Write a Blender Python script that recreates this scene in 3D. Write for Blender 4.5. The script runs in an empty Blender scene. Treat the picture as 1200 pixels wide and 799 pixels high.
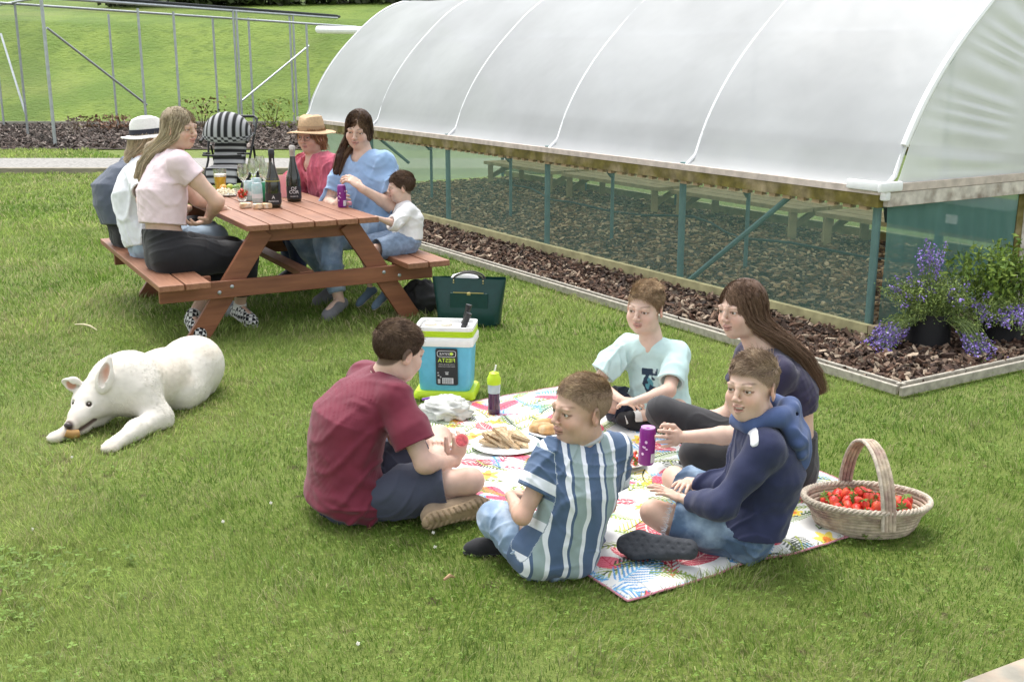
import bpy, bmesh, math, random
import numpy as np
from mathutils import Vector, Matrix
random.seed(7); RS = np.random.RandomState(11)
scn = bpy.context.scene
import time as _t
COL = bpy.data.collections.new('picnic'); scn.collection.children.link(COL)
rad = math.radians
# ---------------------------------------------------------------- camera
CH = 1.72; FPX = 1334.0; PITCH = math.atan(335/1334)
cam = bpy.data.cameras.new('camera'); camo = bpy.data.objects.new('camera', cam); COL.objects.link(camo)
camo.location = (0, 0, CH); camo.rotation_euler = (math.pi/2-PITCH, 0, 0)
cam.sensor_width = 36; cam.lens = 36*FPX/1200; cam.clip_end = 600; cam.clip_start = .05
scn.camera = camo
cP, sP = math.cos(PITCH), math.sin(PITCH)
def ray(px, py):
    a = (px-600)/FPX; b = -(py-399.5)/FPX
    return np.array([a, cP+b*sP, -sP+b*cP])
CAM = np.array([0, 0, CH])
def at(px, py, d): return CAM+ray(px, py)*d               # point at camera depth d
def G(px, py, z=0.):
    r = ray(px, py); return CAM+r*((z-CH)/r[2])
def reach(par, px, py, L, s=-1):
    """point seen at (px,py), at distance L from par; s -1 nearer than par, +1 farther"""
    par = np.asarray(par, float); r = ray(px, py)
    rr = r/np.linalg.norm(r); w = par-CAM; m = w@rr; q = L*L-(w@w-m*m)
    if q < 0:
        c = CAM+rr*m; v = c-par; return par+v/np.linalg.norm(v)*L
    return CAM+rr*(m+s*math.sqrt(q))
def unit(v):
    v = np.asarray(v, float); return v/(np.linalg.norm(v)+1e-9)
def V(*a): return np.array(a, float)
# ---------------------------------------------------------------- objects
def tag(o, label=None, cat=None, group=None, kind=None):
    if label: o['label'] = label
    if cat: o['category'] = cat
    if group: o['group'] = group
    if kind: o['kind'] = kind
    return o
def empty(name, loc=(0, 0, 0), label=None, cat=None, group=None, rz=0):
    o = bpy.data.objects.new(name, None); COL.objects.link(o); o.location = loc; o.rotation_euler = (0, 0, rz)
    o.empty_display_size = .1
    return tag(o, label, cat, group)
def link(name, me, mat=None, parent=None, world=False):
    o = bpy.data.objects.new(name, me); COL.objects.link(o)
    if mat is not None: me.materials.append(mat)
    if parent is not None:
        o.parent = parent
        if world:      # mesh is in world coordinates
            bpy.context.view_layer.update() if False else None
            m = Matrix.LocRotScale(parent.location, parent.rotation_euler, parent.scale)
            if parent.parent is not None:
                p = parent.parent
                m = Matrix.LocRotScale(p.location, p.rotation_euler, p.scale) @ p_inv(parent) @ m
            o.matrix_parent_inverse = m.inverted()
    return o
def p_inv(o): return o.matrix_parent_inverse
def mesh_np(name, v, f, smooth=False, col=None, uvw=None):
    """v (n,3); f list of (m,k) int arrays or single array"""
    me = bpy.data.meshes.new(name)
    fs = f if isinstance(f, list) else [f]
    fs = [np.asarray(a, np.int32) for a in fs if len(a)]
    v = np.asarray(v, np.float32)
    me.vertices.add(len(v)); me.vertices.foreach_set('co', v.ravel())
    nl = sum(a.size for a in fs); npoly = sum(len(a) for a in fs)
    me.loops.add(nl); me.loops.foreach_set('vertex_index', np.concatenate([a.ravel() for a in fs]))
    me.polygons.add(npoly)
    tot = np.concatenate([np.full(len(a), a.shape[1], np.int32) for a in fs])
    st = np.concatenate([[0], np.cumsum(tot)[:-1]]).astype(np.int32)
    me.polygons.foreach_set('loop_start', st)
    me.polygons.foreach_set('loop_total', tot)
    me.polygons.foreach_set('use_smooth', np.full(npoly, smooth))
    me.update(calc_edges=True)
    if col is not None:
        a = me.color_attributes.new('Col', 'FLOAT_COLOR', 'POINT')
        c = np.ones((len(v), 4), np.float32); c[:, :3] = col; a.data.foreach_set('color', c.ravel())
    if uvw is not None:
        a = me.attributes.new('suv', 'FLOAT_VECTOR', 'POINT'); a.data.foreach_set('vector', np.asarray(uvw, np.float32).ravel())
    return me
class MB:
    """collects solids, then links them as ONE mesh"""
    def __init__(s): s.v = []; s.f = []; s.n = 0; s.sm = []
    def add(s, v, f):
        s.v += [tuple(float(c) for c in p) for p in v]; s.f += [tuple(i+s.n for i in q) for q in f]; s.n = len(s.v); return s
    def box(s, c, size, rot=None, bev=0):
        c = np.array(c, float); h = np.array(size, float)/2
        if bev <= 0:
            P = [V(x, y, z)*h for x in (-1, 1) for y in (-1, 1) for z in (-1, 1)]
            F = [(0, 1, 3, 2), (4, 6, 7, 5), (0, 4, 5, 1), (2, 3, 7, 6), (0, 2, 6, 4), (1, 5, 7, 3)]
        else:
            bm = bmesh.new(); bmesh.ops.create_cube(bm, size=1)
            for w in bm.verts: w.co = Vector(np.array(w.co)*2*h)
            bmesh.ops.bevel(bm, geom=bm.edges[:], offset=bev, segments=2, profile=.5, affect='EDGES')
            bm.verts.ensure_lookup_table()
            P = [np.array(w.co) for w in bm.verts]; F = [tuple(w.index for w in q.verts) for q in bm.faces]; bm.free()
        if rot is not None: P = [rot@p for p in P]
        return s.add([c+p for p in P], F)
    def beam(s, a, b, w, h, up=(0, 0, 1), bev=0, ext=0):
        a = np.array(a, float); b = np.array(b, float); d = unit(b-a); L = np.linalg.norm(b-a)+2*ext
        x = unit(np.cross(d, up)); z = np.cross(x, d)
        return s.box((a+b)/2, (L, w, h), rot=np.stack([d, x, z], 1), bev=bev)
    def tube(s, pts, r, n=8, cap=True, closed=False):
        pts = [np.array(p, float) for p in pts]; m = len(pts)
        rs = r if hasattr(r, '__len__') else [r]*m
        t0 = unit(pts[1]-pts[0]); x = unit(np.cross(t0, (0, 0, 1)) if abs(t0[2]) < .9 else np.cross(t0, (1, 0, 0)))
        vs = []
        for i, p in enumerate(pts):
            if closed: t = unit(pts[(i+1) % m]-pts[i-1])
            else: t = unit(pts[min(i+1, m-1)]-pts[max(i-1, 0)])
            x = unit(x-t*(x@t)); y = np.cross(t, x)
            for k in range(n):
                a = 2*math.pi*k/n; vs.append(p+(x*math.cos(a)+y*math.sin(a))*rs[i])
        fs = []
        for i in range(m if closed else m-1):
            j = (i+1) % m
            for k in range(n):
                l = (k+1) % n; fs.append((i*n+k, i*n+l, j*n+l, j*n+k))
        if cap and not closed:
            fs.append(tuple(range(n))[::-1]); fs.append(tuple((m-1)*n+k for k in range(n)))
        return s.add(vs, fs)
    def lathe(s, prof, c=(0, 0, 0), n=24, rot=None, sx=1, sy=1):
        c = np.array(c, float); vs = []
        for r, z in prof:
            for k in range(n):
                a = 2*math.pi*k/n; p = V(r*math.cos(a)*sx, r*math.sin(a)*sy, z)
                vs.append(c+(rot@p if rot is not None else p))
        fs = []; m = len(prof)
        for i in range(m-1):
            for k in range(n):
                l = (k+1) % n; fs.append((i*n+k, i*n+l, (i+1)*n+l, (i+1)*n+k))
        if prof[0][0] > 1e-5: fs.append(tuple(range(n))[::-1])
        if prof[-1][0] > 1e-5: fs.append(tuple((m-1)*n+k for k in range(n)))
        return s.add(vs, fs)
    def prism(s, poly, a, b, rot=None, c=(0, 0, 0)):
        """poly in xy, from z=a to b"""
        n = len(poly); P = [V(x, y, a) for x, y in poly]+[V(x, y, b) for x, y in poly]
        c = np.array(c, float)
        P = [c+(rot@p if rot is not None else p) for p in P]
        F = [tuple(range(n))[::-1], tuple(range(n, 2*n))]+[(i, (i+1) % n, n+(i+1) % n, n+i) for i in range(n)]
        return s.add(P, F)
    def build(s, name, mat, parent=None, smooth=False, world=True):
        me = bpy.data.meshes.new(name); me.from_pydata(s.v, [], s.f); me.update()
        bm = bmesh.new(); bm.from_mesh(me); bmesh.ops.recalc_face_normals(bm, faces=bm.faces[:]); bm.to_mesh(me); bm.free()
        if smooth:
            me.polygons.foreach_set('use_smooth', [True]*len(me.polygons))
            try: me.set_sharp_from_angle(angle=rad(40))
            except Exception: pass
        return link(name, me, mat, parent, world)
def grid_faces(nx, ny):
    i = np.arange(nx-1)[:, None]*ny+np.arange(ny-1)[None]; i = i.ravel()
    return np.stack([i, i+ny, i+ny+1, i+1], 1)
def smin(a, b, k):
    h = np.maximum(k-np.abs(a-b), 0)/k; return np.minimum(a, b)-h*h*k*.25
def sst(a, b, x):
    t = np.clip((x-a)/(b-a), 0, 1); return t*t*(3-2*t)
_NL = np.random.RandomState(3).rand(32, 32, 32).astype(np.float32)
def noise(P, f=1., o=0):
    """value noise 0..1; P (...,3)"""
    q = np.asarray(P, np.float32)*f+o*7.31; i = np.floor(q).astype(np.int32); t = q-i; t = t*t*(3-2*t); i &= 31; j = (i+1) & 31
    a = lambda X, Y, Z: _NL[X, Y, Z]
    x0, y0, z0 = i[..., 0], i[..., 1], i[..., 2]; x1, y1, z1 = j[..., 0], j[..., 1], j[..., 2]
    tx, ty, tz = t[..., 0], t[..., 1], t[..., 2]
    c0 = (a(x0, y0, z0)*(1-tx)+a(x1, y0, z0)*tx)*(1-ty)+(a(x0, y1, z0)*(1-tx)+a(x1, y1, z0)*tx)*ty
    c1 = (a(x0, y0, z1)*(1-tx)+a(x1, y0, z1)*tx)*(1-ty)+(a(x0, y1, z1)*(1-tx)+a(x1, y1, z1)*tx)*ty
    return c0*(1-tz)+c1*tz
def fbm(P, f=1., n=4, o=0):
    s = 0; a = 1; w = 0
    for k in range(n): s = s+a*noise(P, f*2**k, o+k*3.7); w += a; a *= .5
    return s/w
# ---------------------------------------------------------------- materials
_M = {}
def srgb(r, g, b):
    f = lambda c: (c/255/12.92) if c/255 <= .04045 else ((c/255+.055)/1.055)**2.4
    return (f(r), f(g), f(b))
def nd(nt, t, **kw):
    n = nt.nodes.new(t)
    for k, v in kw.items():
        if k in n.inputs.keys() if hasattr(n.inputs, 'keys') else False: n.inputs[k].default_value = v
        else: setattr(n, k, v)
    return n
def mat(name, col=(.5, .5, .5), rough=.6, var=.12, vs=20., bump=0., bs=200., attr=False, metal=0., spec=.5, trans=0., ior=1.45,
        sss=0., coat=0., sheen=0., emit=None, aniso=None, alpha=1., dirt=None, ds=3., crease=0.):
    if name in _M: return _M[name]
    m = bpy.data.materials.new(name); _M[name] = m; m.use_nodes = True; nt = m.node_tree
    b = nt.nodes['Principled BSDF']; L = nt.links.new
    tc = nt.nodes.new('ShaderNodeTexCoord')
    co = tc.outputs['Object']
    if aniso:
        mp = nt.nodes.new('ShaderNodeMapping'); mp.inputs['Scale'].default_value = aniso; L(co, mp.inputs['Vector']); co2 = mp.outputs[0]
    else: co2 = co
    if attr:
        at_ = nt.nodes.new('ShaderNodeVertexColor'); at_.layer_name = 'Col'; base = at_.outputs['Color']
    else:
        rg = nt.nodes.new('ShaderNodeRGB'); rg.outputs[0].default_value = (*col, 1); base = rg.outputs[0]
    if dirt:
        n2 = nt.nodes.new('ShaderNodeTexNoise'); n2.inputs['Scale'].default_value = ds; n2.inputs['Detail'].default_value = 6; L(co, n2.inputs['Vector'])
        rp = nt.nodes.new('ShaderNodeMapRange'); rp.inputs[1].default_value = .45; rp.inputs[2].default_value = .7; L(n2.outputs[0], rp.inputs[0])
        mx = nt.nodes.new('ShaderNodeMix'); mx.data_type = 'RGBA'; L(rp.outputs[0], mx.inputs[0]); L(base, mx.inputs[6]); mx.inputs[7].default_value = (*dirt, 1); base = mx.outputs[2]
    if var > 0:
        n1 = nt.nodes.new('ShaderNodeTexNoise'); n1.inputs['Scale'].default_value = vs; n1.inputs['Detail'].default_value = 5; L(co2, n1.inputs['Vector'])
        mr = nt.nodes.new('ShaderNodeMapRange'); mr.inputs[1].default_value = .3; mr.inputs[2].default_value = .7
        mr.inputs[3].default_value = 1-var; mr.inputs[4].default_value = 1+var; L(n1.outputs[0], mr.inputs[0])
        hv = nt.nodes.new('ShaderNodeHueSaturation'); L(base, hv.inputs['Color']); L(mr.outputs[0], hv.inputs['Value']); base = hv.outputs[0]
    L(base, b.inputs['Base Color'])
    b.inputs['Roughness'].default_value = rough; b.inputs['Metallic'].default_value = metal; b.inputs['Specular IOR Level'].default_value = spec
    b.inputs['Transmission Weight'].default_value = trans; b.inputs['IOR'].default_value = ior; b.inputs['Alpha'].default_value = alpha
    b.inputs['Coat Weight'].default_value = coat; b.inputs['Sheen Weight'].default_value = sheen
    if sss > 0:
        b.inputs['Subsurface Weight'].default_value = sss; b.inputs['Subsurface Radius'].default_value = (1, .35, .2); b.inputs['Subsurface Scale'].default_value = .008
    if emit: b.inputs['Emission Color'].default_value = (*emit, 1); b.inputs['Emission Strength'].default_value = 1
    if bump > 0:
        n3 = nt.nodes.new('ShaderNodeTexNoise'); n3.inputs['Scale'].default_value = bs; n3.inputs['Detail'].default_value = 3; L(co2, n3.inputs['Vector'])
        bp = nt.nodes.new('ShaderNodeBump'); bp.inputs['Strength'].default_value = bump; bp.inputs['Distance'].default_value = .004
        L(n3.outputs[0], bp.inputs['Height']); L(bp.outputs[0], b.inputs['Normal'])
        if crease:
            n4 = nt.nodes.new('ShaderNodeTexNoise'); n4.noise_type = 'RIDGED_MULTIFRACTAL' if hasattr(n4, 'noise_type') else 'FBM'; n4.inputs['Scale'].default_value = 7; n4.inputs['Detail'].default_value = 2; n4.inputs['Distortion'].default_value = 1.2
            L(co, n4.inputs['Vector']); b2 = nt.nodes.new('ShaderNodeBump'); b2.inputs['Strength'].default_value = crease; b2.inputs['Distance'].default_value = .006
            L(n4.outputs[0], b2.inputs['Height']); L(bp.outputs[0], b2.inputs['Normal']); L(b2.outputs[0], b.inputs['Normal'])
    return m
# ---------------------------------------------------------------- light
w = bpy.data.worlds.new('World'); scn.world = w; w.use_nodes = True; nt = w.node_tree
bg = nt.nodes['Background']; sky = nt.nodes.new('ShaderNodeTexSky'); sky.sky_type = 'NISHITA'; sky.sun_disc = False
SUN_AZ = -25; SUN_EL = 68          # azimuth clockwise from +Y
sky.sun_elevation = rad(SUN_EL); sky.sun_rotation = rad(SUN_AZ); sky.air_density = 1.0; sky.dust_density = 3.; sky.altitude = 100
hs = nt.nodes.new('ShaderNodeHueSaturation'); hs.inputs['Saturation'].default_value = .22   # thin cloud whitens the sky
nt.links.new(sky.outputs[0], hs.inputs['Color']); nt.links.new(hs.outputs[0], bg.inputs[0]); bg.inputs[1].default_value = .15
sl = bpy.data.lights.new('sun', 'SUN'); sl.energy = 1.0; sl.angle = rad(32); sl.color = (1, .965, .91)
so = bpy.data.objects.new('sun', sl); COL.objects.link(so)
sd = Vector((math.sin(rad(SUN_AZ))*math.cos(rad(SUN_EL)), math.cos(rad(SUN_AZ))*math.cos(rad(SUN_EL)), math.sin(rad(SUN_EL))))
so.rotation_euler = sd.to_track_quat('Z', 'Y').to_euler(); so.location = (3, 3, 12)
vs_ = scn.view_settings; vs_.view_transform = 'Standard'; vs_.look = 'None'; vs_.gamma = 1; vs_.exposure = 1.38
scn.cycles.use_denoising = True
scn.cycles.max_bounces = 8; scn.cycles.transparent_max_bounces = 16; scn.cycles.sample_clamp_indirect = 6
# ---------------------------------------------------------------- frames
TA = rad(31.7); TU = V(math.cos(TA), math.sin(TA), 0); TV = V(-math.sin(TA), math.cos(TA), 0); TO = V(2.22, 6.88, 0); ZZ = V(0, 0, 1)
def T(u, v, z=0): return TO+TU*u+TV*v+ZZ*z
RT = np.stack([TU, TV, ZZ], 1)
TL = 9.42; TW = 3.1
# ground height: lawn flat, hill rising behind the beds
def hill_h(x, y):
    d = y-(29.2-.0*x)
    return np.where(d > 0, .42*d-.15*np.minimum(d, 1.), 0)
# ---------------------------------------------------------------- lawn
def grass_ground(name, fine):
    m = bpy.data.materials.new(name); m.use_nodes = True; nt = m.node_tree; b = nt.nodes['Principled BSDF']; L = nt.links.new
    tc = nt.nodes.new('ShaderNodeTexCoord')
    def ns(s, d=5):
        n = nt.nodes.new('ShaderNodeTexNoise'); n.inputs['Scale'].default_value = s; n.inputs['Detail'].default_value = d; L(tc.outputs['Object'], n.inputs['Vector']); return n.outputs[0]
    def mix(f, a, c):
        x = nt.nodes.new('ShaderNodeMix'); x.data_type = 'RGBA'; L(f, x.inputs[0])
        for i, q in ((6, a), (7, c)):
            if isinstance(q, tuple): x.inputs[i].default_value = (*q, 1)
            else: L(q, x.inputs[i])
        return x.outputs[2]
    def rng(f, a, c):
        r = nt.nodes.new('ShaderNodeMapRange'); r.inputs[1].default_value = a; r.inputs[2].default_value = c; L(f, r.inputs[0]); return r.outputs[0]
    if fine:
        c = mix(rng(ns(60), .4, .62), (.12, .17, .03), (.21, .27, .055))
        c = mix(rng(ns(1.3), .45, .7), c, (.19, .24, .06))
        c = mix(rng(ns(9), .62, .72), c, (.085, .07, .03))
    else:
        c = mix(rng(ns(.6, 8), .38, .62), (.10, .165, .022), (.155, .22, .034))
        c = mix(rng(ns(3.5, 8), .5, .68), c, (.095, .15, .02))
        c = mix(rng(ns(.23, 4), .55, .75), c, (.18, .21, .055))
    L(c, b.inputs['Base Color']); b.inputs['Roughness'].default_value = .8; b.inputs['Specular IOR Level'].default_value = .2
    bp = nt.nodes.new('ShaderNodeBump'); bp.inputs['Strength'].default_value = .8; bp.inputs['Distance'].default_value = .03 if fine else .12
    L(ns(150 if fine else 9, 6), bp.inputs['Height']); L(bp.outputs[0], b.inputs['Normal'])
    return m
gm = grass_ground('lawn_soil', True); hm = grass_ground('hill_grass', False)
xs = np.linspace(-60, 60, 121); ys = np.linspace(-12, 29.2, 90); X, Y = np.meshgrid(xs, ys, indexing='ij')
v = np.stack([X.ravel(), Y.ravel(), (noise(np.stack([X, Y, X*0], -1), .4)-.5).ravel()*.0], 1)
o = link('lawn', mesh_np('lawn', v, grid_faces(121, 90), True), gm); tag(o, kind='structure')
xs = np.linspace(-60, 60, 160); ys = 29.2+np.linspace(0, 1, 140)**1.3*90; X, Y = np.meshgrid(xs, ys, indexing='ij')
Z = (Y-29.2)*.40
Z = np.where(Z > 0, Z, 0)
cr = 3.0+.02*X+0*Y     # crest then a gentler terrace
Z = np.where(Z > cr, cr+(Z-cr)*.22, Z)
N = fbm(np.stack([X, Y, X*0], -1), .12, 4)
Z = Z+(N-.5)*.9*np.clip((Y-29.2)/4, 0, 1)*np.where(Y > 40, .3, 1)
o = link('hillside', mesh_np('hillside', np.stack([X.ravel(), Y.ravel(), Z.ravel()], 1), grid_faces(160, 140), True), hm); tag(o, kind='structure')
def hillz(x, y): 
    z = (y-29.2)*.40; c = 3.0+.02*x
    return c+(z-c)*.22 if z > c else max(z, 0)
# hedge on the terrace
def leaf_cloud(n, pts, size, cols, name, m, parent=None, up=.3, tri=False, kind=None, aspect=.5, rs=RS):
    """pts (n,3) centres; quads oriented at random"""
    n = len(pts); a = rs.normal(size=(n, 3)); a[:, 2] += up; a /= np.linalg.norm(a, axis=1)[:, None]
    t = rs.normal(size=(n, 3)); t -= a*(t*a).sum(1)[:, None]; t /= np.linalg.norm(t, axis=1)[:, None]; b = np.cross(a, t)
    s = size*(0.6+.8*rs.rand(n))[:, None]
    P = np.stack([pts-t*s, pts+b*s*aspect, pts+t*s, pts-b*s*aspect], 1).reshape(-1, 3)
    F = np.arange(4*n).reshape(n, 4); c = np.asarray(cols)[rs.randint(len(cols), size=n)]*(0.75+.5*rs.rand(n))[:, None]
    return link(name, mesh_np(name, P, F, False, col=np.repeat(c, 4, 0)), m, parent)
lm = mat('leaves', attr=True, rough=.55, var=.1, spec=.3)
hp = []
for k in range(26000):
    x = random.uniform(-15, 2); y = 45.0+random.gauss(0, .9)+.03*x; h = hillz(x, y)
    hp.append((x, y, h+random.random()**.8*(2.5+.5*math.sin(x*.7))))
o = leaf_cloud(0, np.array(hp), .16, [(.05, .075, .02), (.07, .10, .03), (.04, .05, .02)], 'hedge', lm)
tag(o, 'dark green hedge along the top of the grassy hillside', 'hedge')
# ---------------------------------------------------------------- gravel path + timber edging + far bed
def slab(name, poly, z, m, kind='structure', th=None):
    mb = MB()
    if th: mb.prism(poly, z-th, z)
    else: mb.add([V(x, y, z) for x, y in poly], [tuple(range(len(poly)))])
    o = mb.build(name, m); tag(o, kind=kind); return o
gravel = mat('gravel', (.27, .26, .24), .95, .35, 22, .9, 60)
e1, e2, e3 = G(0, 207)[1]+.1, G(0, 200)[1], G(0, 187.5)[1]; b0, b1 = G(0, 176)[1], 29.2
slab('gravel_path', [(-30, e2), (2.5, e2), (2.5, e3), (-30, e3)], .03, gravel)
tim = mat('grey_timber', (.27, .24, .18), .9, .25, 8, .4, 60, aniso=(1, 8, 8))
mb = MB()
for i in range(8): mb.box((-28+i*4.0, e1+.30, .045), (3.97, .12, .09), bev=.01)
o = mb.build('path_edging', tim); tag(o, 'weathered low timber edging board along the near side of the gravel path', 'edging')
soil = mat('bark_soil', (.055, .04, .028), .95, .4, 30, 1., 90)
slab('far_bark_bed', [(-30, b0), (4, b0), (4, b1-.1), (-30, b1-.1)], .02, soil)
# ---------------------------------------------------------------- bark chips
def chips(name, pts, lo, hi, cols, tilt=.45):
    n = len(pts); L = RS.uniform(lo, hi, n); W = L*RS.uniform(.16, .48, n); H = RS.uniform(.003, .010, n)
    a = RS.uniform(0, 6.283, n); tx = RS.normal(0, tilt, n); ty = RS.normal(0, tilt, n)
    ux = np.stack([np.cos(a), np.sin(a), tx], 1); ux /= np.linalg.norm(ux, axis=1)[:, None]
    uy = np.stack([-np.sin(a), np.cos(a), ty], 1); uy -= ux*(ux*uy).sum(1)[:, None]; uy /= np.linalg.norm(uy, axis=1)[:, None]; uz = np.cross(ux, uy)
    P = []
    # irregular six sided flake
    prof = [(-1, -.3), (-.5, -1), (.55, -.9), (1, -.1), (.5, .95), (-.7, .8)]
    for zz in (-1, 1):
        for (p, q) in prof:
            jp = RS.uniform(.7, 1.2, n); P.append(pts+ux*(p*L/2*jp)[:, None]+uy*(q*W/2*RS.uniform(.6, 1.3, n))[:, None]+uz*(zz*H)[:, None])
    P = np.stack(P, 1).reshape(-1, 3)
    base = np.arange(n)[:, None]*12
    top = base+np.array([[6, 7, 8, 9, 10, 11]]); sides = [base+np.array([[i, (i+1) % 6, 6+(i+1) % 6, 6+i]]) for i in range(6)]
    c = np.asarray(cols)[RS.randint(len(cols), size=n)]*RS.uniform(.6, 1.4, n)[:, None]
    o = link(name, mesh_np(name, P, [top]+sides, False, col=np.repeat(c, 12, 0)), chipm); tag(o, kind='stuff'); return o
chipm = mat('bark_chips', attr=True, rough=.9, var=.25, vs=60, bump=.5, bs=160)
BROWN = [(.085, .045, .028), (.055, .032, .022), (.125, .075, .048), (.19, .13, .09), (.035, .022, .016), (.10, .056, .035), (.06, .036, .025), (.32, .25, .18)]
def uvpts(n, u0, u1, v0, v1, z0, z1, fr=None):
    u = RS.uniform(u0, u1, n); v_ = RS.uniform(v0, v1, n); z = RS.uniform(z0, z1, n)
    P = TO+np.outer(u, TU)+np.outer(v_, TV); P[:, 2] = z; return P
slab('bark_bed', [tuple(T(u, v_)[:2]) for u, v_ in ((-.78, -.90), (4.6, -.90), (4.6, -.03), (-.03, -.03), (-.03, 9.6), (-.78, 9.6))], .02, soil)
P1 = np.concatenate([uvpts(7500, -.77, -.04, -.2, 9.5, .018, .05), uvpts(6500, -.77, 3.2, -.88, -.05, .018, .055)])
chips('bark_mulch', P1, .015, .085, BROWN, .55)
slab('tunnel_floor', [tuple(T(u, v_)[:2]) for u, v_ in ((.03, .03), (TW-.03, .03), (TW-.03, 9.3), (.03, 9.1))], .015, mat('tunnel_soil', (.10, .08, .055), .95, .5, 25, 1., 50))
chips('straw_mulch', uvpts(14000, .05, TW-.05, .05, 9.3, .015, .035), .02, .085, [(.27, .17, .085), (.15, .10, .055), (.46, .34, .18), (.32, .21, .11), (.08, .055, .035), (.55, .43, .25)], .2)
n = 15000; P2 = np.stack([RS.uniform(-17, -1, n), RS.uniform(b0+.1, b1-.2, n), RS.uniform(.02, .06, n)], 1)
chips('far_bark_mulch', P2, .05, .16, [(.10, .07, .055), (.06, .045, .035), (.17, .13, .11), (.25, .21, .18), (.04, .03, .025)], .6)
mb = MB()
for i in range(10): mb.box((-28+i*3.2, b1-.12, .05), (3.18, .06, .10))
tag(mb.build('bed_edging', mat('pale_timber', (.38, .36, .30), .9, .2, 10)), 'pale board edging between far bark bed and grassy hillside', 'edging')
# metal double edging round the bark bed
rail = mat('pale_edging', (.37, .34, .28), .55, .25, 30, .2, 60)
ed = empty('metal_edging', T(-.8, -.93), 'pale double rail edging around the bark bed beside the polytunnel', 'edging')
cpts = [T(-.80, 9.6), T(-.80, -.92), T(4.6, -.92)]
def rail_line(a, b, off, z, w_, h_, name):
    mb = MB(); mb.beam(a+off+ZZ*z, b+off+ZZ*z, w_, h_, bev=.004); mb.build(name, rail, ed)
rail_line(cpts[0], cpts[1], -TU*.03, .035, .022, .05, 'rail'); rail_line(cpts[0], cpts[1], TU*.03, .04, .018, .045, 'rail')
rail_line(cpts[1]-TU*.04, cpts[2], -TV*.03, .035, .022, .05, 'rail'); rail_line(cpts[1], cpts[2], TV*.03, .04, .018, .045, 'rail')
# ---------------------------------------------------------------- polytunnel
def film(name, col, tr, op, rough=.4, dirtm=None):
    m = bpy.data.materials.new(name); m.use_nodes = True; nt = m.node_tree; L = nt.links.new
    nt.nodes.remove(nt.nodes['Principled BSDF']); out = nt.nodes['Material Output']
    tc = nt.nodes.new('ShaderNodeTexCoord'); n = nt.nodes.new('ShaderNodeTexNoise'); n.inputs['Scale'].default_value = .9; n.inputs['Detail'].default_value = 5; L(tc.outputs['Object'], n.inputs['Vector'])
    rp = nt.nodes.new('ShaderNodeMapRange'); rp.inputs[1].default_value = .35; rp.inputs[2].default_value = .65; rp.inputs[3].default_value = .86; rp.inputs[4].default_value = 1.05; L(n.outputs[0], rp.inputs[0])
    hv = nt.nodes.new('ShaderNodeHueSaturation'); hv.inputs['Color'].default_value = (*col, 1); L(rp.outputs[0], hv.inputs['Value'])
    d = nt.nodes.new('ShaderNodeBsdfDiffuse'); L(hv.outputs[0], d.inputs[0]); t = nt.nodes.new('ShaderNodeBsdfTranslucent'); L(hv.outputs[0], t.inputs[0])
    m1 = nt.nodes.new('ShaderNodeMixShader'); m1.inputs[0].default_value = tr; L(d.outputs[0], m1.inputs[1]); L(t.outputs[0], m1.inputs[2])
    g = nt.nodes.new('ShaderNodeBsdfGlossy'); g.inputs['Roughness'].default_value = rough; m2 = nt.nodes.new('ShaderNodeMixShader'); m2.inputs[0].default_value = .06
    L(m1.outputs[0], m2.inputs[1]); L(g.outputs[0], m2.inputs[2])
    tp = nt.nodes.new('ShaderNodeBsdfTransparent'); m3 = nt.nodes.new('ShaderNodeMixShader'); m3.inputs[0].default_value = op
    L(tp.outputs[0], m3.inputs[1]); L(m2.outputs[0], m3.inputs[2]); L(m3.outputs[0], out.inputs[0])
    bp = nt.nodes.new('ShaderNodeBump'); bp.inputs['Strength'].default_value = .25; bp.inputs['Distance'].default_value = .05; n2 = nt.nodes.new('ShaderNodeTexNoise'); n2.inputs['Scale'].default_value = 3
    L(tc.outputs['Object'], n2.inputs['Vector']); L(n2.outputs[0], bp.inputs['Height']); L(bp.outputs[0], g.inputs['Normal']); L(bp.outputs[0], d.inputs['Normal'])
    return m
white_film = film('tunnel_film', (.54, .555, .565), .42, .94)
net = film('green_net', (.13, .27, .22), .25, .34, .6)
netf = film('far_green_net', (.25, .42, .22), .35, .45, .6)
tun = empty('polytunnel', T(2, 4.5), 'long polytunnel with milky white cover, steel hoops and green net side walls', 'polytunnel')
PR = [(.03, .93), (.10, .97), (.15, 1.08), (.19, 1.19), (.33, 1.44), (.51, 1.68), (.72, 1.90), (1.03, 2.17), (1.30, 2.33), (TW/2, 2.40)]
PR = PR+[(TW-a, b) for a, b in PR[-2::-1]]
PA = np.array(PR); tt = np.concatenate([[0], np.cumsum(np.linalg.norm(np.diff(PA, axis=0), axis=1))]); tt /= tt[-1]
def catmull(t):
    out = []
    for x in np.atleast_1d(t):
        i = min(max(int(np.searchsorted(tt, x))-1, 0), len(PA)-2); u = (x-tt[i])/(tt[i+1]-tt[i])
        m0 = (PA[i+1]-PA[max(i-1, 0)])/(tt[i+1]-tt[max(i-1, 0)]); m1 = (PA[min(i+2, len(PA)-1)]-PA[i])/(tt[min(i+2, len(PA)-1)]-tt[i]); h = tt[i+1]-tt[i]
        out.append((2*u**3-3*u**2+1)*PA[i]+(u**3-2*u**2+u)*h*m0+(-2*u**3+3*u**2)*PA[i+1]+(u**3-u**2)*h*m1)
    return np.array(out)
ts = np.linspace(0, 1, 60); prof = catmull(ts); vv = np.linspace(-.01, TL+.01, 111)
hoops = [0, 1.83, 3.66, 5.49, 7.32, TL-.05]
sag = np.abs(np.sin(np.pi*vv/1.83))**.7
P = np.zeros((60, 111, 3))
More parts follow.
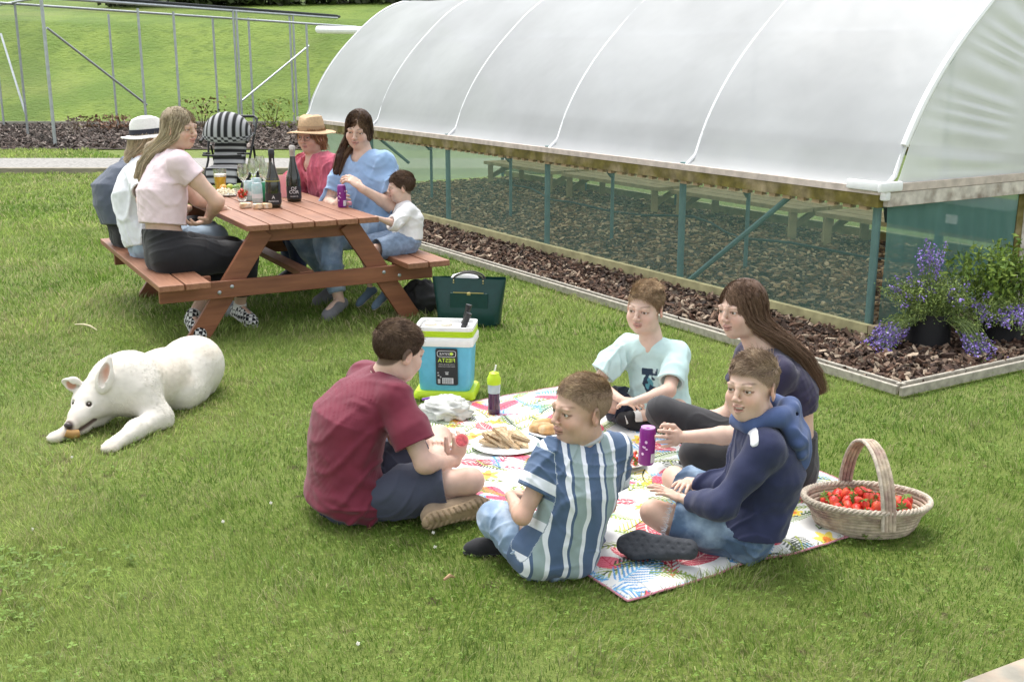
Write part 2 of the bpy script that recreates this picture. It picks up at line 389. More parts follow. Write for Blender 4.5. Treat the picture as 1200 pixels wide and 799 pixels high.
for i in range(60):
    u, z = prof[i]; cu, cz = TW/2, 1.2
    nx, nz = unit((u-cu, z-cz)); k = .028*math.sin(math.pi*ts[i])
    rip = (noise(np.stack([vv*2, vv*0+i*.15, vv*0], -1), 1.)-.5)*.015
    P[i] = TO+np.outer(u+.012*nx-nx*(sag*k-rip), TU)+np.outer(vv, TV)+np.outer(z+.012*nz-nz*(sag*k-rip), ZZ)
cov = link('cover', mesh_np('cover', P.reshape(-1, 3), grid_faces(60, 111), True), white_film, tun, True)
galv = mat('galvanised_steel', (.42, .45, .46), .45, .12, 12, metal=.7)
gpost = mat('green_post', (.14, .24, .23), .5, .15, 12)
wtape = mat('white_tape', (.82, .83, .83), .4, .05)
mossy = mat('mossy_timber', (.14, .115, .025), .9, .35, 14, .5, 60, dirt=(.30, .24, .14), ds=5)
paletim = mat('pale_rail', (.55, .47, .41), .8, .2, 14, .3, 80)
green_t = mat('treated_timber', (.36, .33, .17), .85, .25, 10, .4, 60)
for h in hoops:
    mb = MB(); q = catmull(np.linspace(0, 1, 36)); mb.tube([T(a, h, b) for a, b in q], .015, 8)
    mb.build('hoop', wtape if h in (0,) else wtape, tun, True)
    for u in (.02, TW-.02):
        if h == 0 and u > 1: pass
        mb = MB(); mb.tube([T(u+(.03 if u < 1 else -.03), h+.05, 0), T(u+(.03 if u < 1 else -.03), h+.05, .95)], .026 if u < 1 else .024, 10); mb.build('post', gpost, tun, True)
mb = MB(); q = catmull(np.linspace(0.07, .93, 40)); mb.tube([T(TW/2+(a-TW/2)*1.012, -.015, b*1.004+.003) for a, b in q], .024, 8); mb.build('end_tape', wtape, tun, True)
# eave timbers
mb = MB(); mb.beam(T(-.02, -.03, .865), T(-.02, TL, .865), .045, .075); mb.build('side_rail', mossy, tun)
mb = MB(); mb.beam(T(-.032, -.03, .925), T(-.032, TL, .925), .03, .042); mb.build('side_batten', paletim, tun)
mb = MB()
for k in range(70):
    v_ = .1+k*.13; mb.box(T(-.0, v_, .82), (.05, .06+.02*math.sin(k*3.1), .035), rot=RT)
mb.build('net_batten', mat('raw_batten', (.42, .31, .18), .85, .2, 10), tun)
mb = MB(); mb.beam(T(TW+.02, 0, .88), T(TW+.02, TL, .88), .05, .10); mb.build('side_rail', mossy, tun)
mb = MB(); mb.beam(T(-.02, -.02, .05), T(-.02, TL, .05), .045, .10); mb.beam(T(TW+.02, -.02, .05), T(TW+.02, TL, .05), .045, .10); mb.build('base_board', green_t, tun)
mb = MB(); mb.beam(T(-.04, -.045, .05), T(1.36, -.045, .05), .04, .10); mb.build('base_board', mat('base_brown', (.30, .24, .15), .85, .2, 10), tun)
# end wall timbers
mb = MB(); mb.beam(T(.0, -.05, .875), T(1.37, -.05, .875), .04, .085, bev=.003); mb.build('end_rail', mat('bleached_timber', (.60, .55, .48), .8, .22, 12, .4, 60, dirt=(.25, .2, .16), ds=9), tun)
mb = MB(); mb.beam(T(.0, -.062, .945), T(1.37, -.062, .945), .02, .05, bev=.003); mb.build('end_batten', paletim, tun)
mb = MB(); mb.beam(T(1.42, -.05, 0), T(1.42, -.05, 2.25), .05, .09, up=(1, 0, 0)); mb.build('door_post', mat('bleached_timber'), tun)
mb = MB(); mb.beam(T(1.365, -.03, 0), T(1.365, -.03, .9), .02, .06, up=(1, 0, 0)); mb.build('door_post', mossy, tun)
mb = MB(); mb.beam(T(2.24, -.05, 0), T(2.24, -.05, 2.2), .07, .09, up=(1, 0, 0)); mb.beam(T(1.4, -.05, 2.05), T(2.24, -.05, 2.05), .05, .07); mb.build('door_frame', mat('bleached_timber'), tun)
# end film panels with pleats
def endfilm(side):
    na, nb = 70, 22; P = np.zeros((na, nb, 3)); hx = 1.45 if side > 0 else 2.55; hz = np.linspace(.9, 2.05, na)
    # outer edge follows the hoop from the eave to above the door, inner edge the door post
    tmx = .44; q = catmull(np.linspace(0.015, tmx, na)); 
    for i in range(na):
        a = q[i].copy(); b = V(1.42 if side > 0 else .9, .93+(2.20-.93)*(i/(na-1))**1.1)
        for j in range(nb):
            s = j/(nb-1); p = a*(1-s)+b*s
            pl = .022*math.sin(i*1.35+2.2*math.sin(i*.31)+s*1.2)*(.15+s)*math.sin(math.pi*min(1, s*1.15+.1))*min(1, i/8)
            u = p[0] if side > 0 else TW-p[0]
            P[i, j] = T(u, -.035+pl, p[1])
    return link('end_panel', mesh_np('end_panel', P.reshape(-1, 3), grid_faces(na, nb), True), pleat, tun, True)
pleat = film('pleated_film', (.84, .86, .86), .30, .88, .3)
endfilm(1); endfilm(-1)
# far end film
q = catmull(np.linspace(0, 1, 50)); c = T(TW/2, TL+.01, 1.2)
vs2 = [T(a, TL+.01, b) for a, b in q]+[T(TW-.03, TL+.01, .03), T(.03, TL+.01, .03), c]; n = len(vs2)-1
link('end_panel', mesh_np('end_panel', vs2, np.array([[i, (i+1) % n, n] for i in range(n)]), False), film('far_film', (.50, .62, .42), .5, .82), tun, True)
# net walls
def netwall(a, b, z1, m):
    P = np.zeros((120, 12, 3))
    for i in range(120):
        for j in range(12):
            s = i/119; p = a*(1-s)+b*s; p = p+ZZ*(.09+(z1-.09)*j/11); n_ = unit(np.cross(b-a, ZZ))
            P[i, j] = p+n_*.012*math.sin(i*.5+j*.2)*math.sin(math.pi*j/11)
    link('net_wall', mesh_np('net_wall', P.reshape(-1, 3), grid_faces(120, 12), True), m, tun, True)
netwall(T(.0, .0), T(.0, TL), .85, net); netwall(T(TW-.01, 0), T(TW-.01, TL), .86, netf); netwall(T(.05, -.022), T(1.34, -.022), .85, film('end_net', (.13, .30, .26), .25, .62, .5))
# corner fold
mb = MB(); mb.box(T(-.0, -.075, .955), (.20, .03, .06), rot=RT, bev=.012); mb.box(T(-.055, .08, .955), (.03, .26, .06), rot=RT, bev=.012); mb.box(T(-.01, -.05, .90), (.05, .05, .06), rot=RT, bev=.012)
mb.build('corner_fold', wtape, tun, smooth=True)
# braces
for (a, b, r) in [((.06, 1.83, .04), (.06, .75, .84), .02), ((.06, 7.32, .85), (.5, 7.32, .5), .018)]:
    MB().tube([T(*a), T(*b)], r).build('brace', gpost, tun, True)
for h in hoops:       # crop bars and drop struts inside
    MB().tube([T(.05, h+.05, .82), T(.75, h+.25, .80)], .016).build('crop_bar', gpost, tun, True)
    MB().tube([T(.7, h+.2, .82), T(.92, h+.28, .62)], .02).build('brace', gpost, tun, True)
    MB().tube([T(.95, h+.3, .0), T(.95, h+.3, 1.9)], .017).build('inner_post', gpost, tun, True)
MB().tube([T(.74, .03, 1.87), T(.74, TL-.05, 1.87)], .012).build('purlin', wtape, tun, True)
MB().tube([T(TW/2, .03, 2.33), T(TW/2, TL-.05, 2.33)], .012).build('purlin', wtape, tun, True)
# timber staging benches inside
benchm = mat('staging_timber', (.42, .36, .18), .85, .2, 10, .3, 60)
def staging(u, v0, L, label):
    e = empty('staging_bench', T(u, v0), label, 'bench', 'timber staging benches inside the polytunnel')
    mb = MB(); 
    for k in range(3): mb.beam(T(u-.2+k*.2, v0, .29), T(u-.2+k*.2, v0+L, .29), .18, .04)
    mb.build('bench_top', benchm, e)
    for dv in (.12, L-.12):
        for du in (-.25, .25):
            MB().beam(T(u+du, v0+dv, 0), T(u+du, v0+dv, .27), .07, .07, up=(1, 0, 0)).build('leg', benchm, e)
        MB().beam(T(u-.25, v0+dv+.06, .08), T(u+.12, v0+dv+.06, .25), .03, .06).build('brace', benchm, e)
staging(2.72, .7, 2.1, 'timber staging bench nearest the tunnel end, with the dark trough on it')
staging(2.72, 3.0, 1.9, 'second timber staging bench from the tunnel end, behind the green net')
staging(2.72, 5.1, 1.9, 'third timber staging bench from the near end of the tunnel')
staging(2.72, 7.2, 1.7, 'farthest timber staging bench at the far end of the tunnel')
tr = empty('trough', T(2.6, 1.2, .315), 'dark plastic trough with a white label on the staging bench inside the tunnel', 'trough')
mb = MB(); pr_ = [(-.28, 0), (.28, 0), (.34, .24), (-.34, .24)]
mb.prism(pr_, -.6, .6, rot=np.stack([TU, ZZ, -TV], 1), c=T(2.66, 1.35, .315)); mb.build('basin', mat('dark_plastic', (.03, .06, .055), .5, .1), tr)
MB().box(T(2.345, 1.25, .45), (.006, .11, .11), rot=RT).build('label', mat('paper', (.8, .8, .8), .8, .05), tr)
o = MB().tube([T(2.1+.2*math.sin(k*.7), .5+k*.35, .06+.03*math.sin(k*1.3)) for k in range(22)], .012).build('hose', mat('dark_plastic')); tag(o, 'dark hose lying along the tunnel floor by the staging', 'hose')
# things seen past the far end: white gutter bar
o = MB().tube([at(373, 35, 17.5), at(425, 36, 16.6)], .055, 12).build('white_bar', wtape); 
tag(o, 'white horizontal bar poking out over the far end of the polytunnel', 'bar')
# ---------------------------------------------------------------- fruit cage
cage = empty('fruit_cage', G(65, 173), 'tall galvanised tube fruit cage with black netting over the far bark bed', 'fruit cage')
CZ = 2.72
def topz(px, py, base): # height on the vertical above base seen at py
    r = ray(px, py); d = base[1]/r[1]; return CH+r[2]*d
posts = [((65, 173), (52, -3)), ((173, 163.5), (166, 10)), ((213, 159.5), (209, 14)), ((281, 153), (277, 12)), ((284.5, 153), (281, 13)), ((345, 146.5), (344, 18)), ((349, 146.5), (348, 18)),
         ((33, 160), (20, 5)), ((5, 150), (-2, 8)), ((138, 150), (131, 17)), ((257, 150), (254, 22)), ((298, 150), (297, 21)), ((364, 149.5), (364, 28))]
tops = []
for (bx, by), (tx, ty) in posts:
    b = G(bx, by); z = topz(tx, ty, b); r = .034 if (bx, by) in ((65, 173),) else .027
    MB().tube([b, V(b[0], b[1], z)], r, 8).build('post', galv, cage, True); tops.append(V(b[0], b[1], z))
def rl(a, b, r=.03, m=None, nm='rail'): MB().tube([a, b], r, 8).build(nm, m or galv, cage, True)
F = tops[:7]; B = tops[7:]
L0 = F[0]+(F[0]-F[6])*.25; R0 = F[6]+(F[6]-F[0])*.25
rl(L0, R0); rl(L0+V(0, 0, .07), R0+V(0, 0, .07), .02, mat('black_net_roll', (.04, .045, .05), .8), 'net_roll'); rl(B[0]+(B[0]-B[5])*.1, B[5]+(B[5]-B[0])*.2, .025)
rl(F[0], B[1]+(B[1]-F[0])*.2, .026)
blk = mat('black_net_roll'); 
rl(F[0]+V(.05, .3, .05), R0+V(0, .4, .05), .035, blk, 'net_roll')
for a, b in [((55, 33), (172, 123)), ((284, 118), (362, 54)), ((1, 40), (31, 137))]:
    ya, yb = (22.3, 24.6) if a[0] == 55 else ((27.2, 29) if a[0] == 284 else (26.5, 25.2))
    ra, rb = ray(*a), ray(*b); rl(CAM+ra*ya/ra[1], CAM+rb*yb/rb[1], .024, None, 'brace')
cn = film('cage_net', (.06, .07, .06), .1, .16, .8)
def quad_net(a, b, c, d): link('net', mesh_np('net', [a, b, c, d], np.array([[0, 1, 2, 3]])), cn, cage, True)
quad_net(F[0], F[0]*V(1, 1, 0), B[1]*V(1, 1, 0), B[1])
quad_net(L0, R0, R0+V(-1, 5, -.1), L0+V(-1, 5, -.1))
# shrubs by the cage
def shrub(px, py, h, wd, n, cols, label, sz=.05, name='shrub'):
    b = G(px, py); pts = b+np.stack([RS.normal(0, wd, n), RS.normal(0, wd, n), RS.uniform(.05, 1, n)*h], 1)
    e = empty(name, b, label, 'shrub')
    leaf_cloud(0, pts-b, sz, cols, 'foliage', lm, e)
    mb = MB()
    for k in range(5): mb.tube([b, b+V(RS.normal(0, wd*.7), RS.normal(0, wd*.7), h*RS.uniform(.6, 1))], [.012, .004], 5)
    mb.build('stem', mat('twig', (.13, .09, .05), .9), e)
shrub(238, 152, .75, .3, 150, [(.16, .13, .04), (.2, .16, .05), (.1, .12, .04)], 'sparse brownish shrub behind the stroller hood at the bed edge')
shrub(322, 151, .7, .3, 200, [(.25, .30, .05), (.3, .3, .06), (.14, .2, .04)], 'sparse yellow green shrub in the far bed, left of the straw hat')
shrub(137, 153, .35, .25, 150, [(.22, .13, .08), (.2, .1, .06)], 'low reddish brown shrub at the upper edge of the far bed')
shrub(88, 160, .4, .1, 90, [(.35, .3, .24), (.25, .2, .17)], 'small pale dried plant in the far bark bed')
shrub(105, 152, .3, .25, 120, [(.2, .12, .08), (.16, .14, .06)], 'tiny reddish seedling clump by the far board edging')
# near timber corner bottom right
sA, sB = G(1118, 800, .11), G(1200, 769, .11); sD = unit(sB-sA); sN = V(sD[1], -sD[0], 0)
o = MB().beam(sA-sD*.6+sN*.06-ZZ*.065, sB+sD*1.2+sN*.06-ZZ*.065, .12, .13, bev=.008).build('timber_sleeper', mat('white_sleeper', (.23, .215, .175), .8, .2, 12, .4, 60, dirt=(.35, .27, .2), ds=8))
tag(o, 'pale weathered timber sleeper cut off by the bottom right corner', 'timber')
# ---------------------------------------------------------------- blanket footprint (also keeps the grass out)
BA = V(.37, 3.36, 0); BX = unit(V(1.20, .74, 0)); BY = V(-BX[1], BX[0], 0); BW, BL = 1.42, 2.16
def inblanket(x, y, pad=0.):
    dx = x-BA[0]; dy = y-BA[1]; u = dx*BX[0]+dy*BX[1]; v_ = dx*BY[0]+dy*BY[1]
    return (u > -pad) & (u < BW+pad) & (v_ > -pad) & (v_ < BL+pad)
def blocked(x, y):
    dx = x-TO[0]; dy = y-TO[1]; u = dx*TU[0]+dy*TU[1]; v_ = dx*TV[0]+dy*TV[1]
    bed = (u > -.82) & (v_ > -.95)
    return bed | inblanket(x, y, -.01) | ((y > e1+.20) & (y < e3)) | ((y > b0) & (y < b1))
gmat = mat('grass_blades', attr=True, rough=.55, var=.0, spec=.35)
nt = gmat.node_tree; pb = nt.nodes['Principled BSDF']; out = nt.nodes['Material Output']
tl = nt.nodes.new('ShaderNodeBsdfTranslucent'); ms = nt.nodes.new('ShaderNodeMixShader'); ms.inputs[0].default_value = .5
nt.links.new(nt.nodes['Color Attribute'].outputs[0] if 'Color Attribute' in nt.nodes else [n for n in nt.nodes if n.bl_idname == 'ShaderNodeVertexColor'][0].outputs[0], tl.inputs[0])
nt.links.new(pb.outputs[0], ms.inputs[1]); nt.links.new(tl.outputs[0], ms.inputs[2]); nt.links.new(ms.outputs[0], out.inputs[0])
def band(y0, y1, dens, hmin, hmax, wd):
    xa = y1*.52+1.2; n = int(dens*(y1-y0)*2*xa)
    x = RS.uniform(-xa, xa, n); y = RS.uniform(y0, y1, n)
    P = np.stack([x, y, x*0], -1); dn = noise(P, 2.2, 5)
    keep = (~blocked(x, y)) & (np.abs(x) < y*.5+1.1) & (RS.rand(n) < .55+.6*dn)
    x, y = x[keep], y[keep]; n = len(x); P = P[keep]
    c1 = fbm(P, 1.1, 3, 1); c2 = noise(P, 9, 2); c3 = noise(P, .45, 8)
    h = RS.uniform(hmin, hmax, n)*(.55+.7*c1+.55*sst(.5, .8, noise(P, 5.1, 12)))*(1+.3*(c2-.5)); ww = wd*RS.uniform(.6, 1.3, n)
    ph = noise(P, 1.7, 3)*9+RS.normal(0, 1.1, n); ln = RS.uniform(.25, 1.25, n)
    dx, dy = np.cos(ph)*h*ln, np.sin(ph)*h*ln; th = RS.uniform(0, 3.14, n)
    wx, wy = np.cos(th)*ww, np.sin(th)*ww; z0 = -.004
    v = np.zeros((n, 5, 3))
    v[:, 0] = np.stack([x-wx, y-wy, x*0+z0], -1); v[:, 1] = np.stack([x+wx, y+wy, x*0+z0], -1)
    v[:, 2] = np.stack([x+dx*.4+wx*.8, y+dy*.4+wy*.8, h*.62], -1); v[:, 3] = np.stack([x+dx*.4-wx*.8, y+dy*.4-wy*.8, h*.62], -1)
    v[:, 4] = np.stack([x+dx, y+dy, h*.92], -1)
    A = np.array([.125, .225, .032]); B_ = np.array([.34, .42, .12]); C_ = np.array([.42, .40, .20])
    t = np.clip(.5+2.6*(c1-.5)+1.3*(c3-.5)+RS.normal(0, .26, n), 0, 1)[:, None]; col = A*(1-t)+B_*t
    dry = (RS.rand(n) < .06+.30*np.clip((c2-.55)*4, 0, 1)+.25*np.clip((noise(P, .9, 15)-.62)*5, 0, 1))[:, None]; col = np.where(dry, C_, col)*RS.uniform(.6, 1.35, n)[:, None]*(.72+.56*noise(P, 26, 4))[:, None]
    cc = np.repeat(col, 5, 0)
    b = np.arange(n)[:, None]*5
    return v.reshape(-1, 3), b+np.array([[0, 1, 2, 3]]), b+np.array([[3, 2, 4]]), cc
parts = [band(2.2, 4.4, 15000, .012, .034, .0012), band(4.4, 7.0, 8000, .014, .036, .0017), band(7.0, 11.5, 3000, .022, .05, .0030), band(11.5, 17.1, 1100, .03, .06, .006), band(19.5, 21.4, 500, .03, .06, .009)]
vs3, q3, t3, c3, off = [], [], [], [], 0
for v, q, t, c in parts:
    vs3.append(v); q3.append(q+off); t3.append(t+off); c3.append(c); off += len(v)
o = link('grass', mesh_np('grass', np.concatenate(vs3), [np.concatenate(q3), np.concatenate(t3)], False, np.concatenate(c3)), gmat); tag(o, kind='stuff')
# clover and broad weed leaves
n = 16000; x = RS.uniform(-3, 3, n); y = RS.uniform(2.4, 7.0, n)
dn = noise(np.stack([x, y, x*0], -1), 1.6, 9); k = (~blocked(x, y)) & (dn > .52+.05*RS.rand(n)); x, y = x[k], y[k]
xa = RS.uniform(-2.2, -1.25, 900); ya = RS.uniform(2.7, 3.75, 900); k = RS.rand(900) < np.clip((-1.2-xa)*1.6, 0, 1)
x = np.concatenate([x, xa[k]]); y = np.concatenate([y, ya[k]]); big = np.concatenate([np.ones(len(x)-k.sum()), np.full(k.sum(), 1.9)])
vv_, ff, cc = [], [], []
for i in range(len(x)):
    z = RS.uniform(.012, .034)*(.8+.2*big[i]); s = RS.uniform(.0035, .0075)*big[i]; a0 = RS.uniform(0, 6.28); c = np.array((.20, .31, .06))*RS.uniform(.7, 1.35)
    for j in range(3):
        a = a0+j*2.09; d = V(math.cos(a), math.sin(a), .25*RS.normal()); e = V(-d[1], d[0], 0); p = V(x[i], y[i], z); b = len(vv_)
        vv_ += [p, p+d*s*.7+e*s*.55, p+d*s*1.5, p+d*s*.7-e*s*.55]; ff.append((b, b+1, b+2, b+3)); cc += [c]*4
o = link('clover', mesh_np('clover', np.array(vv_), np.array(ff), False, np.array(cc)), gmat); tag(o, kind='stuff')
# white clover heads, scattered one by one
fm = mat('clover_flower', (.75, .74, .66), .7, .1)
base = None
for i, (px, py) in enumerate([(262, 616), (318, 594), (508, 629), (510, 646), (39, 625), (606, 651), (85, 540), (420, 760)]):
    p = G(px, py)
    if base is None:
        mb = MB()
        for _ in range(26):
            a = unit(RS.normal(size=3)); c = V(0, 0, .03)+a*.007; mb.box(c, (.003, .003, .008), rot=np.stack([unit(np.cross(a, (0, 1, .1))), unit(np.cross(a, np.cross(a, (0, 1, .1)))), a], 1))
        base = mb.build('clover_head', fm); mb = MB(); mb.tube([(0, 0, 0), (0, 0, .028)], .001, 5); st = mb.build('stem', gmat, base)
        me_ = st.data; a_ = me_.color_attributes.new('Col', 'FLOAT_COLOR', 'POINT'); a_.data.foreach_set('color', np.tile((.12, .2, .04, 1), len(me_.vertices))); base.location = p; base.scale = (.6,)*3; o = base
    else:
        o = base.copy(); COL.objects.link(o); o.location = p
        s2 = st.copy(); COL.objects.link(s2); s2.parent = o
    tag(o, ['white clover flower in the lawn lower left of the maroon boy', 'white clover flower in open grass directly left of the maroon boy', 'white clover flower just below the tan shoe sole', 'lower white clover flower beneath the tan shoe sole',
            'white clover flower at the far left of the lawn', 'white clover flower under the jeans of the striped boy', 'white clover flower in the grass below the white dog', 'white clover flower in the bottom left foreground'][i], 'flower', 'clover flowers in the lawn')
# bare soil scar bottom left
mb = MB(); mb.prism([(-1.86+.16*math.cos(a)*(1+.3*math.sin(3*a)), 3.33+.2*math.sin(a)*(1+.3*math.cos(2*a))) for a in np.linspace(0, 6.1, 22)], 0, .008)
tag(mb.build('bare_soil', mat('dry_soil', (.13, .085, .055), .95, .4, 25, 1, 80)), kind='structure')
o = MB().tube([G(88, 380, .03), G(98, 380, .045), G(106, 382, .04), G(114, 387, .02)], [.004, .006, .006, .003], 6).build('twig', mat('pale_straw', (.62, .55, .36), .8)); tag(o, 'thin pale curved straw lying on the lawn left of the picnic table', 'straw')
o = MB().tube([G(520, 679, .03), G(527, 674, .035), G(533, 676, .02)], [.004, .007, .003], 6).build('dry_leaf', mat('dry_leaf', (.35, .22, .12), .8)); tag(o, 'curled brown dead leaf on the grass in front of the tan shoe', 'leaf')
# ---------------------------------------------------------------- picnic table
QA = rad(28.5); QU = V(math.cos(QA), math.sin(QA), 0); QV = V(-math.sin(QA), math.cos(QA), 0); QO = G(222, 400)
RQ = np.stack([QU, QV, ZZ], 1)
def Q(u, v, z=0): return QO+QU*u+QV*v+ZZ*z
wood = bpy.data.materials.new('stained_timber'); wood.use_nodes = True; nt = wood.node_tree; b = nt.nodes['Principled BSDF']; L = nt.links.new
tc = nt.nodes.new('ShaderNodeTexCoord'); mp = nt.nodes.new('ShaderNodeMapping'); L(tc.outputs['Object'], mp.inputs[0])
mp.vector_type = 'TEXTURE'; mp.inputs['Rotation'].default_value = (0, 0, QA); mp.inputs['Scale'].default_value = (1/16, 1/1.1, 1/16)
n = nt.nodes.new('ShaderNodeTexNoise'); n.inputs['Scale'].default_value = 3.2; n.inputs['Detail'].default_value = 8; L(mp.outputs[0], n.inputs['Vector'])
cr_ = nt.nodes.new('ShaderNodeValToRGB'); L(n.outputs[0], cr_.inputs[0]); e = cr_.color_ramp.elements
e[0].position = .25; e[0].color = (.205, .080, .038, 1); e[1].position = .72; e[1].color = (.33, .155, .085, 1)
n2 = nt.nodes.new('ShaderNodeTexNoise'); n2.inputs['Scale'].default_value = 2.3; n2.inputs['Detail'].default_value = 6; L(tc.outputs['Object'], n2.inputs['Vector'])
hv = nt.nodes.new('ShaderNodeHueSaturation'); mr = nt.nodes.new('ShaderNodeMapRange'); mr.inputs[1].default_value = .3; mr.inputs[2].default_value = .7; mr.inputs[3].default_value = .82; mr.inputs[4].default_value = 1.12
L(n2.outputs[0], mr.inputs[0]); L(mr.outputs[0], hv.inputs['Value']); L(cr_.outputs[0], hv.inputs['Color']); L(hv.outputs[0], b.inputs['Base Color'])
b.inputs['Roughness'].default_value = .55; b.inputs['Specular IOR Level'].default_value = .5
bp = nt.nodes.new('ShaderNodeBump'); bp.inputs['Strength'].default_value = .35; bp.inputs['Distance'].default_value = .004; L(n.outputs[0], bp.inputs['Height']); L(bp.outputs[0], b.inputs['Normal'])
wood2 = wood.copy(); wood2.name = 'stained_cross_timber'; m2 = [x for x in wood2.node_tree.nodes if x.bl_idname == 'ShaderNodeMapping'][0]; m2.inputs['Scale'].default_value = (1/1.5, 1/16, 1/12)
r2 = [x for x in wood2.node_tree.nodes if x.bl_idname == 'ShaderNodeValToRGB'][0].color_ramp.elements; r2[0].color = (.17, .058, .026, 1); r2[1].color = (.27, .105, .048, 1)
tb = empty('picnic_table', Q(.78, .75), 'reddish brown stained A frame picnic table with attached benches', 'picnic table')
ZT = .71; ZB = .41; V0, V1 = -.14, 1.80
for k in range(6):
    w_ = .136; u = .36+.004+w_/2+k*(w_+.009); mb = MB(); mb.beam(Q(u, V0+RS.uniform(-.004, .004), ZT-.018), Q(u, V1, ZT-.018), w_, .036, bev=.004); mb.build('top_board', wood, tb)
for k, u in enumerate((-.135, .02, 1.44, 1.595)):
    mb = MB(); mb.beam(Q(u, V0-.12, ZB-.019), Q(u, V1-.02, ZB-.019), .145, .038, bev=.005); mb.build('bench_board', wood, tb)
for v_ in (0., 1.5):
    def arm(u0, z0, u1, z1, dv, w_, nm, up=None):
        a, c = Q(u0, v_+dv, z0), Q(u1, v_+dv, z1); mb = MB(); mb.beam(a, c, .036, w_, up=np.cross(c-a, QV), bev=.003); return mb.build(nm, wood2, tb)
    arm(.44, ZT-.085, 1.13, ZT-.085, .03, .09, 'top_bearer'); arm(-.17, .315, 1.63, .315, -.04, .105, 'seat_bearer')
    arm(-.17, .365, .16, .365, .03, .055, 'seat_packer'); arm(1.38, .365, 1.66, .365, .03, .055, 'seat_packer')
    arm(.03, 0-.02, .50, ZT-.05, 0, .125, 'leg'); arm(1.50, -.02, 1.06, ZT-.05, 0, .125, 'leg')
    for (u, z) in ((.19, .30), (.27, .33), (1.28, .33), (1.39, .30)):
        mb = MB(); mb.lathe([(.013, 0), (.012, .004), (.006, .008), (0, .009)], Q(u, v_-.058, z), 12, rot=np.stack([QU, ZZ, -QV], 1)); mb.build('bolt', galv, tb)
MB().beam(Q(.78, .02, .35), Q(.78, 1.5, .35), .09, .036).build('stretcher', wood, tb)
# ---------------------------------------------------------------- tableware
glassm = mat('clear_glass', (1, 1, 1), .02, 0, trans=1, ior=1.3); glassm.node_tree.nodes['Principled BSDF'].inputs['Alpha'].default_value = .45
def onT(px, py, z=ZT): return G(px, py, z)
def local(name, loc, label, cat, group=None): return empty(name, loc, label, cat, group)
def bottle(p, label, txt, foil):
    e = local('wine_bottle', p, label, 'bottle', 'sparkling wine bottles on the table')
    mb = MB(); mb.lathe([(.036, 0), (.041, .006), (.0425, .02), (.0425, .125), (.038, .155), (.026, .195), (.0175, .235), (.0145, .27), (.0145, .285)], p, 28); 
    mb.build('glass_body', mat('dark_green_glass', (.018, .020, .010), .08, .05, coat=.6), e, smooth=True)
    mb = MB(); mb.lathe([(.0152, .245), (.0158, .285), (.0175, .29), (.0175, .315), (.012, .322), (0, .323)], p, 20); mb.build('foil', foil, e, smooth=True)
    return e
def text(s, size, loc, rot, m, parent, name='lettering', mirror=False, ext=.0006):
    c = bpy.data.curves.new(name, 'FONT'); c.body = s; c.size = size; c.extrude = ext; c.align_x = 'CENTER'; c.materials.append(m)
    o = bpy.data.objects.new(name, c); COL.objects.link(o); o.parent = parent
    if parent is not None: o.matrix_parent_inverse = Matrix.LocRotScale(parent.location, parent.rotation_euler, parent.scale).inverted()
    R = Matrix(np.asarray(rot).tolist()).to_4x4(); o.matrix_basis = Matrix.Translation(loc) @ R @ Matrix.Diagonal((-1 if mirror else 1, 1, 1, 1))
    return o
def face_to_cam(p):     # frame whose z looks horizontally towards the viewer's side
    n = unit(V(-p[0], -p[1], 0)); x = unit(np.cross(ZZ, n)); return np.stack([x, ZZ, n], 1)
wht = mat('white_print', (.8, .8, .8), .6, 0)
p = onT(321, 243); e = bottle(p, 'dark wine bottle with black foil cap and white neck strip, left of the two', '', mat('black_foil', (.02, .02, .022), .4, .05))
fr = face_to_cam(p); MB().box(p+fr[:, 2]*.0155+fr[:, 0]*.004+ZZ*.25, (.007, .001, .045), rot=np.stack([fr[:, 0], fr[:, 2], ZZ], 1)).build('neck_strip', mat('paper'), e)
q = MB().lathe([(.0445, 0), (.0445, .06)], p+ZZ*.02, 28); q.build('label', mat('black_label', (.02, .02, .022), .5, .05), e, smooth=True)
text('PROSECCO', .011, p+fr[:, 2]*.0455+ZZ*.035, fr, wht, e); text('A', .026, p+fr[:, 2]*.0455+ZZ*.052, fr, wht, e)
MB().lathe([(.0405, .145), (.035, .165)], p, 24).build('neck_label', mat('olive_label', (.22, .20, .03), .5), e, smooth=True)
p = onT(345, 236); e = bottle(p, 'dark wine bottle with wired cork top, nearest the red blouse', '', mat('cork_silver', (.45, .42, .38), .4, .2, 40, metal=.4))
fr = face_to_cam(p); MB().lathe([(.043, .018), (.043, .09)], p, 28).build('label', mat('black_label'), e, smooth=True)
text('OF', .026, p+fr[:, 2]*.0445+ZZ*.07, fr, wht, e); text('COR', .026, p+fr[:, 2]*.0445+ZZ*.05, fr, wht, e); text('PROSECCO', .009, p+fr[:, 2]*.0445+ZZ*.03, fr, wht, e)
# beer glass
p = onT(259, 226); e = local('beer_glass', p, 'pint glass half full of golden beer near the pink shirt sleeve', 'glass')
MB().lathe([(.030, 0), (.036, .07), (.041, .145), (.039, .145), (.034, .07), (.028, .008), (0, .008)], p, 26).build('tumbler', glassm, e, smooth=True)
MB().lathe([(.0275, .01), (.033, .07), (.0355, .10), (0, .10)], p, 26).build('beer', mat('beer', (.62, .38, .03), .15, .05, coat=.4, emit=None), e, smooth=True)
MB().lathe([(.0355, .101), (.036, .115), (0, .116)], p, 26).build('foam', mat('foam', (.85, .82, .7), .9), e, smooth=True)
def wineglass(p, label, name='wine_glass'):
    e = local(name, p, label, 'wine glass', 'empty stemmed glasses on the table')
    MB().lathe([(.032, 0), (.032, .002), (.004, .006), (.0035, .075), (.012, .085), (.031, .11), (.034, .135), (.028, .185), (.0268, .185), (.0325, .135), (.0295, .112), (.01, .088), (0, .086)], p, 24).build('bowl', glassm, e, smooth=True)
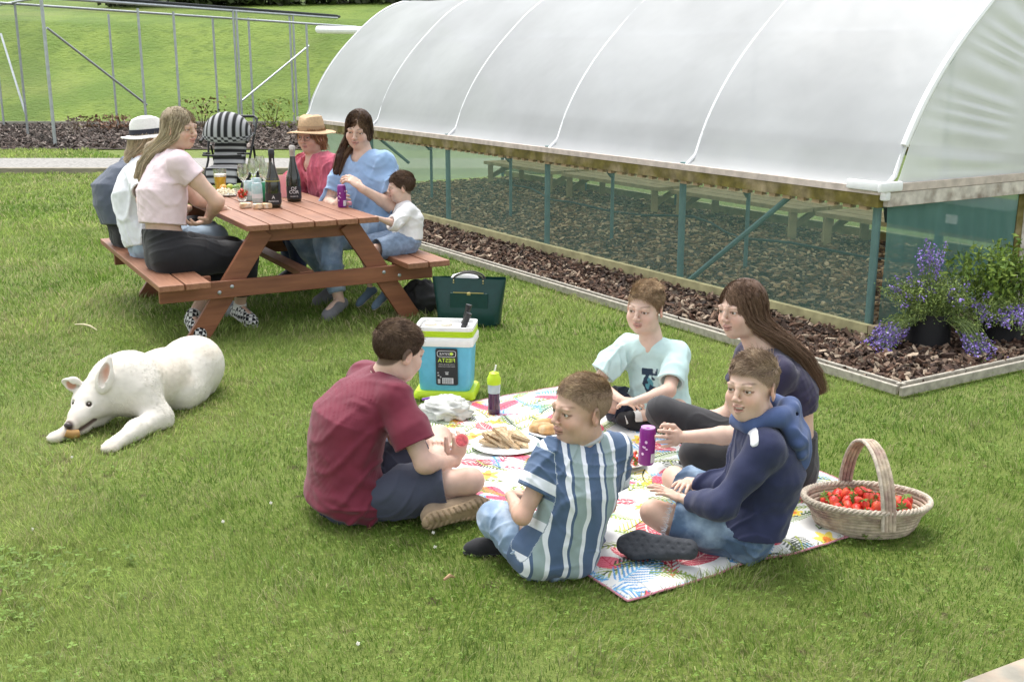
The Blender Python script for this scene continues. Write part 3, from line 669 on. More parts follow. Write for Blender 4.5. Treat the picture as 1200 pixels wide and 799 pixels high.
wineglass(onT(286, 228), 'empty stemmed glass behind the fruit bowl, leftmost of the glasses')
wineglass(onT(298, 220), 'empty stemmed glass standing behind the pale drinks cans')
wineglass(onT(306, 216), 'empty stemmed glass between the cans and the left bottle, farthest back')
wineglass(onT(311, 226), 'empty stemmed glass right beside the left dark bottle')
def can(p, m, label, grp, r=.028, h=.135, bands=None, tilt=None):
    e = local('drinks_can', p, label, 'can', grp)
    R = tilt if tilt is not None else np.eye(3)
    mb = MB(); mb.lathe([(r*.82, 0), (r, .008), (r, h-.012), (r*.86, h-.002)], p, 24, rot=R); mb.build('body', m, e, smooth=True)
    mb = MB(); mb.lathe([(r*.87, h-.003), (r*.87, h), (r*.78, h), (r*.76, h-.004), (0, h-.004)], p, 20, rot=R); mb.build('lid', mat('aluminium', (.6, .6, .6), .3, .05, metal=.9), e, smooth=True)
    return e
mint = mat('mint_can', (.45, .66, .66), .35, .15, 30, dirt=(.75, .8, .8), ds=25)
for (px, py, lb) in [(293, 235, 'pale mint drinks can nearest the strawberry bowl'), (302, 238, 'pale mint drinks can at the front of the cluster, facing the boxes'), (301, 231, 'pale mint drinks can at the back of the cluster beneath the glasses')]:
    e = can(onT(px, py), mint, lb, 'pale cans on the table', .030, .115)
    fr = face_to_cam(onT(px, py)); MB().lathe([(.0305, .03), (.0305, .055)], onT(px, py), 24).build('band', mat('can_band', (.75, .8, .8), .5), e, smooth=True)
e = can(onT(312, 236), mat('green_can', (.02, .22, .10), .35, .1), 'dark green drinks can half hidden by the left bottle', 'pale cans on the table', .030, .115)
p = onT(333, 231); e = local('plastic_cup', p, 'translucent pink plastic tumbler between the two dark bottles', 'cup')
MB().lathe([(.026, 0), (.038, .13), (.0365, .13), (.025, .004), (0, .004)], p, 24).build('cup_wall', mat('pink_plastic', (.9, .5, .52), .15, 0, alpha=.5), e, smooth=True)
# fruit bowl
def strawberry_bm(r=.014, h=.034, n=10):
    mb = MB(); mb.lathe([(0, -h*.5), (r*.45, -h*.4), (r*.85, -h*.1), (r, h*.2), (r*.8, h*.42), (r*.25, h*.48), (0, h*.46)], (0, 0, 0), n); return mb
straw_m = mat('strawberry_skin', (.62, .028, .018), .28, .25, 60, .5, 320, spec=.6, dirt=(.72, .15, .06), ds=40)
leafm = mat('calyx_green', (.16, .26, .05), .7, .2)
STP = None
def strawberry(p, tilt, s, label=None, group=None, calyx=True, name='strawberry'):
    global STP
    if STP is None:
        o = strawberry_bm().build(name, straw_m, smooth=True); mb = MB()
        for k in range(7):
            a = k*.9; d = V(math.cos(a), math.sin(a), 0); t = V(-d[1], d[0], 0); mb.add([V(0, 0, .017), d*.008+t*.003+V(0, 0, .019), d*.016+V(0, 0, .0155), d*.008-t*.003+V(0, 0, .018)], [(0, 1, 2, 3)])
        c = mb.build('calyx', leafm, o); STP = (o, c)
    else:
        o = STP[0].copy(); COL.objects.link(o)
        if calyx: c = STP[1].copy(); COL.objects.link(c); c.parent = o
    o.location = p; o.rotation_euler = tilt; o.scale = (s, s, s)
    return tag(o, label, 'strawberry', group)
p = onT(284, 236); e = local('fruit_bowl', p, 'small clear glass bowl filled with strawberries on the table', 'bowl')
MB().lathe([(.018, 0), (.03, .02), (.044, .075), (.042, .075), (.028, .022), (0, .008)], p, 26).build('glass_wall', glassm, e, smooth=True)
for k in range(11):
    a = k*2.4; r = .008+.026*(k % 3)/2; strawberry(p+V(r*math.cos(a), r*math.sin(a), .036+.014*(k//3)), (RS.uniform(0, 3), RS.uniform(0, 3), a), .85, 'red strawberry in the small glass bowl on the table', 'strawberries in the glass bowl')
# plate of fruit and nibbles
p = onT(268, 229); e = local('platter', p, 'dark rimmed white platter under the nibbles on the table', 'plate')
MB().lathe([(.10, 0), (.135, .010), (.137, .014), (.10, .006), (0, .005)], p, 32, sx=1, sy=.8).build('dish', mat('white_ceramic', (.8, .79, .76), .3, .03), e, smooth=True)
for k, (dx, dy, m, r) in enumerate([(-.05, .06, (.62, .30, .04), .03), (-.005, .07, (.30, .36, .04), .032), (.045, .05, (.14, .24, .05), .03)]):
    c = p+V(dx, dy, .045); mb = MB(); mb.lathe([(r*math.sin(a), -r*math.cos(a)) for a in np.linspace(0, math.pi, 12)], c, 18); o = mb.build('fruit', mat('fruit%d' % k, m, .4, .2, 30), smooth=True)
    tag(o, ['round orange fruit on the platter, leftmost', 'round yellow green fruit in the middle of the platter', 'round dark green fruit on the right of the platter'][k], 'fruit')
pm = mat('popcorn', (.78, .70, .52), .8, .2, 90); mb = MB()
for k in range(60):
    c = p+V(RS.uniform(-.08, .06), RS.uniform(-.07, .02), .02+.03*RS.rand()); r = RS.uniform(.007, .013); R_ = np.linalg.qr(RS.normal(size=(3, 3)))[0]
    mb.box(c, (r*1.4, r*1.2, r*1.3), rot=R_, bev=r*.3)
tag(mb.build('savoury_snacks', pm), 'heap of pale savoury snack pieces on the front of the platter', 'snacks', kind='stuff')
# row of three small cake boxes
bx = mat('cake_pastry', (.66, .46, .26), .8, .3, 40, .4, 100, dirt=(.8, .74, .62), ds=30)
for k, (px, py, lb) in enumerate([(288, 244, 'pale oblong cake slice at the left end of the row of four'), (302, 245, 'pale cake slice second from the left in the row'), (313, 244.5, 'pale cake slice third from the left in the row'), (323, 243, 'pale cake slice at the right end of the row by the bottle')]):
    mb = MB(); mb.box(onT(px, py)+ZZ*.019, (.075 if k in (0, 3) else .06, .055, .034), rot=RQ, bev=.006); o = mb.build('cake_slice', bx, smooth=True); tag(o, lb, 'cake', 'cake slices on the table')
for o in list(COL.objects):
    if o.type == 'EMPTY' and o.name.split('.')[0] in ('wine_bottle', 'beer_glass', 'wine_glass', 'drinks_can', 'plastic_cup', 'fruit_bowl'): o.scale = (1.22,)*3
# ---------------------------------------------------------------- tote bag and dark bag behind the bench end
tm = mat('teal_leather', (.005, .042, .038), .42, .12, 25, .15, 200, spec=.5)
c0, c1 = G(508, 381), G(589, 384); mid = (c0+c1)/2; X_ = unit(c1-c0); Y_ = V(-X_[1], X_[0], 0)
e = empty('tote_bag', mid, 'dark green leather tote bag standing on the grass behind the cool box', 'bag')
Rb = np.stack([X_, ZZ, -Y_], 1)
wb = np.linalg.norm(c1-c0)
mb = MB(); P_, F_ = [], []
prof_ = [(0, .43*wb/.42, .09), (.10, .215, .10), (.20, .228, .075), (.31, .245, .035)]
rows = []
for (z, hw, dp) in [(0, .185, .07), (.02, .205, .085), (.10, .213, .085), (.20, .228, .06), (.30, .243, .035), (.315, .243, .033)]:
    ring = []
    for a in np.linspace(0, 2*math.pi, 28, endpoint=False):
        ca, sa = math.cos(a), math.sin(a); ring.append(mid+Y_*.06+X_*(hw*np.sign(ca)*abs(ca)**.25)+Y_*(dp*np.sign(sa)*abs(sa)**.6)+ZZ*(z+.005*math.sin(a*2)*(z > .28)))
    rows.append(ring)
vs4 = [q for r in rows for q in r]; fs4 = []
for i in range(len(rows)-1):
    for k in range(28): fs4.append((i*28+k, i*28+(k+1) % 28, (i+1)*28+(k+1) % 28, (i+1)*28+k))
fs4.append(tuple(range(28))); mb.add(vs4, fs4); mb.build('bag_body', tm, e, smooth=True)
mb = MB(); mb.box(mid-Y_*.012+ZZ*.13+X_*.01, (.25, .012, .19), rot=np.stack([X_, Y_, ZZ], 1), bev=.004); mb.build('pocket', tm, e)
gold = mat('brass', (.6, .48, .22), .35, .1, metal=.8)
MB().beam(mid-Y_*.022+X_*-.09+ZZ*.228, mid-Y_*.022+X_*.11+ZZ*.228, .004, .006).build('zip', gold, e)
MB().box(mid-Y_*.024+X_*.012+ZZ*.222, (.024, .008, .02), rot=np.stack([X_, Y_, ZZ], 1), bev=.003).build('clasp', gold, e)
for dx in (-.095, .10):
    for dz in (.285, .30): MB().lathe([(.005, 0), (.004, .003), (0, .004)], mid+Y_*.015+X_*dx+ZZ*dz, 10, rot=Rb).build('stud', gold, e)
for dy in (.03, .085):
    MB().tube([mid+Y_*dy+X_*(.10*math.cos(a))+ZZ*(.30+.05*math.sin(a)) for a in np.linspace(0, math.pi, 14)], .006, 8).build('handle', mat('dark_leather', (.05, .045, .04), .5), e, smooth=True)
mb = MB(); c = mid+Y_*.06+X_*-.03+ZZ*.31; mb.lathe([(0.0, -.03), (.06, -.02), (.085, 0), (.07, .022), (.03, .034), (0, .036)], c, 20, sx=1.1, sy=.35); o = mb.build('paper_towel', mat('paper'), smooth=True); tag(o, 'crumpled white tissue poking out of the green tote bag', 'tissue')
def blob(name, c, r, m, label, cat, amp=.25, f=9, parent=None, sm=True):
    nu, nv = 40, 28; th = np.linspace(0, 2*math.pi, nu, endpoint=False); ph = np.linspace(.02, math.pi-.02, nv)
    d = np.stack([np.outer(np.sin(ph), np.cos(th)), np.outer(np.sin(ph), np.sin(th)), np.outer(np.cos(ph), np.ones(nu))], -1)
    q = 1+amp*(1-2*np.abs(2*noise(d*1., f/4, r[0]*40)-1))+amp*.4*(noise(d, f, 2)-.5); P_ = d*q[..., None]*np.array(r)+np.array(c)
    F_ = []
    for i in range(nv-1):
        for k in range(nu): F_.append((i*nu+k, i*nu+(k+1) % nu, (i+1)*nu+(k+1) % nu, (i+1)*nu+k))
    P_[..., 2] = np.maximum(P_[..., 2], .004)
    o = link(name, mesh_np(name, P_.reshape(-1, 3), np.array(F_), sm), m, parent, parent is not None)
    if label: tag(o, label, cat)
    return o
blob('rucksack', G(492, 372)+V(0, .16, .10), (.13, .10, .11), mat('black_cloth', (.02, .02, .02), .8, .3), 'slumped black bag on the grass between the table leg and the green tote', 'bag')
# ---------------------------------------------------------------- implicit surfaces
def axis(lo, hi, h, zones):
    out = [lo]; 
    while out[-1] < hi:
        x = out[-1]; st = h
        for a, b, s in zones:
            if a-st < x < b: st = min(st, s)
        out.append(x+st)
    return np.array(out, np.float32)
class SDF:
    def __init__(s, lo, hi, h, zones=()):
        """zones: list of (centre, radius, fine step)"""
        s.ax = [axis(lo[i], hi[i], h, [(c[i]-r, c[i]+r, f) for c, r, f in zones]) for i in range(3)]
        s.F = np.full([len(a) for a in s.ax], .2, np.float32)
    def sub(s, lo, hi, nog=False):
        sl = []
        for i in range(3):
            a = max(int(np.searchsorted(s.ax[i], lo[i]))-1, 0); b = min(int(np.searchsorted(s.ax[i], hi[i]))+1, len(s.ax[i]))
            if b <= a: return None
            sl.append(slice(a, b))
        sl = tuple(sl)
        if nog: return sl, None
        P = np.stack(np.meshgrid(*[s.ax[i][sl[i]] for i in range(3)], indexing='ij'), -1)
        return sl, P
    def put(s, sl, d, op, k):
        A = s.F[sl]
        if op == 'u': s.F[sl] = smin(A, d, k) if k > 0 else np.minimum(A, d)
        elif op == 's': s.F[sl] = -smin(-A, d, k) if k > 0 else np.maximum(A, -d)
        elif op == 'i': s.F[sl] = -smin(-A, -d, k) if k > 0 else np.maximum(A, d)
    def cap(s, a, b, ra, rb=None, k=.01, op='u'):
        a = np.asarray(a, np.float32); b = np.asarray(b, np.float32); rb = ra if rb is None else rb; m = max(ra, rb)+k*.6+.014
        q = s.sub(np.minimum(a, b)-m, np.maximum(a, b)+m, True)
        if q is None: return s
        sl, _ = q; w = b-a; L2 = float(w@w)+1e-9; X = (s.ax[0][sl[0]]-a[0])[:, None, None]; Y = (s.ax[1][sl[1]]-a[1])[None, :, None]; Z = (s.ax[2][sl[2]]-a[2])[None, None]
        t = np.clip((X*w[0]+Y*w[1]+Z*w[2])*np.float32(1/L2), 0, 1); d = np.sqrt((X-t*w[0])**2+(Y-t*w[1])**2+(Z-t*w[2])**2)-(np.float32(ra)+np.float32(rb-ra)*t); s.put(sl, d, op, k); return s
    def chain(s, pts, rs, k=.01, op='u'):
        for i in range(len(pts)-1): s.cap(pts[i], pts[i+1], rs[i], rs[i+1], k, op)
        return s
    def ell(s, c, r, R=None, k=.01, op='u', pad=.014):
        c = np.asarray(c, np.float32); r = np.asarray(r, np.float32); m = float(max(r))+k*.6+pad
        q = s.sub(c-m, c+m, True)
        if q is None: return s
        sl, _ = q; X = (s.ax[0][sl[0]]-c[0])[:, None, None]; Y = (s.ax[1][sl[1]]-c[1])[None, :, None]; Z = (s.ax[2][sl[2]]-c[2])[None, None]
        Rm = np.eye(3, dtype=np.float32) if R is None else np.asarray(R, np.float32); k0 = 0; k1 = 0
        for i in range(3):
            u = (X*Rm[0, i]+Y*Rm[1, i]+Z*Rm[2, i])/r[i]; k0 = k0+u*u; k1 = k1+(u/r[i])**2
        k0 = np.sqrt(k0); k1 = np.sqrt(k1)+1e-6
        s.put(sl, k0*(k0-1)/k1, op, k); return s
    def tor(s, cs, right, ws, ds, k=.02, op='u', rnd=.04):
        """elliptical column through centres cs with half widths ws and half depths ds"""
        cs = np.array(cs, np.float32); a, b = cs[0], cs[-1]; L = np.linalg.norm(b-a); z = (b-a)/L
        x = unit(np.asarray(right)-z*(np.asarray(right)@z)); y = np.cross(z, x); m = max(max(ws), max(ds))+.03
        q = s.sub(np.min(cs, 0)-m, np.max(cs, 0)+m, True)
        if q is None: return s
        sl, _ = q; tz = s.lin(sl, a, z); px = s.lin(sl, a, x); py = s.lin(sl, a, y); tc_ = (cs-a)@z
        N = 256; tb = np.linspace(-.3, L+.3, N); I = np.clip((tz+.3)*(N-1)/(L+.6), 0, N-1).astype(np.int16)
        tab = lambda v: np.interp(tb, tc_, v).astype(np.float32)[I]
        w = tab(ws); d = tab(ds); qx = np.abs((px-tab((cs-a)@x))/w); qy = np.abs((py-tab((cs-a)@y))/d)
        qx = qx*qx; qy = qy*qy; rr = np.sqrt(np.sqrt(qx*qx+qy*qy+1.45*qx*qy))
        dd = (rr-1)*np.minimum(w, d); de = np.maximum(-tz, tz-L)
        s.put(sl, -smin(-dd, -de, rnd), op, k); return s
    def lin(s, sl, p, n):
        n = np.asarray(n, np.float32); p = np.asarray(p, np.float32)
        return ((s.ax[0][sl[0]]-p[0])*n[0])[:, None, None]+((s.ax[1][sl[1]]-p[1])*n[1])[None, :, None]+((s.ax[2][sl[2]]-p[2])*n[2])[None, None]
    def plane(s, p, n, k=.004, c=None, r=None):
        """keeps the side the normal points away from; within r of c only"""
        n = unit(n); c = np.asarray(p if c is None else c); r = 9 if r is None else r
        q = s.sub(c-r, c+r, True)
        if q is None: return s
        sl, _ = q; d = s.lin(sl, p, n)
        if r < 5:
            m = s.lin(sl, c, (1, 0, 0))**2+s.lin(sl, c, (0, 1, 0))**2+s.lin(sl, c, (0, 0, 1))**2 < r*r; A = s.F[sl]; s.F[sl] = np.where(m, np.maximum(A, d), A)
        else: s.put(sl, d, 'i', k)
        return s
    def warp(s, fn, band=.03):
        m = np.abs(s.F) < band; idx = np.nonzero(m)
        P = np.stack([s.ax[i][idx[i]] for i in range(3)], -1); s.F[m] += fn(P); return s
    def mesh(s):
        F = s.F; S = F < 0; nx, ny, nz = F.shape
        c = np.zeros((nx-1, ny-1, nz-1), np.uint8)
        for dx in (0, 1):
            for dy in (0, 1):
                for dz in (0, 1): c += S[dx:nx-1+dx, dy:ny-1+dy, dz:nz-1+dz]
        I = np.nonzero((c > 0) & (c < 8)); n = len(I[0]); vid = np.full(c.shape, -1, np.int32); vid[I] = np.arange(n)
        co = [(dx, dy, dz) for dx in (0, 1) for dy in (0, 1) for dz in (0, 1)]
        val = np.stack([F[I[0]+a, I[1]+b, I[2]+d] for a, b, d in co]); acc = np.zeros((n, 3)); cnt = np.zeros(n)
        X = [np.stack([s.ax[0][I[0]+a], s.ax[1][I[1]+b], s.ax[2][I[2]+d]], -1) for a, b, d in co]
        for i in range(8):
            for j in range(i+1, 8):
                if sum(abs(p-q) for p, q in zip(co[i], co[j])) != 1: continue
                m = (val[i] < 0) != (val[j] < 0); t = np.where(m, val[i]/(val[i]-val[j]+1e-12), 0)
                acc += np.where(m[:, None], X[i]+(X[j]-X[i])*t[:, None], 0); cnt += m
        Vv = acc/cnt[:, None]; FF = []
        for axn in range(3):
            sl0 = [slice(None)]*3; sl1 = [slice(None)]*3; sl0[axn] = slice(0, -1); sl1[axn] = slice(1, None)
            D = S[tuple(sl0)] != S[tuple(sl1)]; J = list(np.nonzero(D)); o1, o2 = (axn+1) % 3, (axn+2) % 3
            ok = (J[o1] > 0) & (J[o2] > 0) & (J[o1] < F.shape[o1]-1) & (J[o2] < F.shape[o2]-1); J = [j[ok] for j in J]
            def cell(d1, d2):
                K = list(J); K[o1] = J[o1]+d1; K[o2] = J[o2]+d2; return vid[tuple(K)]
            q = np.stack([cell(-1, -1), cell(0, -1), cell(0, 0), cell(-1, 0)], 1); fl = S[tuple(J)]
            q[~fl] = q[~fl][:, ::-1]; FF.append(q)
        Fq = np.concatenate(FF); Fq = Fq[(Fq >= 0).all(1)]; return Vv, Fq
# ---------------------------------------------------------------- person
skinm = mat('skin', attr=True, rough=.50, var=.09, vs=22, bump=.12, bs=500, spec=.4, sss=.12)
hairm = mat('hair', attr=True, rough=.62, var=.12, vs=90, spec=.3)
eyem = mat('eye', attr=True, rough=.08, var=0, spec=.6)
def cloth(name, col, rough=.85, var=.10, vs=14, **kw): return mat(name, col, rough, var, vs, bump=kw.pop('bump', .22), bs=kw.pop('bs', 420), crease=kw.pop('crease', .45), sheen=.15, **kw)
def Rhead(yaw, pitch=0, roll=0):
    """columns: right-hand X (person's left), Y forward, Z up, in world; yaw as world angle of the gaze in degrees"""
    a = rad(yaw); f = V(math.cos(a), math.sin(a), 0); z = V(0, 0, 1); x = np.cross(f, z)
    p = rad(pitch); f2 = f*math.cos(p)+z*math.sin(p); z2 = np.cross(x, f2); r = rad(roll)
    x3 = x*math.cos(r)+z2*math.sin(r); z3 = np.cross(x3, f2); return np.stack([x3, f2, z3], 1)
def head_sdf(S, H, R, s, mouth=0, child=1, squint=.0042, smile=0., ears=1):
    """s: scale (1 adult). x to the person's right, y forward, z up"""
    p = lambda x, y, z: H+R@(V(x, y, z)*s)
    e = lambda c, r, k=.012, op='u': S.ell(p(*c), V(*r)*s, R, k*s, op)
    ch = child
    e((0, -.014, .036), (.0735, .094, .080), .02)
    e((0, .020, -.030), (.0565, .063, .072), .03)
    e((0, .052, -.078), (.026, .024, .024), .03)
    for x in (-1, 1):
        e((x*(.034+.006*ch), .018, -.060-.002*ch), (.018+.006*ch, .034, .028), .03)
        e((x*.038, .056, -.028), (.022+.001*ch, .021+.001*ch, .023+.002*ch), .026)
        e((x*.031, .092, .006), (.0175, .0135, .0125), .010, 's')
        S.ell(p(x*.0315, .0705, .004), V(.0150, .0145, .0140)*s, R, .005*s)
        e((x*.026, .0785, .0240), (.02, .0075, .0045), .020)
    S.chain([p(0, .086, .016), p(0, .092, -.004), p(0, .101, -.020)], [.0072*s, .0066*s, (.0095-.0012*ch)*s], .010*s)
    e((0, .103-.002*ch, -.0245), (.0092-.0008*ch, .0085, .0078), .008)
    for x in (-1, 1): e((x*.0105, .094, -.0275), (.0070, .0085, .0065), .006)
    for x in (-1, 1): e((x*.0065, .100, -.0345), (.0032, .0042, .0035), .002, 's')
    S.chain([p(-.021-.2*smile, .074, -.0535+smile), p(-.009, .0875, -.0500), p(.009, .0875, -.0500), p(.021+.2*smile, .074, -.0535+smile)], [.0035*s, .0062*s, .0062*s, .0035*s], .006*s)
    S.chain([p(-.019-.2*smile, .074, -.0580+smile), p(0, .0865, -.0625-mouth*.003), p(.019+.2*smile, .074, -.0580+smile)], [.0032*s, .0068*s, .0032*s], .005*s)
    mr = .0013+.0046*mouth
    S.chain([p(-.0215-.15*smile, .080, -.0560+smile), p(-.010, .091, -.0565), p(.010, .091, -.0565), p(.0215+.15*smile, .080, -.0560+smile)], [mr*.5*s, mr*s, mr*s, mr*.5*s], .002*s, 's')
    if mouth: e((0, .083, -.0560), (.0195, .014, .0068), .002, 's')
    for x in (-1, 1):   # eye slits and ears
        e((x*.0315, .083, .0035), (.0142, .012, squint*1.12), .002, 's')
        if not ears: continue
        c = p(x*.0765, -.010, -.004); th = x*.45; Re = R@np.array([[math.cos(th), math.sin(th)*1, 0], [-math.sin(th), math.cos(th), 0], [0, 0, 1]])
        S.ell(c, V(.0075, .0185, .0315)*s, Re, .005*s)
        S.ell(c+R@V(x*.0075, .003, .003)*s, V(.006, .011, .019)*s, Re, .003*s, 's')
        S.ell(c+R@V(x*.002, .012, -.004)*s, V(.005, .005, .008)*s, Re, .003*s)
def head_color(P, H, R, s, skin, brow, scalp=None, lip=(.44, .20, .17), cheek=.35, dark_lash=True, smile=0.):
    q = ((P-H)@R)/s; c = np.tile(np.array(skin), (len(P), 1)); x, y, z = np.abs(q[:, 0]), q[:, 1], q[:, 2]
    def mixc(m, col): nonlocal c; m = np.clip(m, 0, 1)[:, None]; c = c*(1-m)+np.array(col)*m
    g = lambda a, b, cx, cz: np.exp(-((x-cx)/a)**2-((z-cz)/b)**2)
    fr = y > .03
    mixc(fr*g(.022, .02, .04, -.028)*cheek, (skin[0]*1.02, skin[1]*.72, skin[2]*.68))
    mixc(fr*g(.012, .012, 0, -.024)*.18*(y > .085), (skin[0], skin[1]*.65, skin[2]*.58))
    lipm = (y > .066)*(x < .0225)*sst(.0035, .0005, np.abs(z+.0500-.0)-.0045*(1-(x/.024)**2)); lip2 = (y > .066)*(x < .020)*sst(.003, .0005, np.abs(z+.0620)-.0050*(1-(x/.022)**2))
    mixc(np.maximum(lipm, lip2)*.7, lip)
    mixc((y > .066)*(x < .022)*sst(.0022, .0009, np.abs(z+.0565-smile*(x/.0215)**2))*.9, (.15, .05, .04))
    bz = .0265+.004*np.sin(np.clip((x-.012)/.04, 0, 1)*2.6); mixc(fr*sst(.011, .018, x)*sst(.054, .044, x)*sst(.0050, .0012, np.abs(z-bz))*.62, brow)
    if dark_lash:
        eq = np.sqrt(((x-.0315)/.0145)**2+((z-.0035)/.0062)**2); mixc(fr*(z > .001)*sst(.28, .1, np.abs(eq-1))*.75, (.05, .03, .025)); mixc(fr*sst(.25, .1, np.abs(eq-1))*.35, (skin[0]*.5, skin[1]*.35, skin[2]*.3))
        mixc(fr*sst(1.9, 1.1, eq)*.18, (skin[0]*.75, skin[1]*.6, skin[2]*.6))
    mixc((y > .085)*(x < .012)*(x > .002)*sst(.0045, .002, np.abs(z+.0345)), (.12, .04, .03))
    mixc((x > .073)*(np.abs(z+.004) < .04)*.30, (skin[0], skin[1]*.62, skin[2]*.55))
    if scalp is not None: mixc(hairmask(q)*.9, scalp)
    return c
def hairline(y, kind='short'):
    return np.interp(y, [-.11, -.07, -.045, -.02, 0, .012, .03, .05, .066, .08], [-.062, -.058, -.045, -.018, .016, .014, .026, .040, .058, .066])
def hairmask(q): return sst(-.004, .006, q[:, 2]-hairline(q[:, 1]))
def eyeballs(parent, H, R, s, gaze=(0, 0), iris=(.10, .07, .04)):
    for x in (-1, 1):
        c = H+R@(V(x*.0315, .0695, .004)*s); r = .0138*s; n1, n2 = 18, 22
        th = np.linspace(0, math.pi, n1); ph = np.linspace(0, 2*math.pi, n2, endpoint=False)
        gd = unit(V(gaze[0], 1, gaze[1])); gx = unit(np.cross(gd, (0, 0, 1))); gz = np.cross(gx, gd)
        d = np.cos(th)[:, None, None]*gd+np.sin(th)[:, None, None]*(np.cos(ph)[:, None]*gx+np.sin(ph)[:, None]*gz)[None]
        P = c+(d.reshape(-1, 3)*r)@R.T; F = []
        for i in range(n1-1):
            for k in range(n2): F.append((i*n2+k, i*n2+(k+1) % n2, (i+1)*n2+(k+1) % n2, (i+1)*n2+k))
        t = np.repeat(th, n2)[:, None]; col = np.where(t < .17, (.01, .01, .01), np.where(t < .44, iris, (.55, .52, .49)))
        link('eye', mesh_np('eye', P, np.array(F), True, col), eyem, parent, True)
def ribbons(name, paths, w, cols, m, parent, rs=RS):
    """paths (n,k,3); w (n,) ; tapering ribbons"""
    n, k, _ = paths.shape; t = np.gradient(paths, axis=1); t /= np.linalg.norm(t, axis=2, keepdims=True)+1e-9
    a = rs.normal(size=(n, 1, 3)); sdir = np.cross(t, a); sdir /= np.linalg.norm(sdir, axis=2, keepdims=True)+1e-9
    tp = np.linspace(1, .15, k)[None, :, None]**.7; ww = np.asarray(w)[:, None, None]*tp
    P = np.stack([paths-sdir*ww, paths+sdir*ww], 2).reshape(-1, 3); b = np.arange(n)[:, None, None]*(2*k)+np.arange(k-1)[None, :, None]*2
    F = (b+np.array([0, 1, 3, 2])[None, None]).reshape(-1, 4); C = np.repeat(cols, 2*k, 0)
    C = C.reshape(n, k, 2, 3)*np.linspace(.85, 1.15, k)[None, :, None, None]; 
    return link(name, mesh_np(name, P, F, True, C.reshape(-1, 3)), m, parent, True)
def hair_short(parent, H, R, s, col, tip, top=.030, side=.006, n=9000, front=(0, 1, .3), fade=False, hl=None, seed=1, sidecol=None, stand=.22):
    """cropped hair: length grows from the sides to the top; front = direction the top is combed (head space)"""
    rs = np.random.RandomState(seed); hl = hl or hairline; n = int(n*1.9)
    d = rs.normal(size=(n*3, 3)); d /= np.linalg.norm(d, axis=1)[:, None]; q = d*V(.0745, .095, .081)+V(0, -.014, .036)
    k = q[:, 2] > hl(q[:, 1])+rs.normal(0, .0025, len(q)); q = q[k][:n]; d = d[k][:n]; n = len(q)
    up = sst(.045, .085, q[:, 2]); fly = rs.rand(n) < .05; L = (side+(top-side)*up)*rs.uniform(.7, 1.2, n)*(1+.5*(noise(q, 30, seed)-.5))*np.where(fly, 1.3, 1)
    nr = d/V(.0745, .095, .081); nr /= np.linalg.norm(nr, axis=1)[:, None]
    cl = lambda f, o: noise(q, f, seed+o)-.5
    cb = np.array(front, float)[None]*np.ones((n, 1))+np.stack([cl(16, 3)+.7*cl(45, 4), cl(16, 5)+.7*cl(45, 6), .6*cl(20, 7)], 1)*1.3
    dn = np.tile(V(0, -.45, -1), (n, 1))+np.stack([cl(30, 8)*0, cl(30, 9), cl(30, 10)], 1)*.8; flow = cb*up[:, None]+dn*(1-up[:, None]); flow -= nr*(flow*nr).sum(1)[:, None]; flow /= np.linalg.norm(flow, axis=1)[:, None]+1e-9
    lift = stand*up+.07+.14*up*noise(q, 26, seed+2); dirn = flow+nr*(lift+fly*.5)[:, None]+rs.normal(0, .09, (n, 3))*(1+2*fly)[:, None]; dirn /= np.linalg.norm(dirn, axis=1)[:, None]
    kk = 5; t = np.linspace(0, 1, kk); cen = V(0, -.014, .036); pa = q[:, None]+dirn[:, None]*(L[:, None]*t[None])[..., None]
    rel = pa-cen; el = np.linalg.norm(rel/V(.0755, .096, .082), axis=2)[..., None]; mn = 1+.022+(.10*t[None, :, None]+.06*noise(q, 30, seed+2)[:, None, None])*up[:, None, None]*min(1.3, top/.03); pa = np.where(el < mn, cen+rel/el*mn, pa)   # lie on the skull
    base = np.array(col)[None]*np.ones((n, 1))
    if sidecol is not None: base = base*up[:, None]+np.array(sidecol)[None]*(1-up[:, None])
    hi = (np.clip(noise(q*V(1, .5, 1), 60, seed)*1.6-.5, 0, 1)*sst(.02, .09, q[:, 2]))[:, None]
    c = base*(1-hi)+np.array(tip)*hi; c = c*rs.uniform(.7, 1.3, n)[:, None]
    W = H+(pa.reshape(-1, 3)*s)@R.T
    hp = lambda x, y, z: H+R@(V(x, y, z)*s)
    S = SDF(H-.13*s, H+.15*s, .0033 if s > .8 else .003); S.ell(hp(0, -.014, .037), V(.0752, .0955, .0818)*s, R, 0, pad=.04)
    def wf(P):
        qq = ((P-H)@R)/s; u_ = sst(.045, .09, qq[:, 2]); return -(u_*(top*.11*(.3+noise(qq, 24, seed+9)))+side*.10+.0012*noise(qq*V(1, .3, 1), 160, 1))*s
    S.warp(wf, .025); sl, _ = S.sub(H-1, H+1, True); xx, yy, zz = [S.lin(sl, H, R[:, i])/s for i in range(3)]
    S.F = np.maximum(S.F, ((hl(yy)+(.030*sst(-.02, .03, -np.abs(yy)+.02)+.022)*(1 if fade else 0)-zz)*s*.8+.001)).astype(np.float32)
    vv, ff = S.mesh(); qv = ((vv-H)@R)/s; cc = np.array(col)[None]*(.6+.6*noise(qv*V(1, .3, 1), 150, seed))[:, None]*.85
    if sidecol is not None: u_ = sst(.045, .085, qv[:, 2])[:, None]; cc = cc*u_+np.array(sidecol)*.8*(1-u_)
    hp_ = link('hair', mesh_np('hair', vv, ff, True, cc), hairm, parent, True)
    wd = (.00042+.0003*up)*s*(1 if s < 1.05 else 1.5); ribbons('hair_strands', W.reshape(n, kk, 3), wd*rs.uniform(.7, 1.3, n), c, hairm, hp_, rs)
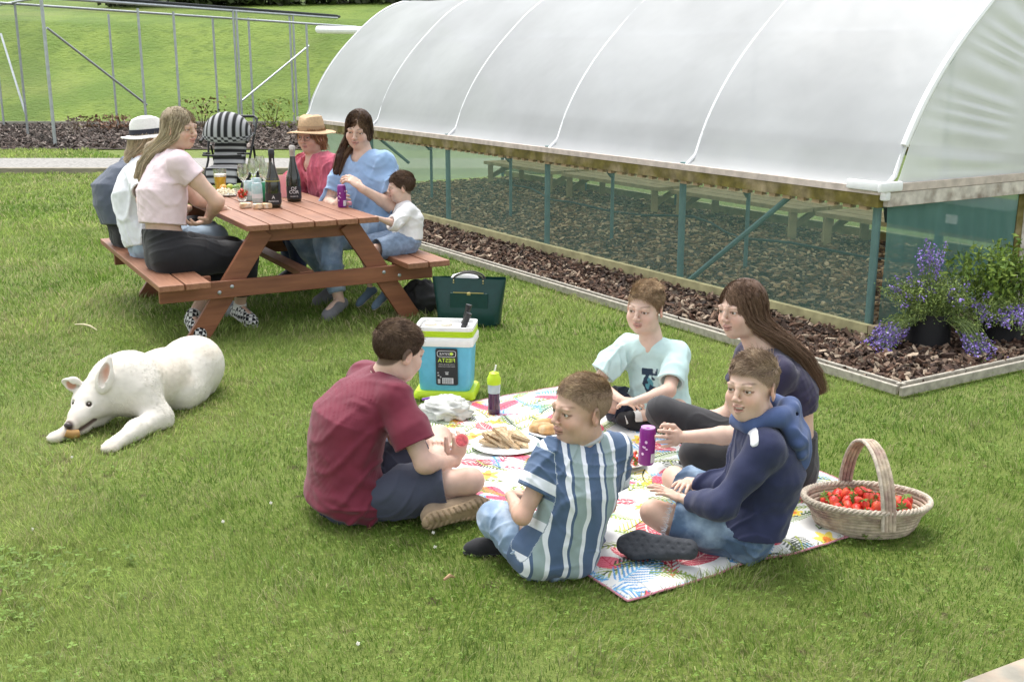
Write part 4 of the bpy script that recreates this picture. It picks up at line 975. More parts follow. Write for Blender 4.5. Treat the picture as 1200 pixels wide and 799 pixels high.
def hair_long(parent, H, R, s, guide, spread, col, tip, n=3500, part=0., seed=2, thick=.010, hl=None, w=.0010, n2=9, exitp=(0, -.075, -.03), sidecover=1., wave=.006):
    """guide: world polyline the hair hangs along; spread: (side, depth) half sizes at each guide point"""
    rs = np.random.RandomState(seed); hl = hl or (lambda y: np.interp(y, [-.11, -.05, -.01, .03, .055, .075], [-.06, -.06, -.055, .0, .045, .062]))
    d = rs.normal(size=(n*4, 3)); d /= np.linalg.norm(d, axis=1)[:, None]; q = d*V(.077, .098, .084)+V(0, -.014, .036)
    k = q[:, 2] > hl(q[:, 1]); q = q[k][:n]; n = len(q)
    ex = V(*exitp); G_ = np.array([((g-H)@R)/s for g in guide]); m = len(G_)
    a1 = np.sign(q[:, 0]-part)*np.minimum(np.abs(q[:, 0]-part)/.07, 1); a2 = rs.uniform(-1, 1, n); rr = np.sqrt(rs.rand(n))
    off = np.stack([a1*.6+rs.normal(0, .25, n), a2*rr], 1)
    K1 = 6; paths = np.zeros((n, K1+m, 3)); c0 = V(0, -.014, .030)
    # over the skull: slide from the root toward the side exit
    fr_ = np.clip((q[:, 1]+.04)/.10, 0, 1)*sidecover; tgt = np.stack([np.sign(q[:, 0]-part)*(.055+.035*rs.rand(n)), ex[1]+fr_*.085+rs.uniform(-.01, .02, n), ex[2]+rs.uniform(-.04, .0, n)], 1)
    for i in range(K1):
        t = (i/(K1-1))**.9; p = q*(1-t)+tgt*t; dv = (p-c0)/V(.077, .098, .086); ln = np.linalg.norm(dv, axis=1)[:, None]
        lift = 1+(thick+.006*noise(q, 60, seed)[:, None])/.085*math.sin(math.pi*min(.5, .5*t+.15)); paths[:, i] = np.where(ln < lift, c0+(p-c0)/ln*lift, p)
    for j in range(m):
        g = G_[j]; tt_ = unit(G_[min(j+1, m-1)]-G_[max(j-1, 0)]); sx = unit(np.cross(tt_, (0, 1, 0.2))); sy = np.cross(tt_, sx)
        wob = .12*np.sin(j*1.1+off[:, 0]*5+a2*3)
        paths[:, K1+j] = g+sx*((off[:, 0]+wob)*spread[j][0]/s)[:, None]+sy*((off[:, 1]+wob)*spread[j][1]/s)[:, None]
    cut = rs.uniform(.8, 1, n); paths[:, -1] = paths[:, -2]+(paths[:, -1]-paths[:, -2])*cut[:, None]
    ph_ = off[:, 0]*4+a2*2; tl_ = np.linspace(0, 1, K1+m)[None]
    paths[:, :, 0] += wave*np.sin(tl_*9+ph_[:, None])*tl_; paths[:, :, 1] += wave*np.cos(tl_*8+ph_[:, None]*1.7)*tl_
    for _ in range(2): paths[:, 1:-1] = (paths[:, :-2]+2*paths[:, 1:-1]+paths[:, 2:])/4
    c = np.array(col)+(np.array(tip)-np.array(col))*(noise(q, 24, seed)**1.4)[:, None]; c = c*rs.uniform(.6, 1.4, n)[:, None]
    W = H+(paths.reshape(-1, 3)*s)@R.T
    S = SDF(H-.45*s, H+.2*s, .0055) if False else None
    lo = np.min(np.concatenate([W, [H]]), 0)-.03; hi = np.max(np.concatenate([W, [H]]), 0)+.03
    S = SDF(lo, hi, .0055); S.ell(H+R@V(0, -.020, .036)*s, V(.078, .096, .084)*s, R, 0)
    Pm = np.stack(np.meshgrid(*S.ax, indexing='ij'), -1); qq = ((Pm-H)@R)/s; S.F = np.maximum(S.F, (hl(qq[..., 1])-qq[..., 2])*s).astype(np.float32)
    exw = H+R@(ex*s); gg = [H+R@V(0, -.05, .0)*s, exw]+list(guide)
    for j in range(len(gg)-1):
        r0 = .06*s if j == 0 else (.055*s if j == 1 else spread[j-2][1]*.75); r1 = .055*s if j == 0 else spread[j-1][1]*.75
        S.cap(gg[j], gg[j+1], max(r0, .008), max(r1, .006), .02)
    S.warp(lambda P: -(.006)*(noise(((P-H)@R)*V(1, 1, .25), 70, seed)-.2)*s, .02)
    vv, ff = S.mesh(); cc = np.array(col)[None]*(.6+.6*noise((vv-H)@R*V(1, 1, .2), 120, seed))[:, None]
    hp_ = link('hair', mesh_np('hair', vv, ff, True, cc), hairm, parent, True)
    ribbons('hair_strands', W.reshape(n, K1+m, 3), np.full(n, w*s)*rs.uniform(.6, 1.3, n), c, hairm, hp_, rs)
def hand(S, wr, fwd, nrm, side, s, curl=(.5, .7, .5), thumb=.5, spread=.12, k=.0035):
    """fwd: to the fingers, nrm: out of the palm, side +1/-1: thumb along +-(fwd x nrm)"""
    f = unit(fwd); n = unit(np.asarray(nrm)-f*(np.asarray(nrm)@f)); t = np.cross(f, n)*side; R = np.stack([t, f, n], 1)
    S.cap(wr-f*.01*s, wr+f*.025*s, .021*s, .021*s, .012*s)
    S.ell(wr+f*.052*s, V(.038, .046, .0145)*s, R, .010*s)
    S.ell(wr+f*.030*s+t*.018*s+n*.006*s, V(.017, .028, .014)*s, R, .010*s)
    for i, (o, L, r) in enumerate([(.028, .072, .0088), (.0095, .080, .0090), (-.009, .074, .0086), (-.026, .058, .0078)]):
        p = wr+f*(.088-.006*abs(i-1))*s+t*o*s; a = -.1+curl[0]*(1+.06*i); sp = (1.5-i)*spread; d0 = unit(f+t*sp)
        pts = [wr+f*.05*s+t*o*.8*s, p]; ang = a
        for j, fr in enumerate((.45, .31, .24)):
            dd = d0*math.cos(ang)+n*math.sin(ang); p = p+dd*L*fr*s; pts.append(p); ang += curl[min(j+1, 2)]
        S.chain(pts, [.010*s, r*1.08*s, r*s, r*.93*s, r*.80*s], k*s)
    p = wr+f*.018*s+t*.022*s+n*.004*s; d1 = unit(f*.75+t*.75+n*.35*thumb); p2 = p+d1*.042*s; d2 = unit(f*1.+t*(.55-.5*thumb)+n*.6*thumb); p3 = p2+d2*.032*s; p4 = p3+unit(d2+n*.25*thumb-t*.2*thumb)*.026*s
    S.chain([p, p2, p3, p4], [.014*s, .0115*s, .0100*s, .0085*s], .006*s)
def lerp(a, b, t): return np.asarray(a)*(1-t)+np.asarray(b)*t
ROT = np.array(Matrix.Rotation(.9, 3, 'X') @ Matrix.Rotation(.7, 3, 'Y') @ Matrix.Rotation(.5, 3, 'Z'))
def folds(amp, f, dirn=(0, 0, 1), st=.35, o=0):
    rs = np.random.RandomState(o+50); dirn = unit(dirn); D = [unit(dirn+rs.normal(0, .25, 3)), unit(dirn+rs.normal(0, .8, 3)), unit(V(0, 0, 1)+rs.normal(0, .35, 3))]
    def fn(P):
        out = amp*1.0*(noise(P@ROT, f*.8, o+4)-.5)+amp*.45*(noise(P@ROT, f*2.1, o+6)-.5)
        for i, d in enumerate(D):
            ph = (P@d)*2.6*f*(1+.35*i)+11*(noise(P@ROT, f*.45, o+i)-.5); r = np.exp(-(np.sin(ph)/.38)**2); out = out-amp*(.85-.2*i)*r*sst(.42, .75, noise(P@ROT, f*.55, o+8+i*3))
        return out.astype(np.float32)
    return fn
class Person:
    def __init__(s, label, J, sc=1., hs=1., skin=(.50, .29, .20), h=.0045, group=None, build=1., hf=.0024):
        s.J = J; s.sc = sc; s.hs = hs; s.skin = skin; s.h = h; s.b = build; s.hf = hf
        pts = np.array([v for v in J.values() if isinstance(v, np.ndarray) and v.shape == (3,)])
        s.lo = pts.min(0)-.22*max(sc, .75); s.hi = pts.max(0)+.22*max(sc, .75); s.lo[2] = max(s.lo[2], -.03)
        s.right = unit(J['shR']-J['shL']); s.up = unit(J['nk']-J['pel']); s.fwd = unit(np.cross(s.up, s.right))
        base = J['pel']*V(1, 1, 0); s.root = empty('person', base, label, 'person', group); s.hands = []
    def spine(s, belly=0.):
        J = s.J; sc = s.sc; P = J['pel']; N = J['nk']; b = J.get('bend', .03)*sc; back = -s.fwd
        return [P-s.up*.085*sc, P, lerp(P, N, .3)+back*b*.8, lerp(P, N, .6)+back*b, lerp(P, N, .85)+back*b*.5, N-s.up*.0*sc]
    def torso(s, S, inf=0., k=.03, wmul=1., lo=0, hi=None, extra=None):
        sc = s.sc*s.b; ws = np.array([.135, .165, .140, .158, .150, .075])*sc*wmul+inf; ds = np.array([.095, .118, .098, .112, .092, .060])*sc+inf
        if extra is not None: ws = ws+np.array(extra); ds = ds+np.array(extra)
        cs = s.spine(); sl = slice(lo, hi); S.tor(cs[sl], s.right, ws[sl], ds[sl], k)
        for q in ('L', 'R'):
            sh = s.J['sh'+q]; nk = s.J['nk']
            if hi is None: S.cap(lerp(nk, sh, .25)-s.up*.015*s.sc, sh-s.up*.004, .050*sc+inf, .052*sc+inf, .04*s.sc)
    def arm(s, S, q, inf=0., f0=0., f1=2., k=.02, cuff=0.):
        J = s.J; sc = s.sc; b = .5+.5*s.b; a, e, w = J['sh'+q], J['el'+q], J['wr'+q]
        r = np.array([.054, .046, .039, .040, .036, .0235])*sc*b+inf
        P = [a, lerp(a, e, .45), e, lerp(e, w, .12), lerp(e, w, .35), w]; T = [0, .45, 1, 1.12, 1.35, 2]
        pts, rs = [], []
        for i in range(len(P)):
            if T[i] <= f1: pts.append(P[i]); rs.append(r[i]+(cuff*T[i]/max(f1, .01)))
            elif T[i-1] < f1:
                t = (f1-T[i-1])/(T[i]-T[i-1]); pts.append(lerp(P[i-1], P[i], t)); rs.append(r[i-1]*(1-t)+r[i]*t+cuff)
        S.chain(pts, rs, k*sc)
        return pts[-1], unit(pts[-1]-pts[-2]), rs[-1]
    def leg(s, S, q, inf=0., f1=2., k=.03, cuff=0., thick=1.):
        J = s.J; sc = s.sc; b = (.4+.6*s.b)*thick; a, e, w = J['hip'+q], J['kn'+q], J['an'+q]
        r = np.array([.088, .077, .056, .054, .055, .034])*sc*b+inf
        P = [a, lerp(a, e, .4), e, lerp(e, w, .12), lerp(e, w, .32), w]; T = [0, .4, 1, 1.12, 1.32, 2]
        pts, rs = [], []
        for i in range(len(P)):
            if T[i] <= f1: pts.append(P[i]); rs.append(r[i]+cuff*T[i]/max(f1, .01))
            elif T[i-1] < f1:
                t = (f1-T[i-1])/(T[i]-T[i-1]); pts.append(lerp(P[i-1], P[i], t)); rs.append(r[i-1]*(1-t)+r[i]*t+cuff)
        S.chain(pts, rs, k*sc)
        return pts[-1], unit(pts[-1]-pts[-2]), rs[-1]
    def bnd(s, names, m):
        P = np.array([s.J[n] for n in names if n in s.J]); return P.min(0)-m, P.max(0)+m
    def grid(s, extra=()):
        return SDF(s.lo, s.hi, s.h, extra)
    def body(s, hands=True, mouth=0, child=1, scalp=None, brow=(.16, .10, .06), squint=.0042, cheek=.35, lip=(.44, .20, .17), legs=True, skinlegs=True, neck=1., iris=(.10, .07, .04), gaze=(0, 0), eyes=True, smile=0., ears=1):
        J = s.J; sc = s.sc; zones = [(J['hd']+V(0, 0, -.01), .135*s.hs, s.hf)]
        for q in ('L', 'R'):
            if 'hand'+q in J: zones.append((J['wr'+q]+unit(J['hand'+q]['f'])*.07*sc, .085*sc, s.hf*1.15))
        S = s.grid(zones); s.torso(S, -.008*sc); H, R = J['hd'], J['R']
        nb = H+R@V(0, -.022, -.045)*s.hs; nk = J['nk']; nr = .047*neck
        S.chain([nb, lerp(nb, nk, .6), nk-s.up*.02*sc], [nr*s.hs, nr*.98*s.hs, nr*1.25*s.hs], .03*sc)
        for q in ('L', 'R'):
            s.arm(S, q, -.001)
            if legs: s.leg(S, q, -.005)
            if legs and 'an'+q in J and 'toe'+q in J: S.cap(J['an'+q], lerp(J['an'+q], J['toe'+q], .45), .030*sc, .018*sc, .012)
            if 'hand'+q in J:
                hd = J['hand'+q]; hand(S, J['wr'+q], hd['f'], hd['n'], hd.get('s', 1), sc*hd.get('z', 1), hd.get('c', (.5, .7, .5)), hd.get('t', .5), hd.get('sp', .12))
        head_sdf(S, H, R, s.hs, mouth, child, squint, smile, ears)
        vv, ff = S.mesh(); n = noise(vv, 14, 2); sk = np.array(s.skin)
        near = np.linalg.norm(vv-H, axis=1) < .16*s.hs; col = np.tile(sk, (len(vv), 1))*(.95+.1*n)[:, None]
        col[near] = head_color(vv[near], H, R, s.hs, s.skin, brow, scalp, lip, cheek, smile=smile)
        for q in ('L', 'R'):     # pinker hands, elbows and knees
            for nm, rr, am in (('wr', .0, 0), ('el', .05, .35), ('kn', .07, .3)):
                if nm+q in J and rr: m = (am*np.exp(-(np.linalg.norm(vv-J[nm+q], axis=1)/(rr*sc))**2))[:, None]; col = col*(1-m)+np.array((sk[0], sk[1]*.7, sk[2]*.62))*m
            if 'hand'+q in J: m = (.35*sst(.05, .16, np.linalg.norm(vv-J['wr'+q], axis=1)*0+.1)*(np.linalg.norm(vv-J['wr'+q]-unit(J['hand'+q]['f'])*.12*sc, axis=1) < .06*sc))[:, None]; col = col*(1-m*.5)+np.array((sk[0], sk[1]*.7, sk[2]*.62))*m*.5
        s.mesh_body = link('body', mesh_np('body', vv, ff, True, col), skinm, s.root, True)
        if eyes: eyeballs(s.root, H, R, s.hs, gaze, iris)
        if mouth:
            mb = MB(); mb.lathe([(0, -.004), (.0155, -.0035), (.0165, 0), (.0155, .0035), (0, .004)], (0, 0, 0), 20); mb.v = [tuple(H+R@(V(a*1.0, b*.78+.0700, c*1.1-.0530)*s.hs)) for a, b, c in mb.v]
            mb.build('teeth', mat('teeth', (.72, .68, .60), .25, .02), s.root, smooth=True)
        return S
    def shirt(s, m, name='t_shirt', sleeve=.55, inf=.012, hem=0., fold=.010, ff=9, neck_r=.062, cuff=.012, extra=None, col=None, uvw=None, waist_cut=None, seed=0, neck_off=(0, 0, 0), open_cuff=True, hemn=None, hh=None, fdir=None, neckplane=None, armk=.035, drape=0.):
        """hem: offset of the lower edge along the spine from the pelvis joint (negative is lower)"""
        J = s.J; sc = s.sc; lo, hi = s.bnd(['pel', 'nk', 'shL', 'shR', 'hipL', 'hipR']+(['elL', 'elR'] if sleeve > 0 else [])+(['wrL', 'wrR'] if sleeve > 1 else []), .17*s.b*sc+.03); S = SDF(lo, hi, hh or s.h*.9); s.torso(S, inf, extra=extra if extra is not None else (.012*sc, .010*sc, .008*sc, .004*sc, 0, 0)); cf = []
        T0 = S.F.copy()
        for q in ('L', 'R'):
            if sleeve > 0: cf.append((q,)+s.arm(S, q, inf*.9, f1=sleeve, cuff=cuff*sc, k=armk))
        dr_ = [s.leg(S, q, inf+.014, f1=drape) for q in ('L', 'R')] if drape else []
        B0 = S.F.copy(); S.warp(folds(fold*sc, ff, fdir if fdir is not None else s.up*.35+s.right*.75+s.fwd*.3, .3, seed), .008+fold*sc*1.3)
        S.warp(lambda P: (.004*sc*(noise(P, 38, seed+3)-.5)).astype(np.float32), .02); T0 += S.F-B0; del B0
        for p, d, r in dr_: S.plane(p, d, c=p, r=r+.05*sc)
        for q, p, d, r in cf:
            S.plane(p-d*.006, d, c=p, r=r+.035*sc)
            if open_cuff: S.cap(p-d*.016*sc, p+d*.05, max(r-.014*sc, .01), max(r-.010*sc, .01), .002, 's')
        S.F = np.minimum(S.F, T0)
        hp = J['pel']+s.up*hem*sc; hn = -s.up if hemn is None else hemn
        sl, _ = S.sub(hp-1, hp+1, True); dl = S.lin(sl, hp, unit(hn)); hb = J['pel']-s.up*.06*sc; bb = S.sub(hp-.32*sc, hp+.32*sc, True)[0]
        # the hem only cuts round the trunk, sleeves that reach lower stay
        rx = S.lin(sl, J['pel'], s.right); rf = S.lin(sl, J['pel'], s.fwd); trunk = rx*rx+rf*rf < (.24*sc*s.b)**2
        S.F[sl] = np.where(trunk | (dl > .10*sc), np.maximum(S.F[sl], np.where(trunk, dl, -1)), S.F[sl])
        H, R = J['hd'], J['R']; nk = J['nk']; nb = H+R@V(0, -.022, -.045)*s.hs; no = s.right*neck_off[0]+s.fwd*neck_off[1]+s.up*neck_off[2]
        ax = unit(nb-nk); S.cap(nk+no-ax*.012*sc, nk+no+ax*.3, neck_r*sc*.93, neck_r*sc*1.35, .004, 's')
        vv, f2 = S.mesh(); C = col(vv) if col else None; U = uvw(vv) if uvw else None
        return link(name, mesh_np(name, vv, f2, True, C, U), m, s.root, True)
    def pants(s, m, name='trousers', f=2., inf=.010, fold=.007, ff=12, waist=.35, cuff=0., col=None, seed=5, open_cuff=True, thick=1., hh=None, fL=None, fR=None, jag=0.):
        J = s.J; sc = s.sc; lo, hi = s.bnd(['pel', 'hipL', 'hipR', 'knL', 'knR']+(['anL', 'anR'] if f > 1 else []), .17*s.b*sc+.03); hi[2] = max(hi[2], lerp(J['pel'], J['nk'], waist)[2]+.05); S = SDF(lo, hi, hh or s.h*.9); s.torso(S, inf*.8, lo=0, hi=4); cf = []
        for q in ('L', 'R'):
            S.cap(J['pel']-s.up*.02*sc, J['hip'+q], .105*sc*s.b, .098*sc*s.b, .05)
        if f > 1:
            for q in ('L', 'R'): s.leg(S, q, inf, f1=.95, thick=thick)
        T0 = S.F.copy()
        for q in ('L', 'R'):
            fq = (fL if q == 'L' else fR); fq = f if fq is None else fq; cf.append(s.leg(S, q, inf, f1=fq, cuff=cuff*sc, thick=thick))
        B0 = S.F.copy(); S.warp(folds(fold*sc, ff, s.right, .4, seed), .008+fold*sc*1.3)
        T0 += S.F-B0; del B0
        for i, (p, d, r) in enumerate(cf):
            S.plane(p-d*.006, d, c=p, r=r+.035*sc)
            if open_cuff: S.cap(p-d*.016*sc, p+d*.05, max(r-.013*sc, .01), max(r-.010*sc, .01), .002, 's')
        S.F = np.minimum(S.F, T0+np.float32(.0015))
        p = lerp(J['pel'], J['nk'], waist); sl, _ = S.sub(p-1, p+1, True); dl = S.lin(sl, p, s.up); rx = S.lin(sl, J['pel'], s.right)
        fw_ = S.lin(sl, J['pel'], s.fwd); S.F[sl] = np.where((rx*rx+fw_*fw_ < (.20*sc*s.b)**2) & (fw_ < .135*sc*s.b), np.maximum(S.F[sl], dl), S.F[sl])
        vv, f2 = S.mesh(); C = col(vv) if col else None
        return link(name, mesh_np(name, vv, f2, True, C), m, s.root, True)
    def shoe(s, q, m, sole=None, L=None, name='shoe', toe=None, an=None, up=None, wd=.042, low=0.):
        J = s.J; sc = s.sc; a = J['an'+q] if an is None else an; t = J['toe'+q] if toe is None else toe
        f = unit(t-a); upv = unit((ZZ if up is None else np.asarray(up))-f*((ZZ if up is None else np.asarray(up))@f)); rt = np.cross(f, upv); R = np.stack([rt, f, upv], 1)
        heel = a-f*.035*sc-upv*.035*sc; tip = heel+f*(.245*sc if L is None else L); mid = (heel+tip)/2; LL = np.linalg.norm(tip-heel)
        S = SDF(np.minimum(heel, tip)-.1*sc, np.maximum(heel, tip)+.1*sc+V(0, 0, .05*sc), .0045 if sc > .8 else .004)
        S.chain([heel+upv*.01*sc, lerp(heel, tip, .35)+upv*.012*sc, lerp(heel, tip, .75)+upv*.004*sc, tip-f*.03*sc], [.034*sc, .036*sc, wd*.92*sc, .030*sc], .02)
        S.ell(lerp(heel, tip, .42)+upv*.022*sc, V(.034, LL*.30, .032)*sc/sc*1.0*V(sc, 1, sc), R, .02)
        if not low: S.cap(heel+f*.02*sc, a+upv*.015*sc, .038*sc, .036*sc, .02)
        S.plane(heel-upv*.022*sc, -upv)
        v1, f1 = S.mesh(); o = link(name, mesh_np(name, v1, f1, True), m, s.root, True)
        if sole:
            S2 = SDF(np.minimum(heel, tip)-.09*sc, np.maximum(heel, tip)+.09*sc, .004)
            S2.chain([heel, lerp(heel, tip, .35), lerp(heel, tip, .75), tip-f*.028*sc], [.040*sc, .039*sc, wd*sc, .034*sc], .01)
            S2.plane(heel-upv*.028*sc, -upv); S2.plane(heel-upv*.012*sc, upv); v1, f1 = S2.mesh(); link('sole', mesh_np('sole', v1, f1, True), sole, o, True)
        return o, (heel, tip, f, upv, rt)
# ---------------------------------------------------------------- poses
DBG = []
def pose(nm, sc, pel, nk, yaw, head, hyaw, hpitch=0, hroll=0, T={}, hands={}, bend=.03, hipyaw=None, shdrop=.045, shw=.165, hs=1.):
    """T: joint -> ('r', px, py, sign) bone length reach | ('g', px, py, z) | ('d', px, py, depth)"""
    J = dict(pel=np.array(pel), nk=np.array(nk), bend=bend)
    up = unit(J['nk']-J['pel']); a = rad(yaw); f = V(math.cos(a), math.sin(a), 0); rt = unit(np.cross(f, ZZ)); rt = unit(rt-up*(rt@up)*.2)
    b = rad(hipyaw if hipyaw is not None else yaw); fh = V(math.cos(b), math.sin(b), 0); rh = unit(np.cross(fh, ZZ))
    L = dict(el=.285, wr=.245, kn=.41, an=.40, toe=.17)
    for q, sg in (('L', -1), ('R', 1)):
        J['sh'+q] = J['nk']+rt*sg*shw*sc-up*shdrop*sc+f*.0*sc; J['hip'+q] = J['pel']+rh*sg*.088*sc-up*.015*sc+fh*.01
    par = dict(el='sh', wr='el', kn='hip', an='kn', toe='an')
    for j in ('el', 'wr', 'kn', 'an', 'toe'):
        for q in ('L', 'R'):
            t = T.get(j+q)
            if t is None: continue
            if t[0] == 'r': J[j+q] = reach(J[par[j]+q], t[1], t[2], L[j]*sc*(t[4] if len(t) > 4 else 1), t[3])
            elif t[0] == 'g': J[j+q] = G(t[1], t[2], t[3])
            elif t[0] == 'd': J[j+q] = at(t[1], t[2], t[3])
            elif t[0] == 'q': J[j+q] = Q(*t[1:])
            elif t[0] == 'o': J[j+q] = J[par[j]+q]+V(*t[1:])
            DBG.append((nm, j+q, np.round(J[j+q], 2), 'len', round(float(np.linalg.norm(J[j+q]-J[par[j]+q])/(L[j]*sc)), 2)))
    J['hd'] = head; J['R'] = Rhead(hyaw, hpitch, hroll)
    for q, h in hands.items():
        h = dict(h); tgt = h.get('to'); fv = unit(J['wr'+q]-J['el'+q])
        if tgt is not None: fv = unit(np.asarray(tgt)-J['wr'+q])
        h['f'] = fv; h.setdefault('n', V(0, 0, -1)); h.setdefault('z', .9 if sc < 1 else 1.); J['hand'+q] = h
    DBG.append((nm, 'pel', np.round(J['pel'], 2), 'nk', np.round(J['nk'], 2), 'torso', round(float(np.linalg.norm(J['nk']-J['pel'])/sc/.48), 2), 'hd', np.round(head, 2), 'neck', round(float(np.linalg.norm(head-J['nk'])/sc/.17), 2)))
    return J
def dep(p): p = np.asarray(p); return (p-CAM)@V(0, cP, -sP)
C_W = (.78, .78, .77)
denim = cloth('light_denim', (.19, .27, .38), .85, .25, 11, dirt=(.38, .46, .56), ds=12, crease=.8)
denim2 = cloth('blue_denim', (.07, .12, .20), .85, .3, 12, dirt=(.27, .36, .46), ds=11, crease=.9)
navy = cloth('navy_cotton', (.014, .018, .052)); blackc = cloth('black_jersey', (.010, .010, .013), .8)
# ======================= striped boy
def boy_striped():
    pel = G(655, 684)+V(.0, .09, .09); nk = at(688, 517, dep(pel)-.06); hd = at(680, 481, dep(nk)-.045)
    J = pose('striped', .80, pel, nk, 112, hd, 211, 2, 0, hs=1., hipyaw=120, bend=.05, shw=.145,
             T=dict(elL=('r', 611, 607, -1), wrL=('r', 598, 580, 1), elR=('r', 712, 592, 1), wrR=('r', 672, 592, 1),
                    knL=('g', 578, 606, .15), anL=('g', 632, 612, .06), toeL=('g', 660, 608, .06), knR=('g', 700, 588, .14), anR=('g', 606, 633, .05), toeR=('g', 556, 634, .05)),
             hands=dict(L=dict(to=at(618, 572, dep(nk)+.22), n=V(.4, .5, -.6), s=-1, c=(.5, .8, .6)), R=dict(n=V(-.3, 0, -1), s=1)))
    p = Person('boy in blue and white striped t-shirt sitting with his back to the camera', J, .80, 1.02, (.55, .36, .27), build=.86)
    p.body(scalp=(.30, .20, .14), brow=(.20, .12, .07), squint=.0040, iris=(.08, .07, .05), cheek=.5)
    hair_short(p.root, J['hd'], J['R'], 1.02, (.27, .19, .12), (.55, .42, .27), top=.021, side=.0035, n=9500, front=(0, .8, .5), seed=3, fade=True, sidecol=(.42, .30, .215), stand=.35)
    m = cloth('striped_cotton', (.5, .5, .5)); nt = m.node_tree; L = nt.links.new
    an = nt.nodes.new('ShaderNodeAttribute'); an.attribute_name = 'suv'; sx = nt.nodes.new('ShaderNodeSeparateXYZ'); L(an.outputs['Vector'], sx.inputs[0])
    mm = nt.nodes.new('ShaderNodeMath'); mm.operation = 'FRACT'; L(sx.outputs[0], mm.inputs[0]); rp = nt.nodes.new('ShaderNodeValToRGB'); rp.color_ramp.interpolation = 'CONSTANT'; L(mm.outputs[0], rp.inputs[0])
    bl, gg, wh = (.070, .115, .20, 1), (.28, .36, .36, 1), (.72, .75, .80, 1); el = rp.color_ramp.elements; el[0].position = 0; el[0].color = wh; el[1].position = .13; el[1].color = bl
    for po, c in ((.21, gg), (.50, wh), (.62, bl)): e = el.new(po); e.color = c
    hv = [n for n in nt.nodes if n.bl_idname == 'ShaderNodeHueSaturation'][0]; L(rp.outputs[0], hv.inputs['Color'])
    def uvw(v):
        x = (v-J['pel'])@p.right; u = .30+x/.118*1.0
        z = (v-J['pel'])@p.up; u = u+.03*np.sin(z*28)+.02*np.sin(z*60+x*20)
        for q, sg in (('L', -1), ('R', 1)):
            a, e = J['sh'+q], J['el'+q]; d = unit(e-a); t = (v-a)@d; dist = np.linalg.norm(v-a-np.outer(t, d), axis=1); out = ((v-a)@p.right*sg > .022) & (dist < .085) & (t > .0)
            u = np.where(out, .64+t*4.0, u)
        return np.stack([u, u, u], 1)
    p.shirt(m, 't_shirt', sleeve=.62, inf=.016, hem=-.12, fold=.013, ff=11, neck_r=.056, cuff=.014, uvw=uvw, extra=(.035, .022, .014, .008, .004, 0), seed=2, hh=.0036, drape=.30)
    mb = MB(); c = J['nk']+unit(hd-J['nk'])*.018; nv = unit(hd-J['nk']); x = unit(np.cross(nv, (0, 1, 0))); y = np.cross(nv, x)
    mb.tube([c+(x*math.cos(t)*.055+y*math.sin(t)*.058)*.95 for t in np.linspace(0, 2*math.pi, 30, endpoint=False)], .0075, 8, closed=True); mb.build('collar', cloth('grey_rib', (.45, .47, .48)), p.root, smooth=True)
    p.pants(denim, 'jeans', f=1.85, inf=.010, fold=.010, ff=14, waist=.03, open_cuff=False, seed=4)
    p.shoe('R', blackc, mat('dark_sole', (.03, .032, .036), .8), L=.22)
    p.shoe('L', blackc, None, L=.22)
